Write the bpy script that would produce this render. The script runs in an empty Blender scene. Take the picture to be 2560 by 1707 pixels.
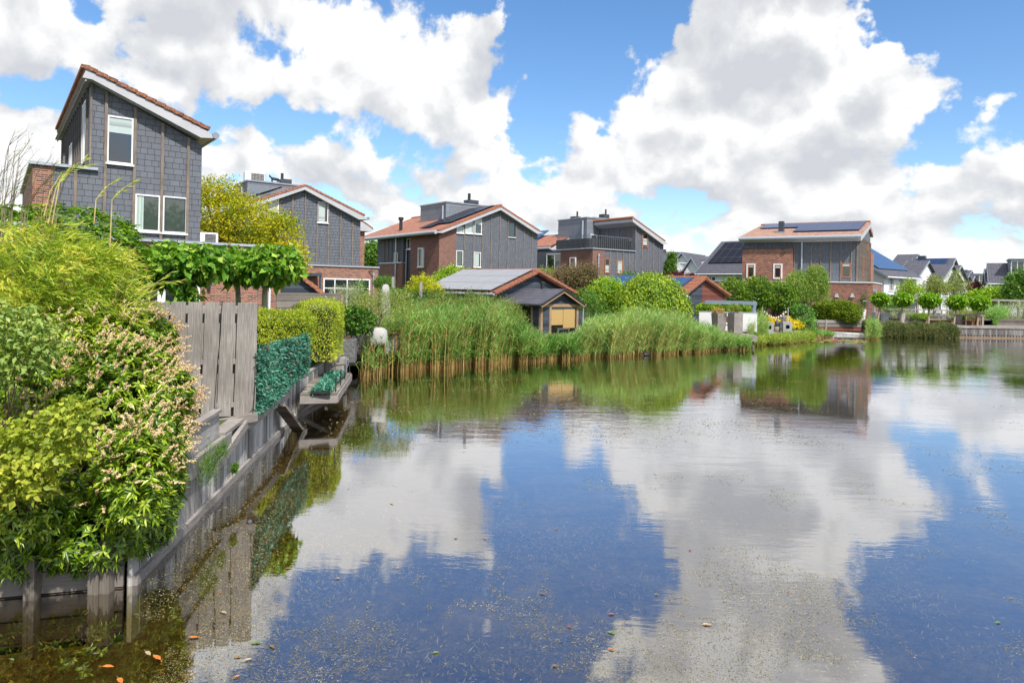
import bpy, bmesh, math, random
import numpy as np
from mathutils import Vector, Matrix, noise as mnoise
from mathutils.geometry import tessellate_polygon
random.seed(7)
RNG = np.random.default_rng(7)
SC = bpy.context.scene
COL = SC.collection
R = math.radians

# ------------------------------------------------------------------ camera
FPX, CXP, CYP, HCAM, ROLL = 1720.0, 1280.0, 720.0, 3.0, 0.0205
cs, sn = math.cos(ROLL), math.sin(ROLL)
cam_d = bpy.data.cameras.new('camera')
cam = bpy.data.objects.new('camera', cam_d)
COL.objects.link(cam)
cam_d.sensor_width = 36.0
cam_d.lens = FPX / 2560 * 36
cam_d.shift_y = -(853.5 - CYP) / 2560
cam_d.clip_start = 0.05
cam_d.clip_end = 3000
cam.matrix_world = Matrix.Translation((0, 0, HCAM)) @ Matrix.Rotation(R(90), 4, 'X') @ Matrix.Rotation(ROLL, 4, 'Z')
SC.camera = cam

# ------------------------------------------------------------------ world and sun
SUN_EL, SUN_AZ = 52.0, 152.0          # azimuth clockwise from +Y: behind the viewer, to the right
SC.view_settings.view_transform = 'Standard'
SC.view_settings.look = 'None'
SC.view_settings.exposure = 0.5
SC.view_settings.gamma = 1.0
SC.view_settings.use_curve_mapping = False

def pdir(x, y):
    u = (x - CXP) / FPX; v = (CYP - y) / FPX
    return (u * cs - v * sn, 1.0, u * sn + v * cs)

def P(x, y, Y):
    "photo pixel (2560 wide) at distance Y -> point"
    d = pdir(x, y)
    return Vector((d[0] * Y, Y, HCAM + d[2] * Y))

def Wz(x, y, z=0.0):
    d = pdir(x, y)
    t = (z - HCAM) / d[2]
    return Vector((d[0] * t, t, z))

def azel(x, y):
    d = pdir(x, y)
    return math.atan2(d[0], d[1]), math.atan2(d[2], math.hypot(d[0], d[1]))

wd = bpy.data.worlds.new('World'); SC.world = wd
wd.use_nodes = True
nt = wd.node_tree
for n in list(nt.nodes): nt.nodes.remove(n)

class NB:
    "small helper for node maths"
    def __init__(s, nt): s.nt = nt
    def n(s, typ, **kw):
        x = s.nt.nodes.new(typ)
        for k, v in kw.items(): setattr(x, k, v)
        return x
    def setin(s, sock, v):
        if hasattr(v, 'is_output') or isinstance(v, bpy.types.NodeSocket): s.nt.links.new(v, sock)
        else: sock.default_value = v
    def m(s, op, a, b=0.0, c=0.0, clamp=False):
        x = s.n('ShaderNodeMath', operation=op, use_clamp=clamp)
        s.setin(x.inputs[0], a)
        if op not in ('SQRT', 'ABSOLUTE', 'EXPONENT', 'SINE', 'COSINE', 'ARCSINE', 'FLOOR', 'FRACT'):
            s.setin(x.inputs[1], b)
        if op in ('MULTIPLY_ADD', 'SMOOTH_MIN', 'SMOOTH_MAX'): s.setin(x.inputs[2], c)
        return x.outputs[0]
    def mix(s, f, a, b, blend='MIX'):
        x = s.n('ShaderNodeMix', data_type='RGBA', blend_type=blend)
        s.setin(x.inputs[0], f); s.setin(x.inputs[6], a); s.setin(x.inputs[7], b)
        return x.outputs[2]
    def ramp(s, f, stops, interp='LINEAR'):
        x = s.n('ShaderNodeValToRGB'); x.color_ramp.interpolation = interp
        el = x.color_ramp.elements
        while len(el) < len(stops): el.new(0.5)
        for e, (p, c) in zip(el, stops):
            e.position = p; e.color = c if len(c) == 4 else (*c, 1)
        s.setin(x.inputs[0], f)
        return x.outputs[0]
    def comb(s, a, b, c=0.0):
        x = s.n('ShaderNodeCombineXYZ')
        for i, v in enumerate((a, b, c)): s.setin(x.inputs[i], v)
        return x.outputs[0]
    def noise(s, vec, scale, detail=4, rough=0.5, dist=0.0, lac=2.0):
        x = s.n('ShaderNodeTexNoise')
        if vec is not None: s.setin(x.inputs['Vector'], vec)
        x.inputs['Scale'].default_value = scale; x.inputs['Detail'].default_value = detail
        x.inputs['Roughness'].default_value = rough; x.inputs['Distortion'].default_value = dist
        x.inputs['Lacunarity'].default_value = lac
        return x.outputs[0]
    def smooth(s, v, a, b, o0=0.0, o1=1.0):
        x = s.n('ShaderNodeMapRange', interpolation_type='SMOOTHSTEP')
        s.setin(x.inputs[0], v); x.inputs[1].default_value = a; x.inputs[2].default_value = b
        x.inputs[3].default_value = o0; x.inputs[4].default_value = o1
        return x.outputs[0]

def build_world():
    w = NB(nt)
    tc = w.n('ShaderNodeTexCoord').outputs['Generated']
    sep = w.n('ShaderNodeSeparateXYZ'); nt.links.new(tc, sep.inputs[0])
    az = w.m('ARCTAN2', sep.outputs[0], sep.outputs[1])
    el = w.m('ARCSINE', w.m('MAXIMUM', sep.outputs[2], 0.0))
    # cloud coordinates: smaller clouds towards the horizon
    cu = w.m('MULTIPLY', az, 1.75)
    cv = w.m('MULTIPLY', w.m('LOGARITHM', w.m('ADD', el, 0.40), math.e), 1.15)
    # blobs: photo x, y, radius x, radius y, weight (clear gaps negative, cloud banks positive)
    B = [(200, 25, 95, 60, -.30), (700, 120, 80, 65, -.22), (60, 235, 170, 45, -.16), (900, 310, 260, 55, -.22),
         (1010, 385, 150, 60, -.18), (1420, 100, 90, 100, -.36), (1450, 220, 55, 100, -.30), (1350, 330, 45, 90, -.30),
         (1580, 15, 170, 50, -.40), (1250, 20, 60, 50, -.20), (2300, 60, 210, 60, -.40), (2500, 40, 90, 50, -.3), (2480, 150, 120, 60, -.12), (2440, 330, 150, 60, -.26),
         (2110, 330, 110, 50, -.16), (1640, 480, 120, 42, -.20), (1130, 30, 60, 40, -.14), (760, 330, 90, 40, -.12), (1960, 520, 120, 30, -.10), (640, 470, 70, 25, -.10), (1230, 590, 60, 20, -.10), (1560, 330, 50, 40, -.10), (1780, 330, 50, 30, -.12), (2000, 250, 60, 30, -.12), (560, 320, 110, 30, -.14), (850, 560, 60, 50, -.12),
         (1270, 470, 90, 25, -.10), (2300, 420, 110, 30, -.14), (2560, 230, 60, 30, -.10),
         (420, 130, 430, 170, .30), (1200, 200, 240, 170, .16), (1800, 180, 330, 170, .20), (1080, 350, 240, 120, .10), (2400, 240, 200, 55, .14),
         (1500, 380, 260, 100, .12), (600, 390, 330, 100, .14), (1900, 450, 500, 110, .08), (60, 380, 240, 110, .16),
         (2250, 520, 420, 90, .10), (1100, 520, 500, 60, .08),
         (850, -60, 260, 130, .12), (1430, -170, 330, 200, -.34), (1960, -90, 210, 240, .34), (2480, -150, 230, 160, -.32), (800, -230, 300, 90, -.22),
         (350, -250, 250, 150, .12)]
    wv = w.comb(w.m('MULTIPLY', az, 7.0), w.m('MULTIPLY', el, 9.0), 1.3)
    wn = w.n('ShaderNodeTexNoise'); nt.links.new(wv, wn.inputs['Vector']); wn.inputs['Scale'].default_value = 1.0; wn.inputs['Detail'].default_value = 5; wn.inputs['Roughness'].default_value = .6
    ws = w.n('ShaderNodeSeparateXYZ'); nt.links.new(wn.outputs['Color'], ws.inputs[0])
    az_b = w.m('MULTIPLY_ADD', w.m('SUBTRACT', ws.outputs[0], .5), .22, az)
    el_b = w.m('MULTIPLY_ADD', w.m('SUBTRACT', ws.outputs[1], .5), .16, el)
    bias = None
    for (x, y, rx, ry, wt) in B:
        if wt > 0 and y > 0: wt *= .85
        a0, e0 = azel(x, y)
        if y < 0:
            e0 = math.atan2((700 - y) / FPX, math.hypot(1, (x - CXP) / FPX)); a0 = math.atan2((x - CXP) / FPX, 1)
        c = math.cos(a0) ** 2
        dx = w.m('MULTIPLY', w.m('SUBTRACT', az_b, a0), FPX / (rx * c) )
        dy = w.m('MULTIPLY', w.m('SUBTRACT', el_b, e0), FPX / (ry * math.cos(a0)))
        r2 = w.m('ADD', w.m('MULTIPLY', dx, dx), w.m('MULTIPLY', dy, dy))
        g = w.m('EXPONENT', w.m('MULTIPLY', r2, -0.75))
        bias = w.m('MULTIPLY', g, wt) if bias is None else w.m('MULTIPLY_ADD', g, wt, bias)
    def dens(du, dv, det=10):
        vec = w.comb(w.m('ADD', cu, du), w.m('ADD', cv, dv), 3.7)
        a = w.noise(vec, 5.0, det, 0.57, 0.12)
        a = w.m('MULTIPLY_ADD', w.m('SUBTRACT', a, .5), 1.5, .5)
        return a
    d0 = dens(0, 0)
    d1 = dens(0.012, 0.05)
    b0 = dens(0, 0, 2); b1 = dens(0.03, 0.13, 2)
    base = w.m('ADD', w.m('ADD', d0, bias), 0.075)
    cover = w.smooth(base, 0.475, 0.60)
    # lit side: density falling towards the light gives a bright edge, rising gives a grey base
    grad = w.m('SUBTRACT', d0, d1)
    lit = w.m('ADD', w.m('MULTIPLY', grad, 2.1), 0.58)
    lit = w.m('ADD', lit, w.m('MULTIPLY', w.m('SUBTRACT', b0, b1), 1.25))
    thick = w.smooth(base, 0.60, 0.95)
    lit = w.m('SUBTRACT', lit, w.m('MULTIPLY', thick, 0.30))
    ccol = w.ramp(lit, [(0.0, (.68, .70, .75)), (0.34, (.80, .82, .85)), (0.60, (.97, .98, .99)), (0.8, (1.12, 1.12, 1.12))])
    sky = w.n('ShaderNodeTexSky', sky_type='NISHITA')
    sky.sun_disc = False; sky.sun_elevation = R(SUN_EL); sky.sun_rotation = R(SUN_AZ)
    sky.air_density = 1.0; sky.dust_density = 0.6; sky.ozone_density = 2.5
    hs = w.n('ShaderNodeHueSaturation'); hs.inputs['Saturation'].default_value = 1.2; hs.inputs['Hue'].default_value = .502; hs.inputs['Value'].default_value = 1.25
    nt.links.new(sky.outputs[0], hs.inputs['Color'])
    bg1 = w.n('ShaderNodeBackground'); nt.links.new(hs.outputs[0], bg1.inputs[0]); bg1.inputs[1].default_value = 0.11
    bg2 = w.n('ShaderNodeBackground'); nt.links.new(ccol, bg2.inputs[0]); bg2.inputs[1].default_value = 0.69
    mx = w.n('ShaderNodeMixShader'); nt.links.new(cover, mx.inputs[0])
    nt.links.new(bg1.outputs[0], mx.inputs[1]); nt.links.new(bg2.outputs[0], mx.inputs[2])
    out = w.n('ShaderNodeOutputWorld'); nt.links.new(mx.outputs[0], out.inputs[0])
    wd.cycles.sampling_method = 'MANUAL'; wd.cycles.sample_map_resolution = 512
build_world()

sd = bpy.data.lights.new('sun', 'SUN'); sd.energy = 3.9; sd.angle = R(1.2); sd.color = (1.0, 0.955, 0.88)
sun = bpy.data.objects.new('sun', sd); COL.objects.link(sun)
_e, _a = R(SUN_EL), R(SUN_AZ)
sdir = Vector((math.sin(_a) * math.cos(_e), math.cos(_a) * math.cos(_e), math.sin(_e)))
sun.rotation_euler = sdir.to_track_quat('Z', 'Y').to_euler()
sun.location = sdir * 200
SC.cycles.max_bounces = 8; SC.cycles.transparent_max_bounces = 16
SC.cycles.diffuse_bounces = 3; SC.cycles.glossy_bounces = 3; SC.cycles.transmission_bounces = 4
SC.cycles.caustics_reflective = False; SC.cycles.caustics_refractive = False
SC.cycles.sample_clamp_indirect = 6

# ------------------------------------------------------------------ materials
def newmat(name):
    m = bpy.data.materials.new(name); m.use_nodes = True
    t = m.node_tree
    for n in list(t.nodes): t.nodes.remove(n)
    w = NB(t)
    out = w.n('ShaderNodeOutputMaterial'); b = w.n('ShaderNodeBsdfPrincipled')
    t.links.new(b.outputs[0], out.inputs[0])
    w.out = out; w.b = b; w.m_ = m
    return m, w

def bump(w, h, strength=.5, dist=.02):
    x = w.n('ShaderNodeBump'); x.inputs['Strength'].default_value = strength; x.inputs['Distance'].default_value = dist
    w.nt.links.new(h, x.inputs['Height']); w.nt.links.new(x.outputs[0], w.b.inputs['Normal'])
    return x

def UVn(w): return w.n('ShaderNodeUVMap').outputs[0]
def scalev(w, v, s):
    x = w.n('ShaderNodeVectorMath', operation='MULTIPLY'); w.nt.links.new(v, x.inputs[0]); x.inputs[1].default_value = s
    return x.outputs[0]
def objco(w): return w.n('ShaderNodeTexCoord').outputs['Object']

MATS = {}
def mat(name, f):
    if name not in MATS: MATS[name] = f(name)
    return MATS[name]

def m_plain(name, c, rough=.6, metal=0.0, nz=.12, nscale=6.0, bmp=0.0, spec=.5):
    m, w = newmat(name)
    co = objco(w)
    n = w.noise(co, nscale, 5, .6)
    col = w.mix(w.smooth(n, .3, .7), tuple(x * (1 - nz) for x in c) + (1,), tuple(min(1, x * (1 + nz)) for x in c) + (1,))
    w.setin(w.b.inputs['Base Color'], col)
    w.b.inputs['Roughness'].default_value = rough; w.b.inputs['Metallic'].default_value = metal
    w.b.inputs['Specular IOR Level'].default_value = spec
    if bmp: bump(w, n, bmp, .01)
    return m

def m_brick(name, cols, mortar, bw=.22, bh=.065, mw=.010):
    m, w = newmat(name)
    uv = UVn(w)
    br = w.n('ShaderNodeTexBrick'); w.nt.links.new(uv, br.inputs['Vector'])
    br.offset = .5; br.inputs['Scale'].default_value = 1.0
    br.inputs['Brick Width'].default_value = bw; br.inputs['Row Height'].default_value = bh
    br.inputs['Mortar Size'].default_value = mw; br.inputs['Mortar Smooth'].default_value = .15; br.inputs['Bias'].default_value = 0.0
    br.inputs['Color1'].default_value = (0, 0, 0, 1); br.inputs['Color2'].default_value = (1, 1, 1, 1); br.inputs['Mortar'].default_value = (.5, .5, .5, 1)
    rnd = br.outputs['Color']
    n = w.noise(uv, 3.0, 6, .7)
    v = w.m('ADD', w.m('MULTIPLY', rnd, .85), w.m('MULTIPLY', w.m('SUBTRACT', n, .5), .9))
    col = w.ramp(v, [(i / (len(cols) - 1), c) for i, c in enumerate(cols)])
    col = w.mix(br.outputs['Fac'], col, (*mortar, 1))
    big = w.noise(uv, .35, 4, .6)
    col = w.mix(w.smooth(big, .35, .75, 0, .35), col, (.20, .12, .095, 1), 'MIX')
    w.setin(w.b.inputs['Base Color'], col); w.b.inputs['Roughness'].default_value = .85
    bump(w, w.m('SUBTRACT', w.m('MULTIPLY', n, .3), br.outputs['Fac']), .6, .008)
    return m

def m_slate(name, base=(.135, .145, .172), mw=.0065):
    # grey shingle cladding: big plates set in steps
    m, w = newmat(name)
    uv = UVn(w)
    sp = w.n('ShaderNodeSeparateXYZ'); w.nt.links.new(uv, sp.inputs[0])
    br = w.n('ShaderNodeTexBrick'); w.nt.links.new(uv, br.inputs['Vector'])
    br.offset = .37; br.offset_frequency = 3; br.squash = .72; br.squash_frequency = 2
    br.inputs['Scale'].default_value = 1.0
    br.inputs['Brick Width'].default_value = .30; br.inputs['Row Height'].default_value = .20
    br.inputs['Mortar Size'].default_value = mw; br.inputs['Mortar Smooth'].default_value = .2
    br.inputs['Color1'].default_value = (0, 0, 0, 1); br.inputs['Color2'].default_value = (1, 1, 1, 1)
    n = w.noise(uv, 1.1, 5, .6); n2 = w.noise(scalev(w, uv, (30, 3, 1)), 1.0, 3, .6)
    v = w.m('ADD', w.m('MULTIPLY', br.outputs['Color'], .40), w.m('MULTIPLY', n, .5))
    v = w.m('ADD', v, w.m('MULTIPLY', n2, .12))
    st = w.noise(scalev(w, uv, (3.2, .35, 1)), 1.0, 5, .7)
    v = w.m('ADD', v, w.m('MULTIPLY', w.m('SUBTRACT', st, .5), .9))
    c0 = tuple(x * .80 for x in base); c1 = tuple(x * 1.24 for x in base)
    col = w.mix(v, (*c0, 1), (*c1, 1))
    col = w.mix(br.outputs['Fac'], col, (.028, .03, .036, 1))
    w.setin(w.b.inputs['Base Color'], col); w.b.inputs['Roughness'].default_value = .62; w.b.inputs['Specular IOR Level'].default_value = .35
    # plates tilt: sawtooth inside each row
    saw = w.m('FRACT', w.m('DIVIDE', sp.outputs[1], .20))
    h = w.m('SUBTRACT', w.m('MULTIPLY', w.m('SUBTRACT', 1.0, saw), .6), w.m('MULTIPLY', br.outputs['Fac'], 1.4))
    bump(w, h, .55, .012)
    return m

def m_tiles(name, c1, c2, moss=(.16, .12, .08), tw=.22, th=.33, mossamt=.35):
    m, w = newmat(name)
    uv = UVn(w)
    sp = w.n('ShaderNodeSeparateXYZ'); w.nt.links.new(uv, sp.inputs[0])
    br = w.n('ShaderNodeTexBrick'); w.nt.links.new(uv, br.inputs['Vector'])
    br.offset = 0.0; br.inputs['Scale'].default_value = 1.0
    br.inputs['Brick Width'].default_value = tw; br.inputs['Row Height'].default_value = th
    br.inputs['Mortar Size'].default_value = .004; br.inputs['Color1'].default_value = (0, 0, 0, 1); br.inputs['Color2'].default_value = (1, 1, 1, 1)
    n = w.noise(uv, 1.5, 6, .7)
    col = w.mix(w.m('ADD', w.m('MULTIPLY', br.outputs['Color'], .6), w.m('MULTIPLY', n, .4)), (*c1, 1), (*c2, 1))
    col = w.mix(w.smooth(w.noise(uv, 5.0, 6, .75), .52, .72, 0, mossamt), col, (*moss, 1))
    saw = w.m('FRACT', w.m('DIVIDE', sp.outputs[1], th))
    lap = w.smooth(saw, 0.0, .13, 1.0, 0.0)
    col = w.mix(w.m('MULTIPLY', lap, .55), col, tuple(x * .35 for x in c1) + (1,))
    wav = w.m('ABSOLUTE', w.m('SINE', w.m('MULTIPLY', sp.outputs[0], math.pi / tw)))
    h = w.m('ADD', w.m('MULTIPLY', wav, .8), w.m('SUBTRACT', 1.0, saw))
    w.setin(w.b.inputs['Base Color'], col); w.b.inputs['Roughness'].default_value = .7
    bump(w, h, .9, .035)
    return m

def m_wood(name, c1, c2, horiz=False, boards=0.0, rough=.8, gap=(.02, .018, .016), blotch=.0):
    m, w = newmat(name)
    uv = UVn(w)
    sp = w.n('ShaderNodeSeparateXYZ'); w.nt.links.new(uv, sp.inputs[0])
    s = (3, 60, 1) if horiz else (60, 3, 1)
    g = w.noise(scalev(w, uv, s), 1.0, 5, .6)
    b = w.noise(scalev(w, uv, (1.3, 1.3, 1)), 1.0, 5, .6)
    oi = w.n('ShaderNodeNewGeometry').outputs['Random Per Island']
    v = w.m('ADD', w.m('ADD', w.m('MULTIPLY', g, .75), w.m('MULTIPLY', b, .55)), w.m('MULTIPLY', w.m('SUBTRACT', oi, .5), .35))
    v = w.m('SUBTRACT', v, .12)
    h = g
    if boards:
        across = sp.outputs[1] if horiz else sp.outputs[0]
        q = w.m('DIVIDE', across, boards)
        fr = w.m('FRACT', q); fl = w.m('FLOOR', q)
        wn = w.n('ShaderNodeTexWhiteNoise', noise_dimensions='1D'); w.nt.links.new(fl, wn.inputs['W'])
        v = w.m('ADD', v, w.m('MULTIPLY', w.m('SUBTRACT', wn.outputs['Value'], .5), .55))
        edge = w.m('MAXIMUM', w.smooth(fr, 0.0, .06, 1, 0), w.smooth(fr, .95, 1.0, 0, 1))
    col = w.mix(w.smooth(v, .25, .95), (*c1, 1), (*c2, 1))
    if blotch: col = w.mix(w.smooth(b, .5, .75, 0, blotch), col, (.5, .48, .45, 1))
    if boards:
        col = w.mix(w.m('MULTIPLY', edge, .85), col, (*gap, 1))
        h = w.m('SUBTRACT', w.m('MULTIPLY', g, .3), edge)
    w.setin(w.b.inputs['Base Color'], col); w.b.inputs['Roughness'].default_value = rough; w.b.inputs['Specular IOR Level'].default_value = .25
    bump(w, h, .5, .006)
    return m

def m_glass(name, c=(.02, .025, .03), rough=.03, spec=.9, metal=0.0):
    m, w = newmat(name)
    n = w.noise(objco(w), 1.2, 2, .5)
    w.setin(w.b.inputs['Base Color'], w.mix(n, tuple(x * .6 for x in c) + (1,), tuple(x * 1.5 for x in c) + (1,)))
    w.b.inputs['Roughness'].default_value = rough; w.b.inputs['Specular IOR Level'].default_value = spec; w.b.inputs['IOR'].default_value = 1.65
    bump(w, n, .03, .02)
    return m

def m_curtain(name, c):
    m, w = newmat(name)
    uv = UVn(w); sp = w.n('ShaderNodeSeparateXYZ'); w.nt.links.new(uv, sp.inputs[0])
    s = w.m('SINE', w.m('MULTIPLY_ADD', sp.outputs[0], 62.0, w.m('MULTIPLY', w.noise(uv, 2, 2), 3.0)))
    col = w.mix(w.m('MULTIPLY_ADD', s, .5, .5), tuple(x * .72 for x in c) + (1,), (*c, 1))
    w.setin(w.b.inputs['Base Color'], col); w.b.inputs['Roughness'].default_value = .6
    w.b.inputs['Coat Weight'].default_value = .8; w.b.inputs['Coat Roughness'].default_value = .03
    bump(w, s, .4, .02)
    return m

def m_blind(name, c, pitch=.025, horiz=True, coat=.7):
    m, w = newmat(name)
    uv = UVn(w); sp = w.n('ShaderNodeSeparateXYZ'); w.nt.links.new(uv, sp.inputs[0])
    fr = w.m('FRACT', w.m('DIVIDE', sp.outputs[1], pitch))
    n = w.noise(uv, 8, 3)
    e = w.smooth(fr, 0, .3, .8, 0)
    col = w.mix(w.m('MULTIPLY', n, .5), (*c, 1), tuple(x * .7 for x in c) + (1,))
    col = w.mix(e, col, tuple(x * .45 for x in c) + (1,))
    w.setin(w.b.inputs['Base Color'], col); w.b.inputs['Roughness'].default_value = .6
    w.b.inputs['Coat Weight'].default_value = coat; w.b.inputs['Coat Roughness'].default_value = .03
    return m

def m_solar(name, c=(.012, .02, .05), cw=1.0, ch=1.65, line=(.10, .12, .16), rough=.32, lw=.012, cells=True, spec=.12):
    m, w = newmat(name)
    uv = UVn(w); sp = w.n('ShaderNodeSeparateXYZ'); w.nt.links.new(uv, sp.inputs[0])
    fx = w.m('FRACT', w.m('DIVIDE', sp.outputs[0], cw)); fy = w.m('FRACT', w.m('DIVIDE', sp.outputs[1], ch))
    def edge(f, t):
        return w.m('MAXIMUM', w.smooth(f, 0, t, 1, 0), w.smooth(f, 1 - t, 1, 0, 1))
    e = w.m('MAXIMUM', edge(fx, lw * 1.6 / cw), edge(fy, lw * 1.6 / ch))
    col = (*c, 1)
    if cells:
        gx = w.m('FRACT', w.m('DIVIDE', sp.outputs[0], cw / 6)); gy = w.m('FRACT', w.m('DIVIDE', sp.outputs[1], ch / 10))
        e2 = w.m('MAXIMUM', edge(gx, .05), edge(gy, .05))
        col = w.mix(w.m('MULTIPLY', e2, .25), col, (.05, .07, .12, 1))
    col = w.mix(e, col, (*line, 1))
    w.setin(w.b.inputs['Base Color'], col); w.b.inputs['Roughness'].default_value = rough
    w.b.inputs['Specular IOR Level'].default_value = spec
    return m

def m_leaf(name, cols, rough=.45, trans=.30, nscale=1.2, spec=.35, gain=1.32):
    m, w = newmat(name)
    g = w.n('ShaderNodeNewGeometry').outputs['Random Per Island']
    n = w.noise(objco(w), nscale, 3, .6)
    v = w.m('ADD', w.m('MULTIPLY', g, .75), w.m('MULTIPLY', w.m('SUBTRACT', n, .5), 1.2))
    v = w.m('ADD', v, .12)
    col = w.ramp(v, [(i / max(1, len(cols) - 1), tuple(min(.85, x * gg) for x, gg in zip(c, (gain, gain * .97, gain * .9)))) for i, c in enumerate(cols)])
    w.setin(w.b.inputs['Base Color'], col); w.b.inputs['Roughness'].default_value = rough; w.b.inputs['Specular IOR Level'].default_value = spec
    tr = w.n('ShaderNodeBsdfTranslucent')
    w.setin(tr.inputs[0], w.mix(1.0, col, (1.25, 1.3, .55, 1), 'MULTIPLY'))
    mx = w.n('ShaderNodeMixShader'); mx.inputs[0].default_value = trans
    w.nt.links.new(w.b.outputs[0], mx.inputs[1]); w.nt.links.new(tr.outputs[0], mx.inputs[2])
    w.nt.links.new(mx.outputs[0], w.out.inputs[0])
    return m

M = {}
M['brick'] = m_brick('red_brick', [(.085, .04, .042), (.21, .07, .048), (.34, .095, .052), (.42, .15, .07), (.28, .12, .10)], (.34, .28, .23))
M['brick_far'] = m_brick('brown_red_brick', [(.10, .045, .042), (.20, .068, .048), (.28, .085, .055), (.31, .12, .08)], (.24, .19, .16), .23, .075, .012)
M['slate'] = m_slate('grey_shingle')
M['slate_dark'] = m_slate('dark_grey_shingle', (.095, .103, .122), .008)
M['slate_far'] = m_slate('far_grey_shingle', (.135, .145, .172), .009)
M['tile'] = m_tiles('orange_tile', (.25, .09, .052), (.43, .19, .12), mossamt=.5)
M['tile_pale'] = m_tiles('pale_orange_tile', (.27, .12, .08), (.46, .28, .20), moss=(.5, .40, .34), mossamt=.5)
M['tile_verge'] = m_plain('verge_tile', (.33, .13, .075), .75, nz=.35, nscale=9, bmp=.4)
M['tile_verge_old'] = m_plain('weathered_verge_tile', (.25, .105, .06), .85, nz=.5, nscale=14, bmp=.6)
M['tile_dark'] = m_tiles('dark_roof_tile', (.060, .060, .078), (.10, .10, .125), moss=(.10, .10, .11), tw=.30, th=.34, mossamt=.2)
M['fascia'] = m_plain('pale_grey_fascia', (.47, .47, .50), .55, nz=.06, nscale=1.5)
M['soffit'] = m_plain('grey_soffit', (.30, .285, .28), .8, nz=.1)
M['zinc'] = m_plain('zinc', (.30, .33, .37), .42, metal=.55, nz=.15, nscale=1.5)
M['zincwall'] = m_brick('zinc_sheet_cladding', [(.17, .21, .25), (.20, .24, .28), (.23, .27, .31)], (.09, .11, .13), 2.6, .62, .012)
M['gutter'] = m_plain('gutter_grey', (.44, .48, .53), .35, metal=.35, nz=.06)
M['batten'] = m_wood('weathered_batten', (.12, .095, .075), (.36, .30, .25))
M['white'] = m_plain('white_paint', (.80, .80, .81), .4, nz=.03)
M['white_wall'] = m_plain('white_render', (.78, .78, .78), .8, nz=.04, nscale=.8)
M['orange_frame'] = m_plain('orange_brown_frame', (.42, .13, .05), .45, nz=.1)
M['dark_frame'] = m_plain('dark_grey_frame', (.045, .055, .07), .4)
M['navy'] = m_plain('dark_blue_grey_paint', (.05, .065, .085), .45)
M['glass'] = m_glass('window_glass')
M['glass_green'] = m_glass('window_glass_green', (.05, .07, .06))
M['curtain'] = m_curtain('pale_green_curtain', (.50, .62, .56))
M['blindglass'] = m_blind('pale_blind', (.50, .58, .56), .8)
M['slats'] = m_blind('venetian_blind', (.62, .66, .68), .05)
M['bamboo_blind'] = m_blind('bamboo_blind', (.58, .38, .15), .035, coat=.25)
M['solar'] = m_solar('blue_solar', (.014, .035, .11), 1.0, 1.65)
M['solar_dark'] = m_solar('black_solar', (.010, .012, .022), 1.1, 1.9, line=(.16, .17, .2), cells=False)
M['solar_pale'] = m_solar('sheen_solar', (.03, .032, .04), 1.05, 1.05, line=(.03, .03, .03), rough=.3, cells=False)
M['solar_blue2'] = m_solar('light_blue_solar', (.03, .08, .19), 1.0, 1.65, line=(.12, .2, .3))
M['board_grey'] = m_wood('grey_weathered_board', (.19, .17, .155), (.56, .52, .485))
M['board_grey_h'] = m_wood('grey_weathered_board_flat', (.17, .15, .135), (.50, .46, .43), horiz=True)
M['sheet_pile'] = m_wood('planked_retaining_wall', (.24, .22, .205), (.74, .72, .70), boards=.17, blotch=.9)
M['sheet_pile2'] = m_wood('far_planked_wall', (.12, .11, .105), (.30, .285, .27), boards=.16)
M['plank_wall_h'] = m_wood('horizontal_plank_wall', (.09, .075, .065), (.27, .24, .21), horiz=True, boards=.22)
M['navy_boards'] = m_wood('navy_weatherboard', (.035, .045, .062), (.082, .097, .125), horiz=True, boards=.15, rough=.6)
M['redbrown_boards'] = m_wood('red_brown_weatherboard', (.14, .045, .035), (.24, .085, .06), horiz=True, boards=.15, rough=.6)
M['brown_fence'] = m_wood('dark_brown_fence_boards', (.05, .028, .02), (.11, .062, .045), horiz=True, boards=.16)
M['oak'] = m_wood('oak_post', (.22, .13, .07), (.52, .38, .25))
M['deck'] = m_wood('pink_grey_deck', (.24, .18, .165), (.42, .33, .31), horiz=True, boards=.145)
M['deck_grey'] = m_wood('grey_deck', (.15, .13, .11), (.36, .32, .28), horiz=True, boards=.14)
M['concrete'] = m_plain('concrete', (.36, .37, .37), .85, nz=.2, nscale=9, bmp=.3)
M['stone_dark'] = m_plain('dark_stone', (.10, .105, .11), .8, nz=.4, nscale=25, bmp=.5)
M['stone_sand'] = m_plain('sand_stone', (.30, .25, .19), .9, nz=.3, nscale=25, bmp=.5)
M['paving'] = m_brick('paving_slabs', [(.25, .24, .23), (.32, .31, .30)], (.15, .14, .13), .6, .6, .012)
M['earth'] = m_plain('earth', (.07, .055, .038), .95, nz=.4, nscale=3, bmp=.5)
M['trunk'] = m_plain('tree_bark', (.16, .13, .095), .9, nz=.35, nscale=14, bmp=.6)
M['trunk_green'] = m_plain('greenish_bark', (.27, .27, .19), .9, nz=.2, nscale=10, bmp=.4)
M['trunk_pale'] = m_plain('pale_bark', (.42, .31, .21), .85, nz=.2, nscale=10, bmp=.3)
M['twig'] = m_plain('red_brown_twig', (.13, .07, .045), .8)
M['black'] = m_plain('black_metal', (.02, .021, .023), .45)
M['metal_grey'] = m_plain('grey_metal', (.20, .22, .25), .45, metal=.5)
M['white_cloth'] = m_plain('white_cloth', (.45, .44, .42), .9, nz=.08, nscale=5, bmp=.4)
M['teak'] = m_wood('teak_wood', (.22, .11, .05), (.42, .24, .12))

# ------------------------------------------------------------------ builders
def tag(o, label=None, cat=None, group=None, kind=None):
    if label: o['label'] = label
    if cat: o['category'] = cat
    if group: o['group'] = group
    if kind: o['kind'] = kind
    return o

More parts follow.
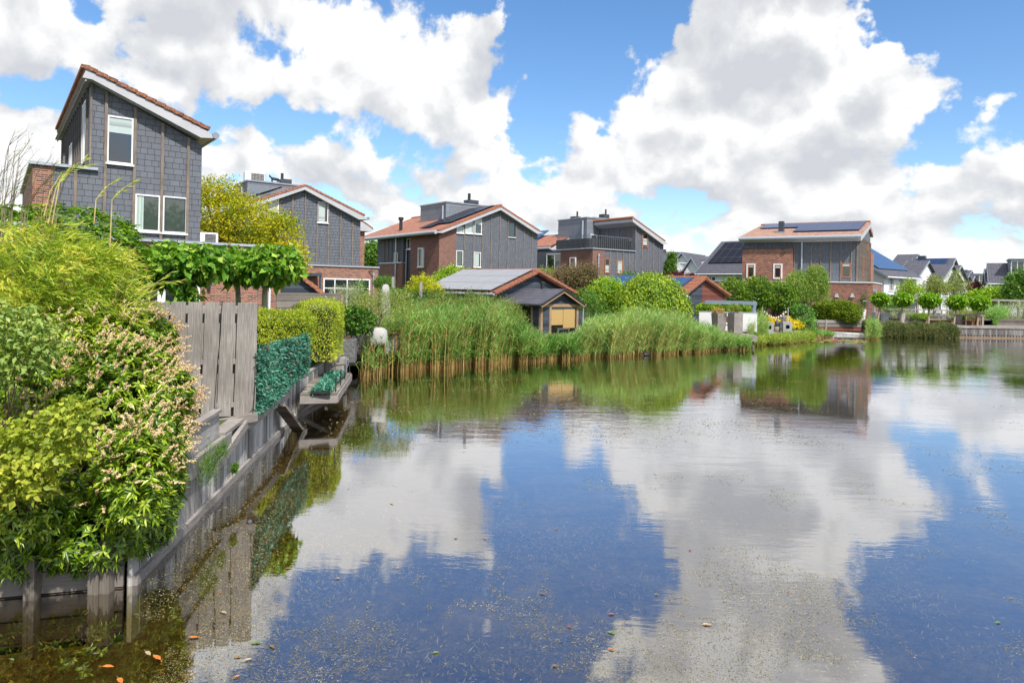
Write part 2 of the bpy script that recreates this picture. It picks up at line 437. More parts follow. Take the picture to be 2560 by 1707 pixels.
def thing(name, label, cat, loc=(0, 0, 0), rotz=0.0, group=None):
    o = bpy.data.objects.new(name, None); COL.objects.link(o)
    o.location = loc; o.rotation_euler = (0, 0, rotz); o.empty_display_size = .3
    return tag(o, label, cat, group)

class MB:
    def __init__(s): s.v = []; s.f = []; s.uv = []
    def face(s, pts, smooth=False):
        i = len(s.v); s.v += [tuple(p) for p in pts]; s.f.append(list(range(i, i + len(pts))))
    def hexa(s, p):
        i = len(s.v); s.v += [tuple(q) for q in p]
        for q in ((0, 3, 2, 1), (4, 5, 6, 7), (0, 1, 5, 4), (1, 2, 6, 5), (2, 3, 7, 6), (3, 0, 4, 7)):
            s.f.append([i + k for k in q])
        return s
    def box(s, x0, x1, y0, y1, z0, z1):
        s.hexa([(x0, y0, z0), (x1, y0, z0), (x1, y1, z0), (x0, y1, z0), (x0, y0, z1), (x1, y0, z1), (x1, y1, z1), (x0, y1, z1)])
        return s
    def beam(s, p0, p1, w, h, up=(0, 0, 1)):
        p0 = Vector(p0); p1 = Vector(p1); d = (p1 - p0).normalized(); up = Vector(up)
        if abs(d.dot(up)) > .98: up = Vector((0, 1, 0))
        sd_ = d.cross(up).normalized() * (w / 2); u = sd_.cross(d).normalized() * (h / 2)
        s.hexa([p0 - sd_ - u, p0 + sd_ - u, p1 + sd_ - u, p1 - sd_ - u, p0 - sd_ + u, p0 + sd_ + u, p1 + sd_ + u, p1 - sd_ + u])
        return s
    def prism(s, poly, vec):
        vec = Vector(vec); n = len(poly); i = len(s.v)
        a = [Vector(p) for p in poly]
        s.v += [tuple(p) for p in a] + [tuple(p + vec) for p in a]
        s.f.append([i + k for k in range(n)]); s.f.append([i + n + k for k in reversed(range(n))])
        for k in range(n):
            k2 = (k + 1) % n
            s.f.append([i + k, i + n + k, i + n + k2, i + k2])
        return s
    def tube(s, pts, r, n=8, cap=True):
        pts = [Vector(p) for p in pts]
        if not hasattr(r, '__len__'): r = [r] * len(pts)
        base = len(s.v); prev = None
        for k, p in enumerate(pts):
            d = (pts[min(k + 1, len(pts) - 1)] - pts[max(k - 1, 0)]).normalized()
            if prev is None:
                up = Vector((0, 0, 1)) if abs(d.z) < .9 else Vector((1, 0, 0))
                a = d.cross(up).normalized()
            else:
                a = (prev - d * prev.dot(d)).normalized()
            prev = a; b = d.cross(a)
            for j in range(n):
                t = 2 * math.pi * j / n
                s.v.append(tuple(p + (a * math.cos(t) + b * math.sin(t)) * r[k]))
        for k in range(len(pts) - 1):
            for j in range(n):
                j2 = (j + 1) % n
                s.f.append([base + k * n + j, base + k * n + j2, base + (k + 1) * n + j2, base + (k + 1) * n + j])
        if cap:
            s.f.append([base + j for j in reversed(range(n))]); s.f.append([base + (len(pts) - 1) * n + j for j in range(n)])
        return s
    def lathe(s, prof, c=(0, 0, 0), n=16):
        base = len(s.v); c = Vector(c)
        for (r, z) in prof:
            for j in range(n):
                t = 2 * math.pi * j / n
                s.v.append((c.x + r * math.cos(t), c.y + r * math.sin(t), c.z + z))
        for k in range(len(prof) - 1):
            for j in range(n):
                j2 = (j + 1) % n
                s.f.append([base + k * n + j, base + k * n + j2, base + (k + 1) * n + j2, base + (k + 1) * n + j])
        s.f.append([base + j for j in reversed(range(n))]); s.f.append([base + (len(prof) - 1) * n + j for j in range(n)])
        return s
    def build(s, name, m, parent=None, smooth=False, bevel=0.0, loc=None):
        me = bpy.data.meshes.new(name)
        me.from_pydata(s.v, [], s.f)
        bm = bmesh.new(); bm.from_mesh(me)
        bmesh.ops.recalc_face_normals(bm, faces=bm.faces)
        uvl = bm.loops.layers.uv.new('UVMap')
        for f in bm.faces:
            n = f.normal
            if abs(n.z) > .985: t = Vector((1, 0, 0)); b = Vector((0, 1, 0))
            else:
                t = Vector((-n.y, n.x, 0)).normalized(); b = n.cross(t)
            for l in f.loops:
                co = l.vert.co
                l[uvl].uv = (co.dot(t), co.dot(b))
            f.smooth = smooth
        bm.to_mesh(me); bm.free()
        me.materials.append(M[m] if isinstance(m, str) else m)
        o = bpy.data.objects.new(name, me); COL.objects.link(o)
        if parent is not None: o.parent = parent
        if loc is not None: o.location = loc
        if smooth:
            md = o.modifiers.new('es', 'EDGE_SPLIT'); md.split_angle = R(40)
        if bevel:
            md = o.modifiers.new('bevel', 'BEVEL'); md.width = bevel; md.segments = 2; md.limit_method = 'ANGLE'
        return o

def copy_tree(o, parent=None):
    c = o.copy(); COL.objects.link(c); c.parent = parent
    if parent is not None: c.matrix_parent_inverse = o.matrix_parent_inverse.copy()
    for ch in [x for x in COL.objects if x.parent == o]: copy_tree(ch, c)
    return c

class Frame:
    "local frame of a building: a along the facade, b into the depth, z up from its ground"
    def __init__(s, name, label, cat, x, y, Y, az, z0=.9, group=None):
        d = pdir(x, y)
        s.o = Vector((d[0] * Y, Y, z0)); s.az = R(az); s.z0 = z0
        s.A = Vector((math.sin(s.az), math.cos(s.az), 0)); s.B = Vector((-math.cos(s.az), math.sin(s.az), 0))
        s.root = thing(name, label, cat, s.o, math.pi / 2 - s.az, group)
    def F(s, x, y, b=0.0):
        d = Vector(pdir(x, y)); O = Vector((0, 0, HCAM))
        t = (b - (O - s.o).dot(s.B)) / d.dot(s.B); p = O + d * t - s.o
        return p.dot(s.A), p.z
    def S(s, x, y, a=0.0):
        d = Vector(pdir(x, y)); O = Vector((0, 0, HCAM))
        t = (a - (O - s.o).dot(s.A)) / d.dot(s.A); p = O + d * t - s.o
        return p.dot(s.B), p.z
    def pf(s, poly, b0, b1, mb=None):
        "facade polygon given as (a,z), extruded from b0 to b1"
        mb = mb or MB()
        return mb.prism([(a, b0, z) for a, z in poly], (0, b1 - b0, 0))
    def ps(s, poly, a0, a1, mb=None):
        mb = mb or MB()
        return mb.prism([(a0, b, z) for b, z in poly], (a1 - a0, 0, 0))

def interp(pl, x):
    for (x0, y0), (x1, y1) in zip(pl, pl[1:]):
        if x0 <= x <= x1: return y0 + (y1 - y0) * (x - x0) / (x1 - x0)
    return pl[0][1] if x < pl[0][0] else pl[-1][1]

def window(H, side, c, u0, u1, z0, z1, frame='white', glass='glass', fw=.07, mull=(), trans=(), blind=None, sill=None, out=1, dep=.05, inner=None, label=None):
    """side 'f': plane b=c facing -b ; side 's': plane a=c facing out*a. u is a or b.
    frame is a ring of bars, the pane stands inside it; blind = (frac0, frac1, fracz0, fracz1, material) in front of the dark room"""
    def bx(mb, ua, ub, za, zb, d0, d1):
        if side == 'f': mb.box(ua, ub, c - d1, c - d0, za, zb)
        else:
            lo, hi = sorted((c + out * d0, c + out * d1)); mb.box(lo, hi, ua, ub, za, zb)
        return mb
    if u0 > u1: u0, u1 = u1, u0
    fr = MB()
    bx(fr, u0, u1, z0, z0 + fw, .002, dep); bx(fr, u0, u1, z1 - fw, z1, .002, dep)
    bx(fr, u0, u0 + fw, z0 + fw, z1 - fw, .002, dep); bx(fr, u1 - fw, u1, z0 + fw, z1 - fw, .002, dep)
    for q in mull:
        uu = u0 + (u1 - u0) * q; bx(fr, uu - fw * .4, uu + fw * .4, z0 + fw, z1 - fw, .003, dep - .005)
    for q in trans:
        zz = z0 + (z1 - z0) * q; bx(fr, u0 + fw, u1 - fw, zz - fw * .35, zz + fw * .35, .004, dep - .008)
    w = fr.build('window', frame, H.root)
    if label: w['label'] = label
    bx(MB(), u0 + fw, u1 - fw, z0 + fw, z1 - fw, .001, .014).build('pane', glass, w)
    if inner:
        i2 = MB(); f2 = fw * .6
        a0, a1, b0, b1 = u0 + fw, u1 - fw, z0 + fw, z1 - fw
        bx(i2, a0, a1, b0, b0 + f2, .015, dep - .012); bx(i2, a0, a1, b1 - f2, b1, .015, dep - .012)
        bx(i2, a0, a0 + f2, b0 + f2, b1 - f2, .015, dep - .012); bx(i2, a1 - f2, a1, b0 + f2, b1 - f2, .015, dep - .012)
        i2.build('sash', inner, w)
    for bl in (blind or []):
        p0, p1, q0, q1, mt, nm = bl
        ww, hh = (u1 - u0 - 2 * fw), (z1 - z0 - 2 * fw)
        bx(MB(), u0 + fw + ww * p0, u0 + fw + ww * p1, z0 + fw + hh * q0, z0 + fw + hh * q1, .015, .02).build(nm, mt, w)
    if sill:
        bx(MB(), u0 - .04, u1 + .04, z0 - .06, z0 - .002, .002, dep + .05).build('sill', sill, w)
    return w

def fwin(H, pts, b=0.0, **kw):
    "window on the front plane from photo corners (left top, right top, right bottom, left bottom)"
    q = [H.F(x, y, b) for x, y in pts]
    return window(H, 'f', b, (q[0][0] + q[3][0]) / 2, (q[1][0] + q[2][0]) / 2, (q[2][1] + q[3][1]) / 2, (q[0][1] + q[1][1]) / 2, **kw)
def swin(H, pts, a=0.0, out=-1, **kw):
    q = [H.S(x, y, a) for x, y in pts]
    return window(H, 's', a, (q[0][0] + q[3][0]) / 2, (q[1][0] + q[2][0]) / 2, (q[2][1] + q[3][1]) / 2, (q[0][1] + q[1][1]) / 2, out=out, **kw)

def batten_f(H, a, z0, z1, b=0.0, w=.07, d=.06, m='batten'):
    return MB().box(a - w / 2, a + w / 2, b - d, b - .001, z0, z1).build('batten', m, H.root)
def batten_s(H, b, z0, z1, a, out=-1, w=.07, d=.06, m='batten'):
    lo, hi = sorted((a + out * .001, a + out * d))
    return MB().box(lo, hi, b - w / 2, b + w / 2, z0, z1).build('batten', m, H.root)

def roof_slab(H, prof, b0, b1, t, m, name='roof', bend=True):
    "prof: (a,z) points along the top of the sub-roof; slab of thickness t above"
    up = [(a, z + t) for a, z in prof]
    return H.pf(prof + up[::-1], b0, b1).build(name, m, H.root)

def verge(H, p0, p1, b, n, m='tile_verge', w=.26, h=.13, name='verge_tiles'):
    "row of overlapping edge tiles up a gable"
    mb = MB(); p0 = Vector((p0[0], b, p0[1])); p1 = Vector((p1[0], b, p1[1]))
    d = (p1 - p0) / n; dn = d.normalized(); up = Vector((-dn.z, 0, dn.x))
    if up.z < 0: up = -up
    for k in range(n):
        q0 = p0 + d * k; q1 = p0 + d * (k + 1.06)
        lift0 = up * (.0 if p1.z > p0.z else .028); lift1 = up * (.028 if p1.z > p0.z else .0)
        lo = q0 if True else q0
        a0 = q0 + (up * .028 if p1.z > p0.z else up * 0) * 0
        # lower end of every tile sits on the one below
        if p1.z > p0.z: l0, l1 = .03, 0.0
        else: l0, l1 = 0.0, .03
        jit = random.uniform(-.006, .006)
        A0 = q0 + up * (l0 + jit); A1 = q1 + up * (l1 + jit)
        v = []
        for (bb) in (0, w):
            o = Vector((0, bb, 0))
            v.append([A0 + o, A1 + o, A1 + o + up * h, A0 + o + up * h])
        f, g = v
        mb.hexa([f[0], f[1], g[1], g[0], f[3], f[2], g[2], g[3]])
    return mb.build(name, m, H.root)

M['batten_shaded'] = m_wood('shaded_side_batten', (.07, .065, .062), (.22, .205, .19))  # darker copy of the batten wood: shade of the side wall put into the colour
# ================================================================== HOUSE 1 (left, monopitch tower)
def house1():
    H = Frame('monopitch_house', 'tall grey shingled house tower with one steep single-pitch roof, nearest on the left', 'house', 500, 613, 24.5, 53)
    F, S = H.F, H.S
    aL = F(222, 420)[0]; aW = F(82, 409)[0]; aB = F(133, 415)[0]
    zc = F(500, 611)[1]
    ztR = F(502, 366)[1] + .05; ztL = F(228, 205)[1]
    # walls
    H.pf([(aL, zc - .3), (0, zc - .3), (0, ztR), (aL, ztL)], 0, 11.2).build('tower_wall', 'slate', H.root)
    zw = F(82, 411)[1]
    H.pf([(aB, 0), (aL - .002, 0), (aL - .002, zw), (aB, zw)], 0, 9.4).build('wing_wall', 'slate', H.root)
    H.pf([(aW, 0), (aB - .002, 0), (aB - .002, zw), (aW, zw)], -.03, 9.6).build('brick_wing_wall', 'brick', H.root)
    cp = MB(); cp.box(aW - .1, aL + .25, -.13, .12, zw + .002, zw + .09); cp.box(aW - .1, aW + .14, .122, 9.7, zw + .002, zw + .09)
    cp.build('wing_coping', 'gutter', H.root)
    # ground floor of brick
    aE = F(703, 625, -.06)[0]
    H.pf([(aL - 1.0, 0), (aE, 0), (aE, zc), (aL - 1.0, zc)], -.06, -.004).build('brick_wall', 'brick', H.root)
    MB().box(.004, aE, -.003, 6, 0, zc - .05).build('extension', 'brick', H.root)
    cp = MB(); cp.box(aL - 1.0, aE + .06, -.14, .05, zc + .002, zc + .09); cp.box(aE - .1, aE + .06, .052, 6.05, zc + .002, zc + .09)
    cp.build('coping', 'gutter', H.root)
    # battens on the front
    prof = [(aL, ztL), (0, ztR)]
    ups = [(262, 1), (335, 1), (404, 1), (469, 1)]
    for x, _ in ups:
        a = F(x, 450)[0]; batten_f(H, a, zc + .1, interp(prof, a) - .02, w=.085, d=.07)
    a = F(188, 470)[0]; batten_f(H, a, .2, zw - .01, w=.085)
    batten_f(H, aL + .03, zw + .1, ztL - .05, w=.05, d=.05, m='batten')
    # battens and slit windows on the left side wall
    b = .45
    while b < 11:
        batten_s(H, b, zw + .1, ztL - .12, aL, w=.07, d=.08, m='batten_shaded'); b += .8
    for b0 in (.55, 1.17, 5.5, 6.15, 9.2):
        window(H, 's', aL, b0, b0 + .5, zw + .35, zw + (2.4 if b0 < 2 else 1.75), frame='white', glass='glass', fw=.06, out=-1, dep=.08)
    # roof: fascia body with soffit, tiles on top
    fb = -.42
    body = [F(216, 173, fb), F(519, 327.5, fb), F(539, 346, fb), F(503, 344.5, fb), F(231, 199, fb), F(206, 194, fb)]
    H.pf(body, fb, 12.0).build('roof_body', 'fascia', H.root)
    sof = MB(); a0, z0_ = body[5]; a1, z1_ = body[4]
    sof.box(a0 + .12, aL - .19, fb + .03, 11.9, z0_ - .09, z0_ - .012)
    sof.build('soffit', 'soffit', H.root)
    t0 = F(215, 172, fb); t1 = F(521, 327, fb)
    H.pf([t0, t1, (t1[0], t1[1] + .10), (t0[0] - .03, t0[1] + .10)], fb + .2, 12.0).build('roof', 'tile', H.root)
    verge(H, (t0[0] - .02, t0[1] + .0), (t1[0], t1[1] + .0), fb - .05, 13, 'tile_verge_old', w=.26, h=.12)
    rg = MB()
    for k in range(38): rg.box(t0[0] - .11, t0[0] + .14, fb + .24 + k * .31, fb + .24 + k * .31 + .285, t0[1] + .08 + (k % 2) * .004, t0[1] + .19)
    rg.build('ridge_tiles', 'tile_verge_old', H.root)
    g = F(541, 341, fb)
    MB().tube([(g[0] - .02, fb - .02, g[1] + .02), (g[0] - .02, 12, g[1] + .02)], .12, 10).build('gutter', 'zinc', H.root, smooth=True)
    # windows
    fwin(H, [(268, 288), (333, 297.5), (332, 414), (267, 406)], frame='white', glass='glass', fw=.05, dep=.05, blind=[(0, 1, .66, 1, 'blindglass', 'roller_blind')], sill='white')
    fwin(H, [(337, 484), (400, 490.5), (399, 582), (336, 575)], frame='white', glass='glass_green', fw=.05, dep=.05, blind=[(0, .32, 0, 1, 'curtain', 'curtain')], sill='white')
    fwin(H, [(407, 489.5), (467, 495.5), (466, 586), (406, 580)], frame='white', glass='glass_green', fw=.045, dep=.05, inner='dark_frame', sill='white')
    # garden doors
    bE = -.06
    for (x0, x1, gl, bl) in ((300, 322, 'white', None), (322, 404, 'glass', [(0, .42, 0, 1, 'curtain', 'curtain')]), (404, 500, 'glass', None)):
        q0 = F(x0, 690, bE); q1 = F(x1, 690, bE)
        window(H, 'f', bE, q0[0], q1[0] - .005, .1, zc - .85, frame='white', glass=gl, fw=.12, dep=.06, blind=bl)
    q0 = F(322, 655, bE); q1 = F(362, 655, bE)
    MB().box(q0[0], q1[0] + 1.6, bE - .35, bE - .002, zc - .80, zc - .62).build('awning_case', 'navy', H.root)
    # lamp, pipes
    a, z = F(521, 715, bE)
    MB().box(a - .05, a + .05, bE - .11, bE - .001, z - .14, z + .14).build('wall_lamp', 'black', H.root)
    a, z = F(629, 625, bE)
    MB().box(a - .03, a + .03, bE - .14, bE - .1, z - .25, z + .12).build('overflow_spout', 'gutter', H.root)
    a, z = F(672, 760, bE)
    MB().tube([(a, bE - .06, .0), (a, bE - .06, z + .6)], .045, 8).build('downpipe', 'white', H.root, smooth=True)
    # air conditioner on the flat roof
    pa, pz = F(500, 613, .9)
    t = thing('air_conditioner', 'white air conditioner on the flat roof right of the nearest tower', 'air conditioner', H.o + H.A * (F(518, 610, .9)[0]) + H.B * 1.2 + Vector((0, 0, zc + .01)), H.root.rotation_euler[2])
    MB().box(-.42, .42, -.16, .16, .04, .5).build('case', 'white', t, bevel=.02)
    gr = MB()
    for k in range(7): gr.box(-.05, .33, -.175, -.162, .11 + k * .05, .135 + k * .05)
    gr.build('grille', 'black', t)
    for x_ in (-.25, .25): MB().box(x_ - .05, x_ + .05, -.12, .12, 0, .039).build('foot', 'black', t)
    return H
H1 = house1()

# ================================================================== HOUSE 2
def house2():
    H = Frame('gabled_house', 'grey shingled gabled house behind the yellow tree with a long white window band', 'house', 899, 669, 47, 55)
    F, S = H.F, H.S
    zc = F(899, 669)[1]
    pk = F(760.6, 472); ev = F(900, 549); lf = F(600, 523)
    # symmetric left slope from the photo
    H.pf([(lf[0], zc - .3), (0, zc - .3), (0, ev[1]), pk, lf], 0, 12).build('gable_wall', 'slate_far', H.root)
    fb = -.35
    pT = F(763.5, 466, fb); rT = F(911, 541, fb); rt = F(924, 549, fb); lT = F(596, 519, fb)
    pB = F(762, 474.5, fb); rB = F(898, 549, fb); lB = F(600, 530, fb)
    H.pf([lT, pT, rT, rt, rB, pB, lB], fb, 12.4).build('roof_body', 'fascia', H.root)
    H.pf([(lT[0], lT[1] + .002), (pT[0], pT[1] + .002), (rT[0], rT[1] + .002), (rT[0], rT[1] + .11), (pT[0], pT[1] + .11), (lT[0], lT[1] + .11)], fb + .2, 12.4).build('roof', 'tile', H.root)
    verge(H, lT, pT, fb - .03, 17); verge(H, pT, rT, fb - .03, 16)
    g = F(921, 546, fb); MB().tube([(g[0], fb, g[1]), (g[0], 12.4, g[1])], .1, 8).build('gutter', 'zinc', H.root, smooth=True)
    prof = [(lf[0], lf[1]), pk, (0, ev[1])]
    for x in (699, 730, 761.5, 792, 821, 851, 881):
        a = F(x, 580)[0]; batten_f(H, a, zc + .05, interp(prof, a) - .03)
    # windows
    fwin(H, [(667, 492), (697, 492), (697, 549), (667, 547)], frame='white', fw=.07, trans=(.74,), blind=[(0, 1, 0, 1, 'slats', 'slat_blind')], sill='white')
    fwin(H, [(632, 505), (662, 505), (662, 545), (632, 544)], frame='white', fw=.07, blind=[(0, 1, 0, 1, 'slats', 'slat_blind')])
    fwin(H, [(793, 504), (820, 507), (820, 558), (793, 556)], frame='white', fw=.06, inner='dark_frame', blind=[(0, .75, 0, 1, 'blindglass', 'curtain')], sill='white')
    # lower roof and brick wall set back on the right
    b2 = 3.2
    q0 = F(899, 560, b2); q1 = F(912, 575, b2); q2 = F(932, 576, b2); q3 = F(902, 556, b2)
    H.pf([(-.5, 0), (q1[0], 0), (q1[0], q1[1]), (-.5, q1[1] + .6)], b2, 11.5).build('side_wall', 'brick', H.root)
    H.pf([(-.6, q3[1] + .45), q3, q2, (q2[0] - .25, q2[1] - .12), (-.6, q2[1] - .12)], b2 - .3, 11.7).build('side_roof_body', 'fascia', H.root)
    H.pf([(q3[0] - .6, q3[1] + .40), (q2[0] - .1, q2[1] + .05), (q2[0] - .1, q2[1] + .16), (q3[0] - .6, q3[1] + .51)], b2 - .32, 11.7).build('side_roof', 'tile', H.root)
    # brick ground floor
    bE = -.08
    aL = F(690, 664, bE)[0]; aE = F(946, 671, bE)[0]
    H.pf([(aL - 3, 0), (aE, 0), (aE, zc), (aL - 3, zc)], bE, -.004).build('brick_wall', 'brick', H.root)
    MB().box(.004, aE, -.003, 7, 0, zc - .05).build('extension', 'brick', H.root)
    cp = MB(); cp.box(aL - 3, aE + .05, bE - .08, .05, zc + .002, zc + .10); cp.box(aE - .1, aE + .05, .052, 7.05, zc + .002, zc + .10)
    cp.build('coping', 'gutter', H.root)
    q = F(808, 694, bE); r = F(925, 699, bE); z1 = (q[1] + r[1]) / 2
    window(H, 'f', bE, q[0], r[0], .15, z1, frame='white', glass='glass', fw=.09, mull=(.24, .50, .76), trans=(.72,), blind=[(.80, 1, 0, .68, 'teak', 'wooden_shutter')], sill='white')
    q = F(745, 687, bE); r = F(793, 689, bE)
    MB().box(q[0], r[0], bE - .9, bE - .002, q[1] - .06, q[1] + .12).build('canopy', 'navy', H.root)
    MB().box(r[0] - .12, r[0] - .02, bE - .85, bE - .75, 0, q[1] - .062).build('canopy_post', 'navy', H.root)
    a, z = F(933, 690, bE); MB().tube([(a, bE - .07, 0), (a, bE - .07, z)], .05, 8).tube([(a, bE - .07, z + .002), (a, bE - .07, z + .2)], .085, 8).build('downpipe', 'gutter', H.root, smooth=True)
    a, z = F(925, 678, bE); MB().beam((a - .1, bE - .05, z), (a + .12, bE - .25, z - .04), .05, .06).build('security_light', 'black', H.root)
    # zinc penthouse on the roof: side faces left, front faces the water
    aP = F(619, 452, 3.2)[0]; bP = 3.2
    zP = F(619, 453, bP)[1]; aR = F(723, 464, bP)[0]; bk = S(583, 465, aP)[0]
    MB().box(aP, aR + 1.5, bP, min(bk, 11), 5.0, zP).build('penthouse', 'zincwall', H.root)
    MB().box(aP - .06, aR + 1.56, bP - .06, min(bk, 11) + .06, zP + .002, zP + .1).build('penthouse_rim', 'zinc', H.root)
    MB().tube([(aP - .12, bP + 1.0, zP - .3), (aP - .12, bP + 1.0, 6)], .06, 8).build('downpipe', 'gutter', H.root, smooth=True)
    # solar collector on the left slope
    p0 = F(597, 512, .4); p1 = F(706, 478, .4)
    H.pf([(p0[0], p0[1] + .22), (p1[0], p1[1] + .22), (p1[0], p1[1] + .32), (p0[0], p0[1] + .32)], .5, 3.0).build('solar_panel', 'solar_dark', H.root)
    # chimney
    a, z = F(716, 452, 4.5)
    MB().box(a - .35, a + .35, 4.4, 5.0, z - 1.6, z + .1).build('chimney', 'dark_frame', H.root)
    MB().box(a - .36, a - .2, 4.5, 4.66, z + .101, z + .5).build('flue', 'black', H.root)
    # rooftop unit and cat figure
    rz = H.root.rotation_euler[2]
    def top(x, b, dz=.1): return H.o + H.A * F(x, 452, b)[0] + H.B * b + Vector((0, 0, zP + dz + .002))
    t = thing('rooftop_unit', 'white rooftop air unit with dark grille on the zinc penthouse behind the yellow tree', 'air conditioner', top(635, 3.9), rz)
    MB().box(-.65, .65, -.25, .25, 0, .62).build('case', 'white', t, bevel=.02)
    gr = MB(); gr.box(-.25, .6, -.27, -.252, .08, .55); gr.build('grille', 'soffit', t)
    gl = MB()
    for k in range(4): gl.box(-.24 + k * .21, -.22 + k * .21, -.285, -.271, .09, .54)
    for k in range(4): gl.box(-.24, .59, -.283, -.272, .15 + k * .1, .165 + k * .1)
    gl.build('grille_bars', 'black', t)
    t = thing('cat_figure', 'small dark cat figure walking along the zinc roof edge', 'cat figure', top(687, 3.5), rz)
    c = MB(); c.tube([(-.28, 0, .38), (-.2, 0, .3), (0, 0, .27), (.22, 0, .24), (.33, 0, .18), (.42, 0, .1), (.5, 0, .14)], [.05, .09, .1, .1, .06, .025, .015], 8)
    c.lathe([(.02, -.07), (.07, -.03), (.075, .02), (.03, .07)], (-.33, 0, .42), 8)
    for x, y in ((-.18, .05), (-.14, -.05), (.2, .05), (.26, -.05)): c.tube([(x, y, .24), (x - .02, y, .12), (x, y, 0)], [.04, .025, .02], 6)
    c.tube([(-.36, .03, .46), (-.37, .04, .53)], [.025, .004], 5); c.tube([(-.36, -.03, .46), (-.37, -.04, .53)], [.025, .004], 5)
    c.build('body', 'black', t, smooth=True)
    return H
H2 = house2()

# ================================================================== HOUSE 3
def house3():
    H = Frame('gabled_house', 'grey and brick gabled house with a black solar array behind the garden house', 'house', 1343, 640, 62, 53)
    F, S = H.F, H.S
    q = lambda x, y: (900 + x / 4.704, 480 + y / 4.704)
    aL = F(1098, 600)[0]; aB = F(1140, 600)[0]
    pk = F(*q(1658, 215)); ev = F(*q(2085, 492)); lv = F(*q(932, 478))
    prof = [(aL, lv[1] - .1), pk, (0, ev[1])]
    zs = interp([lv, pk], aB)
    H.pf([(aB, 0), (0, 0), (0, ev[1]), pk, (aB, zs - .05)], 0, 14.5).build('gable_wall', 'slate_far', H.root)
    H.pf([(aL, 0), (aB - .002, 0), (aB - .002, zs - .05), (aL, lv[1] - .05)], -.03, S(*q(597, 600), aL)[0]).build('brick_wall', 'brick_far', H.root)
    b1 = S(*q(597, 600), aL)[0]; b2 = S(*q(505, 600), aL)[0]; b3 = S(*q(245, 600), aL)[0]
    zt = S(*q(930, 480), aL)[1] - .1; zm = S(*q(490, 838), aL)[1]
    MB().box(aL + .4, aB - .01, b1 + .002, b2, 0, zt).build('stair_panel', 'navy', H.root)
    MB().box(aL, aB - .01, b2 + .002, b3, 0, zm).build('low_brick_wall', 'brick_far', H.root)
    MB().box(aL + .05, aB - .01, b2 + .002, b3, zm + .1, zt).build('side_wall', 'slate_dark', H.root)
    MB().box(aL - .08, aB - .01, b2 + .002, b3 + .1, zm + .002, zm + .098).build('side_coping', 'gutter', H.root)
    # side battens, pipe
    for k in range(1, 6):
        batten_s(H, b2 + (b3 - b2) * k / 6, zm + .1, zt, aL + .05)
    for X in (432,):
        b = S(*q(X, 700), aL)[0]; MB().tube([(aL - .1, b, .0), (aL - .1, b, zt)], .07, 8).build('downpipe', 'gutter', H.root, smooth=True)
    MB().tube([(aL + .3, b2 - .1, 0), (aL + .3, b2 - .1, zm + 1.2)], .05, 8).build('downpipe', 'gutter', H.root, smooth=True)
    # roof
    fb = -.4
    pT = F(*q(1658, 178), fb); lT = F(*q(890, 478), fb); lt2 = F(*q(975, 482), fb); rT = F(*q(2110, 466), fb); rt = F(*q(2165, 488), fb); rB = F(*q(2085, 492), fb); pB = F(*q(1658, 212), fb)
    H.pf([lT, pT, rT, rt, rB, pB, lt2], fb, 15.3).build('roof_body', 'fascia', H.root)
    H.pf([(lT[0] + .1, lT[1] + .03), (pT[0], pT[1] + .002), (rT[0], rT[1] + .002), (rT[0], rT[1] + .13), (pT[0], pT[1] + .13), (lT[0] + .1, lT[1] + .16)], fb + .2, 15.3).build('roof', 'tile', H.root)
    verge(H, (lT[0] + .35, lT[1] + .12), pT, fb - .03, 22); verge(H, pT, rT, fb - .03, 19)
    MB().tube([(pT[0], fb - .05, pT[1] + .12), (pT[0], 15.3, pT[1] + .12)], .13, 8).build('ridge_tiles', 'tile_verge', H.root, smooth=True)
    MB().tube([(lT[0], fb, lT[1] + .05), (lT[0], 15.3, lT[1] + .05)], .16, 10).build('gutter', 'gutter', H.root, smooth=True)
    # battens
    for X in (1222, 1333, 1437, 1537, 1640, 1735, 1830, 1923, 2018):
        a = F(*q(X, 600))[0]; batten_f(H, a, .2, interp(prof, a) - .05)
    # windows
    W = lambda pts, **k: fwin(H, [q(*p) for p in pts], **k)
    W([(1134, 412), (1220, 412), (1220, 487), (1134, 483)], frame='white', fw=.06, blind=[(0, .9, 0, 1, 'blindglass', 'curtain')], sill='white')
    W([(1238, 350), (1330, 350), (1330, 492), (1238, 487)], frame='white', fw=.06, blind=[(0, .9, 0, 1, 'blindglass', 'curtain')], sill='white')
    W([(1345, 302), (1430, 304), (1430, 500), (1345, 494)], frame='white', fw=.07, trans=(.76,), blind=[(0, 1, .6, 1, 'blindglass', 'curtain')], sill='white')
    W([(1745, 350), (1825, 362), (1822, 537), (1742, 527)], frame='dark_frame', fw=.07, glass='glass', sill='white')
    W([(1130, 685), (1210, 692), (1207, 882), (1127, 872)], frame='white', fw=.06, glass='glass_green', inner='dark_frame', sill='white')
    W([(1338, 705), (1420, 712), (1415, 888), (1333, 880)], frame='white', fw=.06, inner='dark_frame', blind=[(0, .8, 0, 1, 'curtain', 'curtain')], sill='white')
    s = lambda pts, **k: swin(H, [q(*p) for p in pts], aL, **k)
    s([(755, 660), (692, 655), (692, 882), (755, 885)], frame='white', fw=.1, dep=.12, glass='glass_green', sill='white')
    window(H, 's', aL + .4, b1 + .1, b2 - .05, S(*q(550, 672), aL)[1], zt - .05, frame='white', fw=.09, dep=.1, mull=(.5,), out=-1, sill='white')
    s([(445, 715), (405, 715), (405, 830), (445, 830)], frame='white', fw=.08)
    # zinc penthouse
    bP = 4.6; aP = F(*q(1012, 200), bP)[0]; zP = F(*q(1012, 125), bP)[1]
    bk = S(*q(713, 172), aP)[0]
    MB().box(aP, aP + 5.2, bP, bk, 5.0, zP).build('penthouse', 'zincwall', H.root)
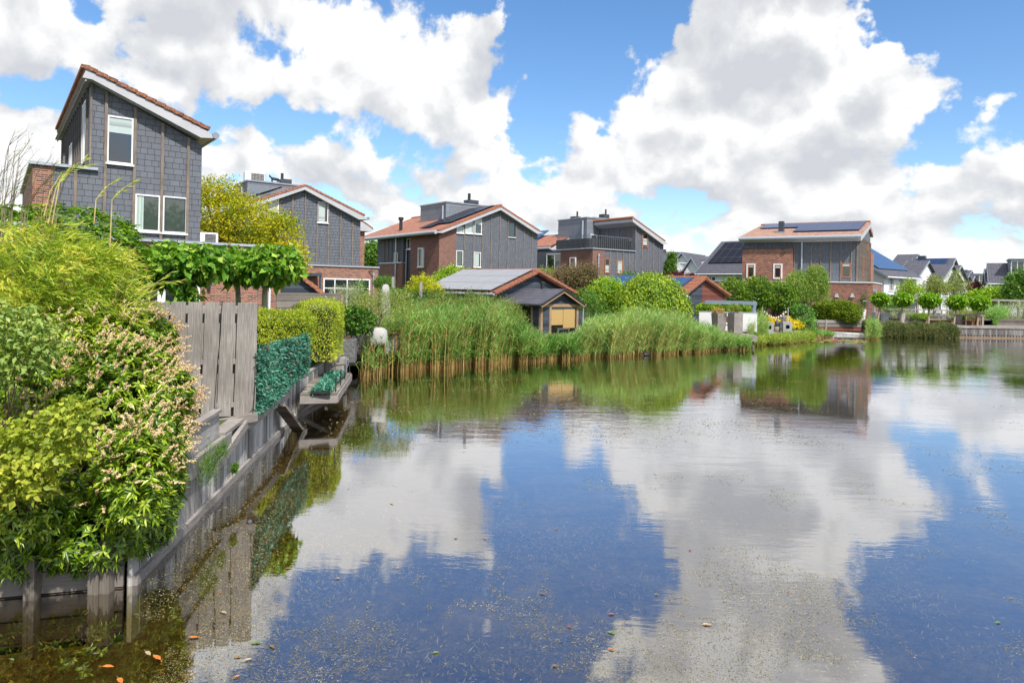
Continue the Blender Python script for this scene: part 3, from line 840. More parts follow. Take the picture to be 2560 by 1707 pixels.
    MB().box(aP - .06, aP + 5.26, bP - .06, bk + .06, zP + .002, zP + .12).build('penthouse_rim', 'zinc', H.root)
    MB().tube([(aP - .12, bP + .35, zP - .25), (aP - .12, bP + .35, 5.6)], .08, 8).build('downpipe', 'gutter', H.root, smooth=True)
    a, z = F(*q(1318, 130), 6.0)
    MB().box(a - .55, a + .55, 5.7, 6.6, z - 1.2, z + .25).build('chimney', 'dark_frame', H.root)
    MB().box(a - .5, a - .3, 5.8, 6.0, z + .252, z + .85).build('flue', 'black', H.root)
    # solar panels on the left slope near the gable: plane parallel to the roof
    e = (pT[0] - lT[0], pT[1] - lT[1])
    def on(t): return (lT[0] + e[0] * t, lT[1] + e[1] * t + .22)
    p0, p1 = on(.30), on(.985)
    H.pf([p0, p1, (p1[0], p1[1] + .06), (p0[0], p0[1] + .06)], .55, 4.3).build('solar_panel', 'solar_dark', H.root)
    p0, p1 = on(.18), on(.30)
    H.pf([p0, p1, (p1[0], p1[1] + .06), (p0[0], p0[1] + .06)], 2.4, 4.3).build('solar_panel', 'solar_dark', H.root)
    t_ = on(.25); MB().tube([(t_[0], 8.6, t_[1] - .1), (t_[0], 8.6, t_[1] + .85)], .16, 8).tube([(t_[0], 8.6, t_[1] + .852), (t_[0], 8.6, t_[1] + 1.1)], .25, 8).build('vent_pipe', 'black', H.root, smooth=True)
    return H
H3 = house3()

# ================================================================== HOUSE 4
def house4():
    H = Frame('terrace_house', 'grey shingled house with a zinc box, dark balcony railing and brick corner', 'house', 1658, 650, 73, 54)
    F, S = H.F, H.S
    q = lambda x, y: (1280 + x / 4.704, 500 + y / 4.704)
    aC = F(*q(1450, 400))[0]                      # corner under the ridge
    aM = F(*q(1085, 700))[0]; aB = F(*q(945, 700))[0]
    evz = F(*q(1778, 520))[1]; pk = F(*q(1455, 285))
    zb = F(*q(1445, 608))[1]
    H.pf([(aC, zb), (0, zb), (0, evz), (aC, pk[1])], 0, 11).build('gable_wall', 'slate_far', H.root)
    H.pf([(aM, 0), (0, 0), (0, zb - .002), (aM, zb - .002)], 0, 11).build('lower_wall', 'slate_far', H.root)
    H.pf([(aB, 0), (aM - .002, 0), (aM - .002, zb - .002), (aB, zb - .002)], -.04, S(*q(570, 700), aB)[0]).build('brick_wall', 'brick_far', H.root)
    bB = S(*q(570, 700), aB)[0]
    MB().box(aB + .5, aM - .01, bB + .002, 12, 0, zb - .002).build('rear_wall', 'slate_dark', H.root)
    # battens
    for X in (1525, 1593, 1660, 1730):
        a = F(*q(X, 600))[0]; batten_f(H, a, .2, interp([(aC, pk[1]), (0, evz)], a) - .05, w=.09)
    a = aC + .04; batten_f(H, a, .2, pk[1] - .05, w=.09)
    for X in (1150, 1228, 1303, 1373):
        a = F(*q(X, 750))[0]; batten_f(H, a, .2, zb - .02, w=.09)
    for k in range(6): batten_s(H, .7 + k * .82, zb + .05, pk[1] - .15, aC, w=.09)
    # roof of the right half
    fb = -.4
    pT = F(*q(1450, 232), fb); rT = F(*q(1800, 490), fb); rt = F(*q(1840, 520), fb); rB = F(*q(1775, 522), fb); pB = F(*q(1450, 272), fb)
    H.pf([(pT[0] - .35, pT[1] + .08), rT, rt, rB, (pB[0] - .35, pB[1] + .1)], fb, 6.0).build('roof_body', 'fascia', H.root)
    H.pf([(pT[0] - .35, pT[1] + .085), (rT[0], rT[1] + .005), (rT[0], rT[1] + .14), (pT[0] - .35, pT[1] + .23)], fb + .2, 6.0).build('roof', 'tile', H.root)
    H.pf([(pT[0], pT[1] - .4), rT, rt, rB], 6.002, 12).build('rear_roof', 'fascia', H.root)
    verge(H, (pT[0] - .35, pT[1] + .1), rT, fb - .03, 22)
    MB().tube([(pT[0] - .35, fb, pT[1] + .2), (pT[0] - .35, 6, pT[1] + .2)], .14, 8).build('ridge_tiles', 'tile_verge', H.root, smooth=True)
    # zinc box behind the terrace
    bZ = 5.4; aZ = F(*q(880, 300), bZ)[0]; zZ = F(*q(880, 212), bZ)[1]
    bk = S(*q(545, 245), aZ)[0]
    MB().box(aZ, aC - .01, bZ, bk, zb, zZ).build('zinc_box', 'zincwall', H.root)
    MB().box(aZ - .07, aC + 2.5, bZ - .07, bk + .07, zZ + .002, zZ + .12).build('zinc_box_rim', 'zinc', H.root)
    MB().tube([(aZ - .14, bZ + .5, zb), (aZ - .14, bZ + .5, zZ - .25)], .09, 8).build('downpipe', 'gutter', H.root, smooth=True)
    MB().box(aC, aC + 2.5, bZ + .8, bk, zb + 4, zZ).build('zinc_back', 'zincwall', H.root)
    fwin(H, [q(920, 405), q(998, 405), q(998, 480), q(920, 480)], b=bZ, frame='white', fw=.1, inner='dark_frame')
    for X, hh in ((1090, .75), (755, .15)):
        a, z = F(*q(X, 215), 8.5)
        MB().box(a - .45, a + .45, 8.2, 9, zZ + .122, zZ + .3 + hh).build('chimney', 'dark_frame', H.root)
        MB().tube([(a + .15, 8.5, zZ + .3 + hh), (a + .15, 8.5, zZ + .9 + hh)], .1, 6).build('flue', 'black', H.root)
    # left part of the old roof, behind
    b4 = 8.2
    l0 = F(*q(500, 552), b4); l1 = F(*q(752, 400), b4)
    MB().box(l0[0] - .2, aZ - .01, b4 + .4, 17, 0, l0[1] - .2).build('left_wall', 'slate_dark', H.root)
    H.pf([(l0[0] - .6, l0[1] - .3), l0, l1, (l1[0], l1[1] - .38), (l0[0], l0[1] - .4)], b4, 17).build('left_roof_body', 'fascia', H.root)
    H.pf([(l0[0] - .55, l0[1] - .02), (l1[0], l1[1] + .005), (l1[0], l1[1] + .14), (l0[0] - .55, l0[1] + .11)], b4 + .1, 17).build('left_roof', 'tile', H.root)
    MB().tube([(l0[0] - .6, b4, l0[1] - .15), (l0[0] - .6, 17, l0[1] - .15)], .14, 8).build('gutter', 'gutter', H.root, smooth=True)
    p0 = F(*q(430, 372), 14); 
    H.pf([(l1[0] - 3.0, l1[1] + .15 - 1.9 + .35), (l1[0], l1[1] + .6), (l1[0], l1[1] + .7), (l1[0] - 3.0, l1[1] - 1.1)], 13, 16).build('solar_panel', 'solar_blue2', H.root)
    # balcony: floor edge and curved dark railing
    cp = MB(); cp.box(aB - .1, aC + .0, -.14, .1, zb, zb + .1); cp.box(aB - .12, aB + .1, .102, bB + 1.2, zb, zb + .1)
    cp.build('balcony_coping', 'gutter', H.root)
    path = []
    a0 = aC - .25; a1 = aB + .9
    for k in range(18): path.append((a0 + (a1 - a0) * k / 17, .35))
    for k in range(1, 9):
        t = k / 9 * math.pi / 2; path.append((a1 - .8 * math.sin(t), .35 + .8 * (1 - math.cos(t))))
    for k in range(13): path.append((a1 - .8, 1.15 + (bB - .3) * k / 12))
    infill = MB(); bars = MB()
    for (x0, y0), (x1, y1) in zip(path, path[1:]):
        infill.beam((x0, y0, zb + .62), (x1, y1, zb + .62), .02, .92)
        n = max(1, int(math.hypot(x1 - x0, y1 - y0) / .16))
        for j in range(n):
            x = x0 + (x1 - x0) * j / n; y = y0 + (y1 - y0) * j / n
            bars.box(x - .015, x + .015, y - .02 - .015, y - .02 + .015, zb + .12, zb + 1.35)
        bars.beam((x0, y0, zb + 1.37), (x1, y1, zb + 1.37), .05, .05)
    infill.build('railing_screen', 'black', H.root); bars.build('railing', 'metal_grey', H.root)
    # windows
    ow = dict(frame='orange_frame', fw=.09, dep=.07)
    fwin(H, [q(1086, 690), q(1145, 692), q(1145, 862), q(1086, 858)], glass='glass_green', blind=[(0, 1, 0, .55, 'blindglass', 'half_blind')], **ow)
    fwin(H, [q(1232, 700), q(1300, 702), q(1300, 870), q(1232, 866)], blind=[(0, 1, 0, 1, 'blindglass', 'roller_blind')], **ow)
    fwin(H, [q(1532, 395), q(1594, 402), q(1592, 562), q(1530, 556)], blind=[(0, 1, .12, .68, 'blindglass', 'half_blind')], **ow)
    swin(H, [q(755, 675), q(685, 675), q(685, 850), q(755, 850)], aB, frame='white', fw=.12, dep=.12, inner='orange_frame', blind=[(0, 1, 0, 1, 'blindglass', 'roller_blind')])
    window(H, 's', aB + .5, bB + .15, bB + 2.9, .3, zb - .25, frame='white', fw=.1, mull=(.5,), trans=(.66,), blind=[(0, 1, 0, .62, 'slats', 'slat_blind')], out=-1)
    window(H, 's', l0[0] - .2, 11.6, 12.6, 1.0, 3.0, frame='orange_frame', fw=.09, out=-1)
    for b in (9.6, 10.6, 13, 15): batten_s(H, b, .3, l0[1] - .4, l0[0] - .2)
    a, z = F(*q(1008, 640)); MB().tube([(a, -.14, 0), (a, -.14, z - .2)], .08, 8).tube([(a, -.14, z - .19), (a, -.14, z + .05)], .12, 8).build('downpipe', 'gutter', H.root, smooth=True)
    return H
H4 = house4()

# ================================================================== HOUSE 5 (long eaves side to the water)
def house5():
    H = Frame('long_roof_house', 'brick and grey shingled house with blue solar panels on its long tiled roof', 'house', 1859, 700, 63.4, 123)
    F, S = H.F, H.S
    q = lambda x, y: (1700 + x / 4.704, 520 + y / 4.704)
    aR = F(*q(2090, 600))[0]; ze = F(*q(1400, 375))[1]
    zc = F(*q(2080, 872))[1]
    aM = F(*q(1332, 600))[0]; zbk = F(*q(1000, 482))[1]
    D = 9.5
    MB().box(0, aR, 0, D, zc, ze).build('front_wall', 'slate_far', H.root)
    MB().box(F(*q(733, 600), -.3)[0], aM, -.3, -.003, zc - .2, zbk).build('brick_block', 'brick', H.root)
    MB().box(F(*q(728, 600), -.3)[0], aM + .05, -.36, -.004, zbk + .002, zbk + .08).build('brick_coping', 'dark_frame', H.root)
    # roof: eaves line, ridge line
    e0 = F(*q(702, 372), -.55); e1 = F(*q(2125, 345), -.55)
    zE = (e0[1] + e1[1]) / 2
    # find ridge depth so that ridge corner falls on the photo
    rise = None
    best = None
    for i in range(20, 90):
        b = i * .1
        r1 = F(*q(2250, 165), b)
        err = abs(r1[0] - e1[0])
        if best is None or err < best[0]: best = (err, b, r1[1])
    bR, zR = best[1], best[2]
    bR = max(4.5, bR)
    zR = F(*q(2250, 165), bR)[1]
    aL, aRR = e0[0], e1[0]
    th = .22
    body = MB().prism([(aL, -.55, zE - .12), (aL, -.55, zE + .12), (aL, bR, zR - .12), (aL, bR, zR - .45), (aL, -.1, zE - .3)], (aRR - aL, 0, 0))
    body.build('roof_body', 'fascia', H.root)
    MB().prism([(aL, -.6, zE + .125), (aL, bR, zR - .115), (aL, bR, zR), (aL, -.6, zE + .24)], (aRR - aL, 0, 0)).build('roof', 'tile_pale', H.root)
    MB().prism([(aL + .1, bR + .002, zR - .1), (aL + .1, bR + .002, zR - .5), (aL + .1, D + 1, zE + .8), (aL + .1, D + 1, zE + 1.1)], (aRR - aL - .2, 0, 0)).build('rear_roof', 'tile_pale', H.root)
    # gable triangles
    for a in (0, aR - .1):
        MB().prism([(a, 0, ze + .002), (a, bR, zR - .5), (a, D, zE + .6), (a, D, ze + .002)], (.1, 0, 0)).build('gable', 'slate_far', H.root)
    rd = MB()
    n = int((aRR - aL) / .33)
    for k in range(n): rd.tube([(aL + k * .33, bR, zR + .02), (aL + k * .33 + .31, bR, zR + .035)], .12, 7)
    rd.build('ridge_tiles', 'tile_verge_old', H.root)
    MB().tube([(aL - .05, -.66, zE + .06), (aRR + .05, -.66, zE + .06)], .17, 10).build('gutter', 'gutter', H.root, smooth=True)
    # solar arrays on the slope
    def slope(a, t, lift): return (a, -.6 + (bR + .6) * t, zE + .24 + (zR - zE - .24) * t + lift)
    L = aRR - aL
    def arr(f0, f1, t0, t1, mt, label=None):
        mb = MB(); p = [slope(aL + L * f0, t0, .09), slope(aL + L * f1, t0, .09), slope(aL + L * f1, t1, .09), slope(aL + L * f0, t1, .09)]
        mb.hexa(p + [(x, y, z + .05) for x, y, z in p]); o = mb.build('solar_panel', mt, H.root)
        if label: o['label'] = label
    arr(.06, .235, .62, .92, 'solar_blue2', 'single light blue solar panel at the left end')
    arr(.245, .42, .62, .95, 'solar'); arr(.42, .965, .26, .95, 'solar')
    t_ = slope(aL + L * .305, .36, 0)
    MB().box(t_[0] - .22, t_[0] + .22, t_[1] - .25, t_[1] + .25, t_[2] - .1, t_[2] + .95).build('chimney', 'dark_frame', H.root)
    MB().box(t_[0] - .4, t_[0] + .4, t_[1] - .8, t_[1] - .252, t_[2] - .2, t_[2] - .04).build('flashing', 'zinc', H.root)
    # battens
    for X in (1433, 1545, 1657, 1775, 1895, 2018): batten_f(H, F(*q(X, 600))[0], zc, ze, w=.09)
    for X in (800, 905, 1010, 1117, 1227): batten_f(H, F(*q(X, 420))[0], zbk + .1, ze, w=.08)
    batten_f(H, aM + .1, zc, ze, w=.08); batten_f(H, aR - .05, zc, ze, w=.08)
    a = F(*q(1436, 500))[0]; MB().tube([(a, -.12, zc), (a, -.12, ze)], .07, 8).build('downpipe', 'gutter', H.root, smooth=True)
    b = .5
    while b < D: batten_s(H, b, zc, ze + .2, aR, out=1, w=.07, d=.14); b += .7
    # windows
    W = lambda pts, b=0.0, **k: fwin(H, [q(*p) for p in pts], b=b, **k)
    W([(783, 655), (888, 655), (885, 832), (780, 830)], b=-.3, frame='white', fw=.12, inner='orange_frame', blind=[(.1, .9, .82, .94, 'blindglass', 'roller_blind')])
    W([(1098, 655), (1206, 655), (1203, 836), (1095, 834)], b=-.3, frame='white', fw=.12, inner='orange_frame', blind=[(.1, .9, .76, .94, 'blindglass', 'roller_blind')])
    W([(1903, 648), (2010, 648), (2006, 818), (1900, 816)], frame='orange_frame', fw=.07, blind=[(0, 1, .82, 1, 'blindglass', 'roller_blind')])
    W([(1548, 668), (1655, 668), (1655, 830), (1548, 830)], frame='orange_frame', fw=.07)
    window(H, 's', aR, 2.6, 3.3, zc + .6, zc + 2.3, frame='orange_frame', fw=.1, out=1, dep=.16)
    window(H, 's', aR, 5.6, 6.4, zc + 3.0, ze - .1, frame='orange_frame', fw=.1, out=1, dep=.16)
    a, z = F(*q(1222, 520), -.3); MB().box(a - .15, a + .15, -.42, -.302, z - .08, z + .08).build('vent', 'dark_frame', H.root)
    MB().box(aR + .002, aR + .28, 7.6, D + .6, 0, zc + 2.9).build('rear_brick_wall', 'brick', H.root)
    # brick ground floor wider than the upper floors, standing forward
    bE = -1.6
    x0 = F(*q(1180, 900), bE)[0]; x1 = F(*q(2268, 900), bE)[0]; zx = F(*q(2268, 884), bE)[1]
    MB().box(x0, x1, bE, 6, 0, zx).build('extension', 'brick', H.root)
    MB().box(F(*q(330, 900), -.2)[0], x0 - .002, -.4, 4, 0, zx).build('left_extension', 'brick', H.root)
    cp = MB(); cp.box(x0 - .05, x1 + .06, bE - .06, 6.05, zx + .002, zx + .09); cp.build('coping', 'white', H.root)
    MB().box(F(*q(330, 900), -.2)[0], x0 - .06, -.46, 4.05, zx + .002, zx + .09).build('coping', 'gutter', H.root)
    for X in (1845, 2028):
        a, z = F(*q(X, 1028), bE)
        MB().hexa([(a - .17, bE - .2, z - .16), (a + .17, bE - .2, z - .16), (a + .17, bE - .002, z - .16), (a - .17, bE - .002, z - .16),
                   (a - .07, bE - .1, z + .16), (a + .07, bE - .1, z + .16), (a + .07, bE - .002, z + .16), (a - .07, bE - .002, z + .16)]).build('wall_lamp', 'concrete', H.root)
    a = x1 + .12; MB().tube([(a, bE + .35, 0), (a, bE + .35, zx - .7)], .07, 8).box(a - .14, a + .14, bE + .2, bE + .5, zx - .7, zx - .45).build('downpipe', 'gutter', H.root)
    window(H, 's', x1, 3.6, 5.2, .1, 2.4, frame='orange_frame', fw=.1, out=1, dep=.08)
    return H
H5 = house5()

# ================================================================== ground, pond bed, water
POND = [(-40, -30), (-40, 4.2), (-6.6, 5.9), (-3.72, 6.75), (-4.30, 11.0), (-4.80, 15.1), (-5.15, 18.9), (-7.2, 19.6), (-7.6, 25.8), (-3.2, 29.0), (1.5, 32.2), (7.0, 34.6),
        (12.0, 40.0), (15.5, 44.8), (20.8, 47.6), (21.6, 49.5), (25.7, 50.5), (32.0, 50.95), (60, 53.5), (110, 57), (110, -30)]
def flat_poly(name, pts, z, m, kind='structure'):
    tri = tessellate_polygon([[Vector((x, y, 0)) for x, y in pts]])
    mb = MB(); mb.v = [(x, y, z) for x, y in pts]; mb.f = [list(t) for t in tri]
    o = mb.build(name, m)
    if kind: o['kind'] = kind
    return o

def m_ground(name):
    m, w = newmat(name)
    co = objco(w); n = w.noise(co, .6, 8, .7); n2 = w.noise(co, 14, 5, .7)
    col = w.ramp(w.m('ADD', w.m('MULTIPLY', n, .6), w.m('MULTIPLY', n2, .4)), [(.3, (.035, .045, .018)), (.5, (.06, .085, .025)), (.62, (.10, .12, .04)), (.75, (.12, .10, .06))])
    w.setin(w.b.inputs['Base Color'], col); w.b.inputs['Roughness'].default_value = .95; bump(w, n2, .6, .05)
    return m
def m_bed(name):
    m, w = newmat(name)
    co = objco(w); n = w.noise(co, .9, 8, .75, .4); n2 = w.noise(co, 9, 6, .75, .6); n3 = w.noise(co, 40, 4, .8)
    v = w.m('ADD', w.m('ADD', w.m('MULTIPLY', n, .5), w.m('MULTIPLY', n2, .35)), w.m('MULTIPLY', n3, .25))
    col = w.ramp(v, [(.38, (.025, .018, .007)), (.50, (.09, .058, .018)), (.60, (.20, .15, .04)), (.72, (.36, .29, .11))])
    w.setin(w.b.inputs['Base Color'], col); w.b.inputs['Roughness'].default_value = .95; bump(w, v, 1.0, .08)
    return m
def m_water(name):
    m, w = newmat(name)
    w.nt.nodes.remove(w.b)
    co = objco(w)
    fr = w.n('ShaderNodeFresnel'); fr.inputs['IOR'].default_value = 1.33
    # ripples: calm near the left wall, breezy patches further out
    mask = w.smooth(w.noise(scalev(w, co, (.05, .10, 1)), 1.0, 4, .6), .44, .62)
    r1 = w.noise(scalev(w, co, (1.1, 3.4, 1)), 1.0, 3, .55, .3)
    r2 = w.noise(scalev(w, co, (5, 13, 1)), 1.0, 3, .6, .3)
    r3 = w.noise(scalev(w, co, (.25, .6, 1)), 1.0, 2, .5)
    sp = w.n('ShaderNodeSeparateXYZ'); w.nt.links.new(co, sp.inputs[0])
    far = w.smooth(sp.outputs[1], 9.0, 34.0, .25, 1.0)
    h = w.m('ADD', w.m('MULTIPLY', r1, .020), w.m('MULTIPLY', r2, .0062))
    h = w.m('MULTIPLY', h, w.m('ADD', w.m('MULTIPLY', mask, .9), .28))
    h = w.m('MULTIPLY', h, far)
    h = w.m('ADD', h, w.m('MULTIPLY', r3, .006))
    bp = w.n('ShaderNodeBump'); bp.inputs['Strength'].default_value = 1.0; bp.inputs['Distance'].default_value = .55
    w.nt.links.new(h, bp.inputs['Height'])
    gl = w.n('ShaderNodeBsdfGlossy'); gl.inputs['Roughness'].default_value = .015; gl.inputs['Color'].default_value = (.93, .95, 1.0, 1)
    w.nt.links.new(bp.outputs[0], gl.inputs['Normal'])
    tr = w.n('ShaderNodeBsdfTransparent'); tr.inputs[0].default_value = (.86, .80, .58, 1)
    f = w.m('POWER', fr.outputs[0], .36)
    f = w.m('MULTIPLY', f, 1.06, clamp=True)
    mx = w.n('ShaderNodeMixShader'); w.nt.links.new(f, mx.inputs[0]); w.nt.links.new(tr.outputs[0], mx.inputs[1]); w.nt.links.new(gl.outputs[0], mx.inputs[2])
    w.nt.links.new(mx.outputs[0], w.out.inputs[0])
    return m
M['pale_board_h'] = m_wood('bleached_board', (.26, .24, .23), (.60, .58, .56), horiz=True, blotch=.6)
M['post_brown'] = m_wood('wet_brown_post', (.10, .085, .07), (.30, .26, .22))
M['ground'] = m_ground('garden_ground'); M['bed'] = m_bed('pond_bed'); M['water'] = m_water('pond_water')
LAND = [(110, -30), (900, -30), (1400, 1400), (-1400, 1400), (-900, -30), (-40, -30)]
flat_poly('ground', POND + LAND, .86, 'ground')
flat_poly('pond_bed', [(-60, -40), (140, -40), (140, 75), (-60, 75)], -.55, 'bed')
flat_poly('water', [(-55, -38), (135, -38), (135, 70), (-55, 70)], 0.0, 'water')

# bank below the ground edge where no planked wall stands
def bank(name, pts, m, label, cat, top=.855, t=.12):
    mb = MB()
    for (x0, y0), (x1, y1) in zip(pts, pts[1:]):
        d = Vector((x1 - x0, y1 - y0, 0)).normalized(); n = Vector((d.y, -d.x, 0)) * t
        mb.hexa([Vector((x0, y0, -.6)), Vector((x1, y1, -.6)), Vector((x1, y1, -.6)) + n, Vector((x0, y0, -.6)) + n,
                 Vector((x0, y0, top)), Vector((x1, y1, top)), Vector((x1, y1, top)) + n, Vector((x0, y0, top)) + n])
    return mb
b_ = bank('bank', POND[6:17], 'earth', None, None)
o = b_.build('bank', 'earth'); o['kind'] = 'structure'

# near planked retaining wall (runs away from the viewer) with cap, waling and braces
def pl(t0, t1, n):  # split a line
    return [t0.lerp(t1, k / n) for k in range(n + 1)]
def retaining_near():
    t = thing('retaining_wall', 'long weathered planked retaining wall running from under the big bush to the jetty', 'retaining wall', (-3.72, 6.75, 0))
    L = Vector(t.location)
    pts = [Vector((x, y, 0)) - L for x, y in POND[3:7]]
    mb = MB()
    for a, b in zip(pts, pts[1:]):
        d = (b - a).normalized(); n = Vector((d.y, -d.x, 0)) * .05
        N = int((b - a).length / .175)
        for k in range(N):
            p = a + (b - a) * (k / N); q = a + (b - a) * ((k + .988) / N)
            j = n * random.uniform(.75, 1.25); z1 = .62 if (a.x > -.4 and k < N * .70 and a.y < .5) else .80
            mb.hexa([p + Vector((0, 0, -.6)), q + Vector((0, 0, -.6)), q + j + Vector((0, 0, -.6)), p + j + Vector((0, 0, -.6)),
                     p + Vector((0, 0, z1)), q + Vector((0, 0, z1)), q + j + Vector((0, 0, z1)), p + j + Vector((0, 0, z1))])
    mb.build('planks', 'sheet_pile', t)
    cp = MB(); wl = MB(); ft = MB(); up = MB()
    for a, b in zip(pts, pts[1:]):
        d = (b - a).normalized(); n = Vector((d.y, -d.x, 0))
        near = a.y < .5; zc = 1.185 if near else .845; b_ = a.lerp(b, .70) if near else b
        a_ = a.lerp(b, .26) if near else a
        cp.beam(a_ + Vector((0, 0, zc)), b_ + Vector((0, 0, zc)), .12, .045)
        if near: cp.beam(b_ + Vector((0, 0, .845)), b + Vector((0, 0, .845)), .22, .05); up.beam(a_ + Vector((0, 0, .755)), b_ + Vector((0, 0, .755)), .05, .265); up.beam(a_ + Vector((0, 0, 1.025)), b_ + Vector((0, 0, 1.025)), .05, .265)
        ft.beam(a + n * .075 + Vector((0, 0, .05)), b + n * .075 + Vector((0, 0, .05)), .05, .10)
    a = pts[0]; b = pts[1]; d = (b - a).normalized(); n = Vector((d.y, -d.x, 0))
    wl.beam(a + d * 1.0 + n * .09 + Vector((0, 0, .72)), a + d * 3.3 + n * .09 + Vector((0, 0, .72)), .07, .21)
    up.build('top_boards', 'pale_board_h', t); cp.build('cap_board', 'board_grey_h', t); wl.build('waling_board', 'board_grey_h', t); ft.build('foot_board', 'board_grey_h', t)
    bo = MB()
    for k in range(8):
        p = a + d * (1.1 + k * .30) + n * .127 + Vector((0, 0, .72 + (.05 if k % 2 else -.05)))
        bo.beam(p, p + n * .012, .03, .03)
    bo.build('bolts', 'metal_grey', t)
retaining_near()

def retaining_bush():
    p = [Vector((x, y, 0)) for x, y in POND[1:4]]
    t = thing('plank_edging', 'low dark edging of horizontal planks and posts below the big bush', 'retaining wall', p[2])
    L = Vector(t.location)
    a, b = p[1] - L, Vector((-.02, -.02, 0)); a2 = a + (a - b).normalized() * 6
    d = (b - a2).normalized(); n = Vector((d.y, -d.x, 0)); Ln = (b - a2).length
    mb = MB()
    for k, z in enumerate((-.35, -.11, .13, .37)):
        mb.beam(a2 + Vector((0, 0, z)) , b + Vector((0, 0, z)), .05 + .01 * (k % 2), .225)
    mb.build('planks', 'plank_wall_h', t)
    for s_ in (.13, .22, .75, 1.55, 2.35, 3.2, 4.3, 5.4):
        q = b - d * s_ + n * .075
        MB().box(q.x - .05, q.x + .05, q.y - .05, q.y + .05, -.6, .42 + .08 * (s_ < .3) + random.uniform(-.02, .03)).build('post', 'post_brown', t)
retaining_bush()

# ------------------------------------------------------------------ tall plank fence
def plank_fence():
    L = P(340, 755, 10.35); Rr = P(644, 758, 10.95)
    t = thing('plank_fence', 'tall weathered hit-and-miss plank fence beside the big bush', 'fence', (L.x, L.y, .9))
    d = Vector((Rr.x - L.x, Rr.y - L.y, 0)); W = d.length; t.rotation_euler = (0, 0, math.atan2(d.y, d.x))
    top = 1.78; n = 9; w = .205
    xs = []
    for k in range(9):                       # front boards, uneven gaps
        xs.append(k)
    step = (W - .14) / 6.75
    for k in range(7):
        x = k * step + .02 + random.uniform(-.008, .008); lean = random.uniform(-.004, .004) - .035
        zt = top + random.uniform(-.006, .006); zb = .0 + random.uniform(-.03, .01) + (.0 if k < 5 else .02)
        mb = MB(); mb.hexa([(x + lean, -.055, zb), (x + lean + w, -.055, zb), (x + lean + w, -.03, zb), (x + lean, -.03, zb), (x, -.055, zt), (x + w, -.055, zt), (x + w, -.03, zt), (x, -.03, zt)])
        mb.build('board', 'board_grey', t, bevel=.004)
    for k in range(7):
        x = k * step + .02 + step * .55
        mb = MB(); mb.box(x + .03, x + w * .8, .10, .122, .0, top - .05); mb.build('rear_board', 'board_grey', t)
    MB().box(W - .13, W, -.03, .03, -.02, top).build('board', 'board_grey', t, bevel=.004)
    for z in (top - .16, .82, .14):
        MB().box(0, W - .02, -.028, .032, z, z + .07).build('rail', 'board_grey_h', t)
    # beam under the fence, brackets, struts to the wall
    x0 = 1.05
    mb = MB(); mb.hexa([(x0, -.09, -.19), (W + .04, -.09, -.09), (W + .04, .0, -.09), (x0, .0, -.19), (x0, -.09, -.05), (W + .04, -.09, .05), (W + .04, .0, .05), (x0, .0, -.05)])
    mb.build('beam', 'board_grey_h', t, bevel=.006)
    MB().box(x0 - .03, x0, -.12, .0, -.25, .05).build('bracket', 'metal_grey', t)
    for x in (W - .75, W - .5):
        MB().box(x, x + .09, -.0 + .01, .09, -.75, -.12).build('post', 'board_grey', t)
    MB().beam((W - .78, .1 - .25, -.72), (W + .05, .35, -.02), .07, .12).build('strut', 'board_grey_h', t)
    MB().tube([(W * .70, -.07, top + .02), (W * .695, -.072, top - .1), (W * .69, -.068, top - .5), (W * .67, -.07, top - .95), (W * .655, -.066, .3), (W * .65, -.068, 0)], .006, 5).build('cable', 'black', t)
    return t
plank_fence()

def brace(name, label, cat, p0, p1, w, h, m='board_grey_h', parts=()):
    o = MB().beam(p0, p1, w, h).build(name, m)
    return tag(o, label, cat)
brace('leaning_plank', 'dark plank leaning from the wall down into the water below the ivy screen', 'plank', P(699, 1012, 13.2), P(748, 1078, 14.2), .24, .05, 'plank_wall_h')
brace('long_strut', 'long loose strut lying along the retaining wall under the ivy screen', 'strut', Vector((-4.20, 11.0, .70)), Vector((-4.60, 14.3, .70)), .06, .13)
brace('lower_strut', 'bolted diagonal strut on the wall planks below the fence beam', 'strut', Vector((-3.98, 9.35, .46)), Vector((-4.16, 10.95, .80)), .07, .13)

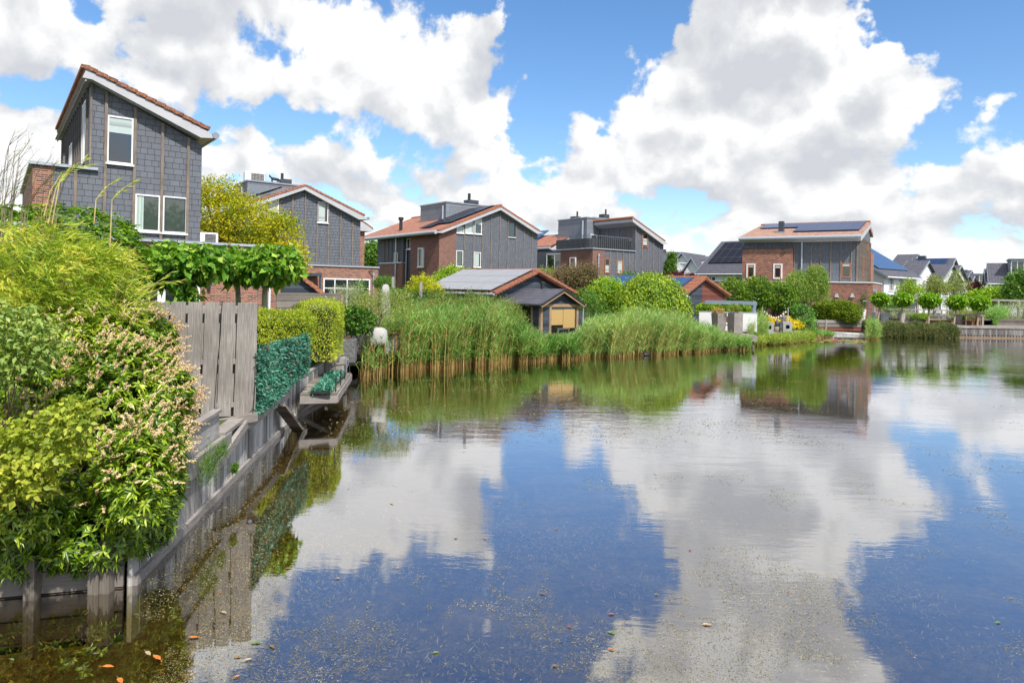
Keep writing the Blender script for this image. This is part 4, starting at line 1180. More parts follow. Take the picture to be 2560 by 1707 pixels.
# ------------------------------------------------------------------ jetty with railing
def jetty():
    Y0, Y1 = 15.1, 18.9
    c = [Wz(750, 985, .6), Wz(842, 983, .6), Wz(878, 931, .6), Wz(790, 932, .6)]
    t = thing('jetty', 'small grey wooden jetty with a low black wire rail', 'jetty', (c[0].x, c[0].y, 0))
    L = Vector(t.location); q = [p - L for p in c]
    mb = MB(); n = 16
    for k in range(n):
        f0, f1 = k / n, (k + .93) / n
        a = q[0].lerp(q[3], f0); b = q[1].lerp(q[2], f0); c2 = q[1].lerp(q[2], f1); d = q[0].lerp(q[3], f1)
        dz = Vector((0, 0, -.035)); j = Vector((0, 0, random.uniform(-.003, .003)))
        mb.hexa([a + dz + j, b + dz + j, c2 + dz + j, d + dz + j, a + j, b + j, c2 + j, d + j])
    mb.build('decking', 'deck_grey', t)
    dn = Vector((0, 0, -.125))
    fr = MB(); fr.beam(q[0] + dn, q[1] + dn, .05, .17); fr.beam(q[1] + dn + Vector((0, .03, 0)), q[2] + dn, .05, .17); fr.beam(q[3] + dn, q[2] + dn, .05, .17)
    fr.build('edge_beam', 'board_grey_h', t)
    for s_ in (.15, .85):
        a = q[0].lerp(q[3], s_) + Vector((.0, 0, -.55)); b = q[1].lerp(q[2], s_) + Vector((-.15, 0, -.2))
        MB().beam(a, b, .07, .09).build('brace', 'board_grey_h', t)
    for k, s_ in enumerate((.04, .33, .62, .97)):
        p = q[1].lerp(q[2], s_) + Vector((-.04, 0, 0))
        MB().tube([p, p + Vector((0, 0, .38 + .03 * (k == 3)))], .014, 6).build('rail_post', 'black', t)
    p0, p1 = q[1].lerp(q[2], .33) + Vector((-.04, 0, .36)), q[1].lerp(q[2], .97) + Vector((-.04, 0, .36))
    rl = [p0.lerp(p1, k / 8) + Vector((0, 0, -.14 * math.sin(math.pi * k / 8))) for k in range(9)]
    MB().tube(rl, .012, 6).build('wire_rail', 'metal_grey', t)
    p2 = q[3].lerp(q[2], .1) + Vector((0, 0, .38)); MB().tube([q[1].lerp(q[2], .97) + Vector((-.04, 0, .38)), p2], .01, 6).build('wire_rail', 'metal_grey', t)
    return c
JET = jetty()

# planter box with round lamp behind the jetty
def planter_box():
    a = P(766, 937, 18.7); b = P(818, 934, 18.7)
    t = thing('timber_planter', 'timber retaining box with a round black lamp at the end of the jetty', 'planter', (a.x, a.y, .55))
    W = b.x - a.x
    MB().box(-.4, W, 0, .5, 0, .44).build('box', 'board_grey', t, bevel=.006)
    MB().box(-.42, W + .03, -.03, .53, .442, .475).build('cap', 'board_grey_h', t)
    MB().box(W + .003, W + .42, .12, .5, -.5, .44).build('side_box', 'board_grey', t)
    MB().lathe([(.11, 0), (.11, .05), (.07, .09), (.0001, .1)], (0, 0, 0), 12).build('lamp', 'black', t, loc=(W * .32, -.0, .26)).rotation_euler = (R(90), 0, 0)
planter_box()
def sleeper_wall():
    a = P(640, 846, 15.2); b = P(760, 850, 17.5)
    t = thing('sleeper_wall', 'stacked grey sleeper wall under the low bamboo hedge', 'garden wall', (a.x - .8, a.y, .86))
    d = Vector((b.x - a.x + .8, b.y - a.y, 0)); t.rotation_euler = (0, 0, math.atan2(d.y, d.x))
    for k in range(3): MB().box(0, d.length, 0, .2, k * .27 + .002, k * .27 + .26).build('sleeper', 'board_grey_h', t, bevel=.01)
sleeper_wall()

# ------------------------------------------------------------------ main deck behind the channel
def main_deck():
    pts = [Wz(790, 893, .62), Wz(985, 880, .62), Wz(1060, 845, .62), Wz(800, 838, .62)]
    t = thing('garden_deck', 'wide pinkish wooden deck with covered chairs behind the jetty', 'deck', (pts[0].x, pts[0].y, 0))
    L = Vector(t.location); q = [p - L for p in pts]
    MB().prism([p + Vector((0, 0, -.06)) for p in q], (0, 0, .06)).build('decking', 'deck', t)
    d = (q[1] - q[0]).normalized()
    MB().beam(q[0] + Vector((0, .1, -.30)), q[1] + Vector((0, .1, -.30)), .08, .15).build('lower_beam', 'board_grey_h', t)
    MB().beam(q[0] + Vector((0, .03, -.115)), q[1] + Vector((0, .03, -.115)), .05, .1).build('edge_beam', 'plank_wall_h', t)
    L2 = (q[1] - q[0]).length
    for k in range(9):
        p = q[0] + d * (L2 * (k + .3) / 9) + Vector((0, .25, 0))
        MB().box(p.x - .06, p.x + .06, p.y - .06, p.y + .06, -.55, -.062).build('pile', 'plank_wall_h', t)
main_deck()

# ================================================================== vegetation tools (vectorised)
def mesh_np(name, V, faces_n, Fidx, m, parent=None, smooth=False):
    me = bpy.data.meshes.new(name)
    V = np.ascontiguousarray(V, dtype=np.float32).reshape(-1, 3); Fidx = np.ascontiguousarray(Fidx, dtype=np.int32)
    nf = Fidx.shape[0]
    me.vertices.add(len(V)); me.vertices.foreach_set('co', V.ravel())
    me.loops.add(nf * faces_n); me.loops.foreach_set('vertex_index', Fidx.ravel())
    me.polygons.add(nf); me.polygons.foreach_set('loop_start', np.arange(0, nf * faces_n, faces_n, dtype=np.int32))
    try: me.polygons.foreach_set('loop_total', np.full(nf, faces_n, dtype=np.int32))
    except Exception: pass
    me.update(calc_edges=True)
    me.materials.append(M[m] if isinstance(m, str) else m)
    o = bpy.data.objects.new(name, me); COL.objects.link(o)
    if parent is not None: o.parent = parent
    return o
def nrm(a): return a / np.maximum(np.linalg.norm(a, axis=1, keepdims=True), 1e-9)
def leaf_geo(Pp, D, N, L, W, fold=.18, droop=.15):
    n = len(Pp); D = nrm(D); L = np.broadcast_to(np.asarray(L, float), (n,))[:, None]; W = np.broadcast_to(np.asarray(W, float), (n,))[:, None]
    S_ = nrm(np.cross(D, N)); Nn = nrm(np.cross(S_, D))
    dz = np.zeros((n, 3)); dz[:, 2] = 1
    tip = Pp + D * L - dz * droop * L
    mid = Pp + D * L * .5 - Nn * fold * W - dz * droop * .25 * L
    l = Pp + D * L * .42 + S_ * W * .5; r = Pp + D * L * .42 - S_ * W * .5
    V = np.stack([Pp, r, tip, l, mid], 1)
    b = (np.arange(n) * 5)[:, None, None]
    Fq = np.array([[0, 1, 2, 4], [0, 4, 2, 3]])[None] + b
    return V.reshape(-1, 3), Fq.reshape(-1, 4)
def leaf_geo1(Pp, D, N, L, W):
    n = len(Pp); D = nrm(D); L = np.broadcast_to(np.asarray(L, float), (n,))[:, None]; W = np.broadcast_to(np.asarray(W, float), (n,))[:, None]
    S_ = nrm(np.cross(D, N))
    V = np.stack([Pp, Pp + D * L * .45 - S_ * W * .5, Pp + D * L, Pp + D * L * .45 + S_ * W * .5], 1)
    Fq = np.arange(n * 4).reshape(-1, 4)
    return V.reshape(-1, 3), Fq
def ell(x, y, rx, ry, Y, rd=None):
    "ellipsoid from photo centre and radii at a distance"
    c = P(x, y, Y); k = Y / FPX
    return (np.array(c), np.array([rx * k, (rd if rd is not None else (rx + ry) * .5 * k), ry * k]))
def surf(n, ells, lo=.8, hi=1.02, rng=RNG, up=None, zmin=None, box=0.0):
    "points near the outside of a union of ellipsoids with outward normals"
    out, nn = [], []
    vol = np.array([np.prod(e[1]) ** (2 / 3) for e in ells]); vol /= vol.sum()
    for e, f in zip(ells, vol):
        k = int(n * f * 1.6) + 8
        d = nrm(rng.normal(size=(k, 3)))
        if box:   # squarish shape
            d = np.sign(d) * np.abs(d) ** (1 - box); d = d / np.maximum(np.abs(d).max(1, keepdims=True) ** box * np.linalg.norm(d, axis=1, keepdims=True) ** (1 - box), 1e-6)
        r = rng.uniform(lo, hi, (k, 1))
        p = e[0] + d * e[1] * r
        q = nrm(d / e[1])
        keep = np.ones(k, bool)
        for e2 in ells:
            if e2 is e: continue
            keep &= (((p - e2[0]) / e2[1]) ** 2).sum(1) > (lo * .9) ** 2
        out.append(p[keep]); nn.append(q[keep])
    p = np.concatenate(out); q = np.concatenate(nn)
    if zmin is not None: k = p[:, 2] > zmin; p, q = p[k], q[k]
    i = rng.permutation(len(p))[:n]
    return p[i], q[i]
def crown(ells, nclump, per, spread, L, W, rng=RNG, lo=.55, hi=1.0, droop=.2, updir=.3, out=.7, rnd=.7, zmin=None, geo=1, box=0.0, down=0.0):
    c, q = surf(nclump, ells, lo, hi, rng, zmin=zmin, box=box)
    c = np.repeat(c, per, 0); q = np.repeat(q, per, 0); n = len(c)
    p = c + rng.normal(size=(n, 3)) * spread * np.array([1, 1, .8])
    D = q * out + rng.normal(size=(n, 3)) * rnd + np.array([0, 0, updir - down])
    N = q + rng.normal(size=(n, 3)) * .6 + np.array([0, 0, .6])
    Ls = L * rng.uniform(.65, 1.25, n); Ws = W * rng.uniform(.75, 1.2, n)
    return leaf_geo(p, D, N, Ls, Ws, droop=droop) if geo == 2 else leaf_geo1(p, D, N, Ls, Ws)
def join(parts):
    V, Fs, o = [], [], 0
    for v, f in parts: V.append(v); Fs.append(f + o); o += len(v)
    return np.concatenate(V), np.concatenate(Fs)
def leafobj(name, parts, m, root=None, kind=None):
    V, Fq = join(parts) if isinstance(parts, list) else parts
    if root is not None: V = V - np.array(root.location)
    o = mesh_np(name, V, 4, Fq, m, root)
    if kind: o['kind'] = kind
    return o
def ribbons(base, pts, w, rng=RNG):
    "pts: (n,k,3) centre lines, w: (k,) half widths * ; flat blades with random facing"
    n, k, _ = pts.shape
    a = rng.uniform(0, math.pi, n); s_ = np.stack([np.cos(a), np.sin(a), np.zeros(n)], 1)[:, None, :]
    ww = np.asarray(w)[..., None] if np.ndim(w) == 2 else np.asarray(w)[None, :, None]
    l = pts - s_ * ww; r = pts + s_ * ww
    V = np.stack([l, r], 2).reshape(-1, 3)
    i = (np.arange(n) * k * 2)[:, None, None] + (np.arange(k - 1) * 2)[None, :, None]
    Fq = (i + np.array([0, 1, 3, 2])[None, None, :]).reshape(-1, 4)
    return V, Fq
def woody(root, name, base, tips, r0, m='trunk', wob=.08, seed=1):
    rr = random.Random(seed); mb = MB(); b = Vector(base)
    for (tp, r) in tips:
        tp = Vector(tp); pts = []
        for k in range(6):
            f = k / 5; p = b.lerp(tp, f); s_ = (tp - b).length * wob * math.sin(math.pi * f)
            pts.append(p + Vector((rr.uniform(-1, 1), rr.uniform(-1, 1), rr.uniform(-.3, .3))) * s_)
        mb.tube([p - Vector(root.location) for p in pts], [r * (1 - .72 * k / 5) for k in range(6)], 6)
    return mb.build(name, m, root, smooth=True)

C = lambda h: tuple((int(h[i:i + 2], 16) / 255) ** 2.2 for i in (0, 2, 4))
M['laurel'] = m_leaf('laurel_leaf', [(.02, .06, .006), (.08, .17, .010), (.22, .33, .018), (.42, .50, .045)], rough=.32, spec=.5, trans=.25)
M['flower'] = m_leaf('dry_flower', [(.40, .27, .15), (.60, .45, .28), (.78, .62, .44)], rough=.9, trans=.1, spec=.1)
M['bamboo'] = m_leaf('bamboo_leaf', [(.10, .19, .02), (.24, .35, .035), (.42, .46, .06), (.62, .50, .10)], trans=.35)
M['bamboo_stem'] = m_plain('bamboo_cane', (.42, .34, .12), .5, nz=.3)
M['bare_stem'] = m_plain('bare_cane', (.22, .18, .11), .7, nz=.3)
M['pale_leaf'] = m_leaf('pale_green_leaf', [(.09, .17, .035), (.20, .30, .07), (.38, .44, .12)], trans=.3)
M['yellow_leaf'] = m_leaf('yellow_green_leaf', [(.13, .20, .02), (.30, .36, .04), (.50, .50, .08)], trans=.35)
M['plane_leaf'] = m_leaf('plane_leaf', [(.02, .09, .01), (.08, .21, .02), (.18, .34, .03), (.36, .46, .10)], trans=.3)
M['gold_leaf'] = m_leaf('golden_leaf', [(.05, .13, .006), (.18, .25, .008), (.42, .40, .010), (.66, .52, .012)], trans=.35, nscale=.9)
M['hedge_bamboo'] = m_leaf('hedge_bamboo_leaf', [(.09, .15, .010), (.22, .31, .018), (.42, .48, .035), (.55, .55, .07)], trans=.3)
M['fake_ivy'] = m_leaf('plastic_ivy_leaf', [(.010, .06, .04), (.02, .13, .085), (.06, .24, .17), (.14, .33, .26)], trans=.05, spec=.5)
M['red_leaf'] = m_leaf('red_leaf', [(.25, .02, .03), (.5, .08, .1)], trans=.1)
M['silver_leaf'] = m_leaf('silver_leaf', [(.12, .17, .08), (.27, .32, .19), (.42, .46, .32)], trans=.2)
M['mid_leaf'] = m_leaf('mid_green_leaf', [(.015, .055, .008), (.05, .14, .015), (.11, .23, .025), (.20, .31, .05)], trans=.3)
M['bright_leaf'] = m_leaf('bright_green_leaf', [(.05, .13, .008), (.14, .27, .015), (.28, .42, .03), (.42, .50, .06)], trans=.35)
M['dark_leaf'] = m_leaf('dark_green_leaf', [(.012, .035, .008), (.03, .08, .014), (.07, .15, .025), (.13, .22, .04)], trans=.25)
M['olive_leaf'] = m_leaf('olive_willow_leaf', [(.06, .11, .02), (.14, .21, .035), (.27, .32, .08), (.40, .40, .16)], trans=.3)
M['purple_leaf'] = m_leaf('purple_brown_leaf', [(.045, .04, .02), (.12, .085, .05), (.20, .14, .08), (.15, .22, .05)], trans=.25)
M['maroon_leaf'] = m_leaf('maroon_leaf', [(.03, .008, .015), (.09, .02, .03), (.16, .05, .05)], trans=.2)
M['weep_leaf'] = m_leaf('weeping_leaf', [(.035, .09, .006), (.10, .20, .01), (.22, .33, .015), (.38, .42, .03)], trans=.3)
M['yew'] = m_leaf('hedge_leaf', [(.03, .07, .004), (.08, .15, .006), (.17, .25, .012), (.30, .34, .03)], trans=.2)
M['ivy'] = m_leaf('ivy_leaf', [(.015, .06, .008), (.05, .16, .015), (.13, .30, .035), (.25, .40, .10)], trans=.2, spec=.5)
M['gold_flower'] = m_leaf('golden_shrub_leaf', [(.45, .32, .01), (.70, .52, .02), (.80, .62, .05)], trans=.25)
M['reed'] = m_leaf('reed_blade', [(.04, .13, .025), (.09, .24, .04), (.18, .35, .07), (.34, .47, .15)], trans=.3, nscale=.5)
M['reed_pale'] = m_leaf('pale_reed_blade', [(.07, .19, .04), (.15, .31, .07), (.27, .43, .13), (.40, .50, .19)], trans=.3, nscale=.5)
M['reed_dry'] = m_leaf('dry_reed_stem', [(.12, .15, .05), (.36, .23, .08), (.52, .36, .14), (.18, .22, .06)], rough=.8, trans=.1)
M['pleach_leaf'] = m_leaf('pleached_leaf', [(.02, .07, .008), (.06, .15, .015), (.14, .25, .02), (.34, .40, .06)], trans=.3)
M['ball_leaf'] = m_leaf('ball_tree_leaf', [(.04, .14, .008), (.11, .26, .012), (.22, .40, .02), (.38, .50, .05)], trans=.35)
M['reed_yellow'] = m_leaf('yellow_green_reed', [(.12, .20, .03), (.24, .34, .05), (.42, .46, .10)], trans=.3)
M['lime_leaf'] = m_leaf('lime_leaf', [(.16, .22, .008), (.34, .38, .012), (.55, .52, .02)], trans=.35)
M['bright_laurel'] = m_leaf('bright_laurel_leaf', [(.02, .07, .006), (.07, .17, .012), (.16, .29, .02), (.30, .42, .04)], rough=.35, spec=.5, trans=.3)
M['willow_leaf'] = m_leaf('willow_leaf', [(.05, .12, .015), (.12, .22, .03), (.24, .34, .06), (.36, .44, .12)], trans=.3)
M['reed_green'] = m_leaf('green_reed_stem', [(.14, .20, .05), (.26, .32, .10), (.40, .36, .15)], rough=.7, trans=.1)
M['plume'] = m_leaf('reed_plume', [(.16, .13, .07), (.28, .24, .13), (.40, .35, .22)], rough=.9, trans=.15)
M['rosemary'] = m_leaf('rosemary_leaf', [(.03, .055, .015), (.075, .11, .03), (.14, .17, .05), (.19, .16, .06)], trans=.2)

def shrub(name, label, cat, ells, m, nclump, per, spread, L, W, base=None, stems=4, group=None, part='foliage', tm='trunk', **kw):
    c0 = ells[0][0]
    b = base or (float(c0[0]), float(c0[1]), .86)
    t = thing(name, label, cat, b, 0, group)
    leafobj(part, crown(ells, nclump, per, spread, L, W, zmin=kw.pop('zmin', .5), **kw), m, t)
    tips = []; sr = .011 if tm == 'twig' else .03
    for e in ells[:stems]:
        for q_, r_ in (((0, 0, 0), 1), ((.4, .1, .4), .7), ((-.4, -.1, .3), .7)): tips.append((tuple(e[0] + e[1] * np.array(q_)), sr * r_))
    woody(t, 'stems', b, tips, .03, tm, seed=len(label))
    return t
def tree(name, label, cat, base, ells, m, nclump, per, spread, L, W, r=.09, htrunk=None, tm='trunk', limbs=5, lean=(0, 0), group=None, **kw):
    t = thing(name, label, cat, base, 0, group)
    leafobj('crown', crown(ells, nclump, per, spread, L, W, **kw), m, t)
    b = Vector(base); c = Vector([float(v) for v in ells[0][0]])
    ht = htrunk if htrunk is not None else max(.4, c.z - b.z - float(ells[0][1][2]) * .6)
    top = Vector((b.x + (c.x - b.x) * .8, b.y + (c.y - b.y) * .8, b.z + ht))
    mb = MB(); mid = b.lerp(top, .5) + Vector((lean[0], lean[1], 0))
    mb.tube([b - b, b.lerp(mid, .5) - b, mid - b, mid.lerp(top, .6) - b, top - b], [r * 1.25, r, r * .93, r * .88, r * .8], 9)
    mb.build('trunk', tm, t, smooth=True)
    rr = random.Random(len(label)); lb = MB()
    for k in range(limbs):
        e = ells[k % len(ells)]; d = Vector([rr.uniform(-1, 1) for _ in range(3)]).normalized(); d.z = abs(d.z) * .7
        tp = Vector([float(v) for v in e[0]]) + Vector([d[i] * float(e[1][i]) * .7 for i in range(3)])
        m1 = top.lerp(tp, .5) + Vector((rr.uniform(-.1, .1), rr.uniform(-.1, .1), .08))
        lb.tube([top - b - Vector((0, 0, .05)), m1 - b, tp - b], [r * .55, r * .35, r * .12], 6)
    lb.build('limbs', tm, t, smooth=True)
    return t

# ------------------------------------------------------------------ big flowering laurel in the foreground
def laurel():
    E = [ell(150, 1220, 250, 190, 7.2, .9), ell(310, 1040, 150, 190, 7.6, .75), ell(230, 900, 185, 140, 8.2, .8), ell(70, 1060, 170, 220, 7.6, .8), ell(345, 850, 85, 75, 8.3, .5),
         ell(330, 1230, 110, 120, 7.3, .55), ell(350, 1310, 75, 75, 7.0, .35), ell(400, 1180, 60, 90, 7.3, .35), ell(335, 1200, 90, 130, 6.5, .3), ell(385, 1110, 65, 90, 6.9, .3), ell(60, 1270, 120, 80, 6.3, .4), ell(60, 1330, 150, 110, 6.7, .5), ell(225, 1330, 120, 90, 6.75, .45), ell(415, 985, 60, 70, 7.6, .35)]
    base = (-5.3, 7.9, .6)
    t = thing('flowering_laurel', 'huge glossy laurel bush with beige flower spikes overhanging the pond at the left', 'bush', base)
    rng = np.random.default_rng(3)
    tips, q = surf(5600, E, .86, 1.04, rng, zmin=.15)
    k2, q2 = surf(1500, E, .6, .85, rng, zmin=.15)
    tips = np.concatenate([tips, k2]); q = np.concatenate([q, q2])
    # drop what faces far away from the pond side deep behind
    ax = nrm(q * .8 + rng.normal(size=q.shape) * .35 + np.array([0, 0, .55]))
    per = 9
    c = np.repeat(tips, per, 0); a = np.repeat(ax, per, 0); n = len(c)
    u = nrm(np.cross(a, rng.normal(size=(n, 3))))
    ph = rng.uniform(0, 6.28, n)[:, None]; v = np.cross(a, u)
    rad = u * np.cos(ph) + v * np.sin(ph)
    D = rad * 1.0 + a * rng.uniform(-.05, .75, (n, 1)); N = a + rad * -.2
    V = leaf_geo(c - a * rng.uniform(0, .035, (n, 1)), D, N, rng.uniform(.055, .105, n), rng.uniform(.020, .032, n), fold=.25, droop=.2)
    leafobj('foliage', V, 'laurel', t)
    # flower spikes
    k = (tips[:, 2] > .9) & (rng.uniform(size=len(tips)) < np.where((tips[:, 0] > -5.1) & (tips[:, 2] > 1.15), .40, .05))
    k &= np.arange(len(tips)) < 5600
    s0 = tips[k]; sa = nrm(q[k] * .7 + rng.normal(size=(k.sum(), 3)) * .35 + np.array([.5, -.1, .45]))
    m_ = 52; L = rng.uniform(.09, .19, len(s0))
    c = np.repeat(s0, m_, 0); a = np.repeat(sa, m_, 0); l = np.repeat(L, m_)[:, None]; f = rng.uniform(0, 1, (len(c), 1))
    p = c + a * (.03 + l * f) + rng.normal(size=c.shape) * .0065 * (1.15 - f)
    p[:, 2:] -= .12 * (l * f)
    V = leaf_geo1(p, rng.normal(size=p.shape), rng.normal(size=p.shape), .017, .015)
    leafobj('flower_spikes', V, 'flower', t, kind='stuff')
    tp = [((float(e[0][0]), float(e[0][1]), float(e[0][2])), .03) for e in E] + [(tuple(float(v) for v in p), .014) for p in tips[::110]]
    woody(t, 'branches', base, tp, .03, 'twig', seed=5)
laurel()

def upper_laurel():
    E = [ell(150, 610, 200, 95, 10.6, .8), ell(275, 680, 75, 120, 10.2, .7), ell(40, 620, 130, 100, 10.6, .8), ell(60, 760, 260, 150, 9.6, .8)]
    t = thing('garden_laurel', 'dense green laurel behind the yellow bamboo, in front of the tall tower', 'bush', (-7.8, 10.6, .86))
    rng = np.random.default_rng(4)
    tips, q = surf(3000, E, .85, 1.05, rng)
    ax = nrm(q * .6 + rng.normal(size=q.shape) * .35 + np.array([0, 0, .8])); per = 8
    c = np.repeat(tips, per, 0); a = np.repeat(ax, per, 0); n = len(c)
    rad = nrm(np.cross(a, rng.normal(size=(n, 3))))
    V = leaf_geo(c, rad + a * rng.uniform(.1, .9, (n, 1)), a, rng.uniform(.07, .12, n), rng.uniform(.024, .036, n), fold=.25, droop=.3)
    leafobj('foliage', V, 'bright_laurel', t)
    woody(t, 'branches', t.location, [(tuple(e[0]), .04) for e in E], .04, 'twig')
upper_laurel()

def bamboo_bush():
    t = thing('yellow_bamboo', 'yellow-green bamboo with feathery drooping leaves above the flowering laurel', 'bamboo', (-6.6, 8.8, .86))
    rng = np.random.default_rng(5); rt = np.array(t.location)
    E = [ell(70, 680, 170, 130, 8.4, .7), ell(190, 700, 110, 100, 8.3, .6), ell(20, 800, 140, 100, 8.0, .6), ell(240, 790, 110, 80, 8.2, .5)]
    c, q = surf(1500, E, .6, 1.05, rng)
    # sprays: twigs sweeping right and down with paired narrow leaves
    per = 13; n = len(c)
    dirs = nrm(np.array([.85, -.15, .12]) + rng.normal(size=(n, 3)) * .38); Ls = rng.uniform(.2, .42, n)
    f = rng.uniform(0, 1, (n, per, 1))
    p = c[:, None, :] + dirs[:, None, :] * f * Ls[:, None, None]; p[..., 2] -= (f[..., 0] ** 2) * .12
    p = p.reshape(-1, 3); d = np.repeat(dirs, per, 0)
    D = nrm(d * .9 + rng.normal(size=p.shape) * .33 + np.array([0, 0, -.18]))
    V = leaf_geo1(p, D, rng.normal(size=p.shape) + np.array([0, -.5, .8]), rng.uniform(.09, .16, len(p)), rng.uniform(.012, .020, len(p)))
    leafobj('foliage', V, 'bamboo', t)
    mb = MB(); rr = random.Random(3); bl = []
    def cane(pts, r, m_list):
        m_list.append(([Vector(p) - Vector(rt) for p in pts], r))
    canes, bare = [], []
    for _ in range(26):
        x = rr.uniform(0, 300); b = P(x, 900, 8.2); tp = P(x + rr.uniform(-30, 70), rr.uniform(600, 760), 8.1 + rr.uniform(-.3, .3))
        mid = b.lerp(tp, .6) + Vector((rr.uniform(-.15, .02), 0, .1)); canes.append([b, b.lerp(mid, .5), mid, tp])
    # arching sprays on the right and tall bare culms on the left against the sky
    arcs = [[(300, 800), (330, 740), (375, 710), (470, 700)], [(280, 860), (330, 760), (380, 715), (430, 680)], [(265, 870), (300, 780), (345, 745), (400, 720)], [(275, 620), (280, 500), (310, 470), (345, 448)],
            [(235, 560), (240, 500), (262, 470), (300, 445)], [(120, 560), (140, 470), (170, 425), (215, 395)], [(110, 540), (125, 480), (150, 440), (178, 420)], [(130, 560), (150, 450), (185, 420), (225, 412)]]
    leafp, leafd = [], []
    for A_ in arcs:
        pts = [P(x, y, 8.0 + .15 * i) for i, (x, y) in enumerate(A_)]
        canes.append(pts)
        for k in range(34):
            f = rr.uniform(.35, 1.0) * (len(pts) - 1); i = min(int(f), len(pts) - 2); p = pts[i].lerp(pts[i + 1], f - i); d = (pts[i + 1] - pts[i]).normalized()
            leafp.append(tuple(p)); leafd.append(tuple(d + Vector((rr.uniform(-.3, .5), rr.uniform(-.4, .4), rr.uniform(-.5, .3)))))
    lp = np.array(leafp); ld = np.array(leafd)
    V = leaf_geo1(lp, ld, rng.normal(size=lp.shape) + np.array([0, -.6, .6]), rng.uniform(.06, .12, len(lp)), rng.uniform(.009, .015, len(lp)))
    leafobj('spray_leaves', V, 'bamboo', t)
    for p in canes: mb.tube([q - Vector(rt) for q in p], [.007, .006, .004, .002], 5)
    mb.build('canes', 'bamboo_stem', t)
    b2 = MB(); lp, ld = [], []
    for k in range(30):
        x0 = rr.uniform(-30, 60); x1 = x0 + rr.uniform(10, 95); y1 = rr.uniform(320, 470)
        if k > 22: x0 = rr.uniform(100, 140); x1 = x0 + rr.uniform(10, 90); y1 = rr.uniform(380, 450)
        pts = [P(x0, 620, 8.4), P(x0 + (x1 - x0) * .15, 520, 8.4), P(x0 + (x1 - x0) * .5, y1 + 40, 8.3), P(x1, y1, 8.2)]
        b2.tube([q - Vector(rt) for q in pts], [.0055, .0045, .003, .001], 4)
        for j in range(9):
            f = rr.uniform(1.2, 3); i = min(int(f), 2); p = pts[i].lerp(pts[i + 1], f - i)
            e = p + Vector((rr.uniform(.0, .12), rr.uniform(-.05, .05), rr.uniform(.03, .12))); b2.tube([p - Vector(rt), e - Vector(rt)], [.0018, .001], 3)
            if rr.random() < .6: lp.append(tuple(e)); ld.append((rr.uniform(.2, 1), 0, rr.uniform(-.2, .6)))
    b2.build('bare_canes', 'bare_stem', t)
    lp = np.array(lp); ld = np.array(ld)
    leafobj('sparse_leaves', leaf_geo1(lp, ld, rng.normal(size=lp.shape), .045, .007), 'bamboo', t)
bamboo_bush()

shrub('round_leaf_shrub', 'yellow-green round-leaved shrub low in front of the flowering laurel at the left edge', 'bush', [ell(90, 1120, 125, 75, 5.9, .35), ell(60, 1200, 80, 60, 5.8, .25), ell(170, 1050, 60, 50, 6.0, .25), ell(10, 1130, 60, 90, 5.9, .3)], 'yellow_leaf', 300, 9, .045, .062, .046, base=(-4.6, 6.3, .5), geo=2, lo=.5, tm='twig')
shrub('pale_leaf_shrub', 'pale grey-green felted shrub at the left edge above the yellow round-leaved one', 'bush', [ell(35, 880, 90, 70, 6.3, .35), ell(100, 850, 50, 60, 6.4, .3), ell(20, 800, 40, 60, 6.3, .25)], 'pale_leaf', 230, 9, .05, .066, .036, base=(-4.9, 6.6, .5), geo=2, lo=.5, tm='twig')

# ------------------------------------------------------------------ plane trees with flat crowns
def plane(label, bx, by, Y, ells, r=.07, top=None, **kw):
    b = Wz(bx, by, .9) if by else None
    base = P(bx, 760, Y); base.z = .86
    return tree('plane_tree', label, 'tree', tuple(base), ells, 'plane_leaf', kw.pop('nc', 330), 9, .10, .16, .17, r=r, tm='trunk_green', geo=2, lo=.35, droop=.35, updir=.1, htrunk=P(bx, 695, Y).z - .86, limbs=9, group='flat-crowned plane trees behind the fence', **kw)
plane('flat-crowned plane tree with the right-hand bare trunk, nearest the bamboo hedge', 658, 0, 16.5, [ell(665, 664, 62, 38, 16.5, .8), ell(705, 666, 42, 38, 16.4, .5)])
plane('flat-crowned plane tree with the straight trunk just left of its neighbour by the hedge', 607, 0, 16.8, [ell(590, 665, 52, 36, 16.8, .7), ell(545, 655, 42, 28, 16.8, .5)], nc=240)
tree('plane_tree', 'wide flat-crowned plane tree in front of the garden doors, low shoots on its trunk', 'tree', tuple(Vector((P(455, 760, 15.4).x, 15.4, .86))), [ell(440, 658, 75, 40, 15.4, .8), ell(385, 672, 55, 40, 15.2, .6), ell(510, 660, 60, 34, 15.6, .6), ell(462, 728, 16, 22, 15.3, .2)],
         'plane_leaf', 540, 9, .10, .16, .17, r=.07, tm='trunk_green', geo=2, lo=.35, droop=.35, updir=.1, htrunk=P(455, 695, 15.4).z - .86, limbs=12, group='flat-crowned plane trees behind the fence')

# golden tree
tree('golden_tree', 'golden yellow feathery tree between the tall tower and the second house', 'tree', tuple(Vector((P(545, 700, 31).x, 31, .86))),
     [ell(545, 545, 75, 85, 31, 1.6), ell(620, 560, 85, 70, 31, 1.6), ell(690, 590, 65, 55, 30.5, 1.3), ell(540, 480, 55, 35, 31, 1), ell(730, 645, 38, 45, 30, .9), ell(650, 640, 80, 50, 30.5, 1.2), ell(520, 600, 40, 55, 31, 1), ell(715, 558, 28, 22, 30.5, .5)],
     'gold_leaf', 2600, 12, .17, .14, .05, r=.16, lo=.55, droop=.3, down=.3, limbs=12)

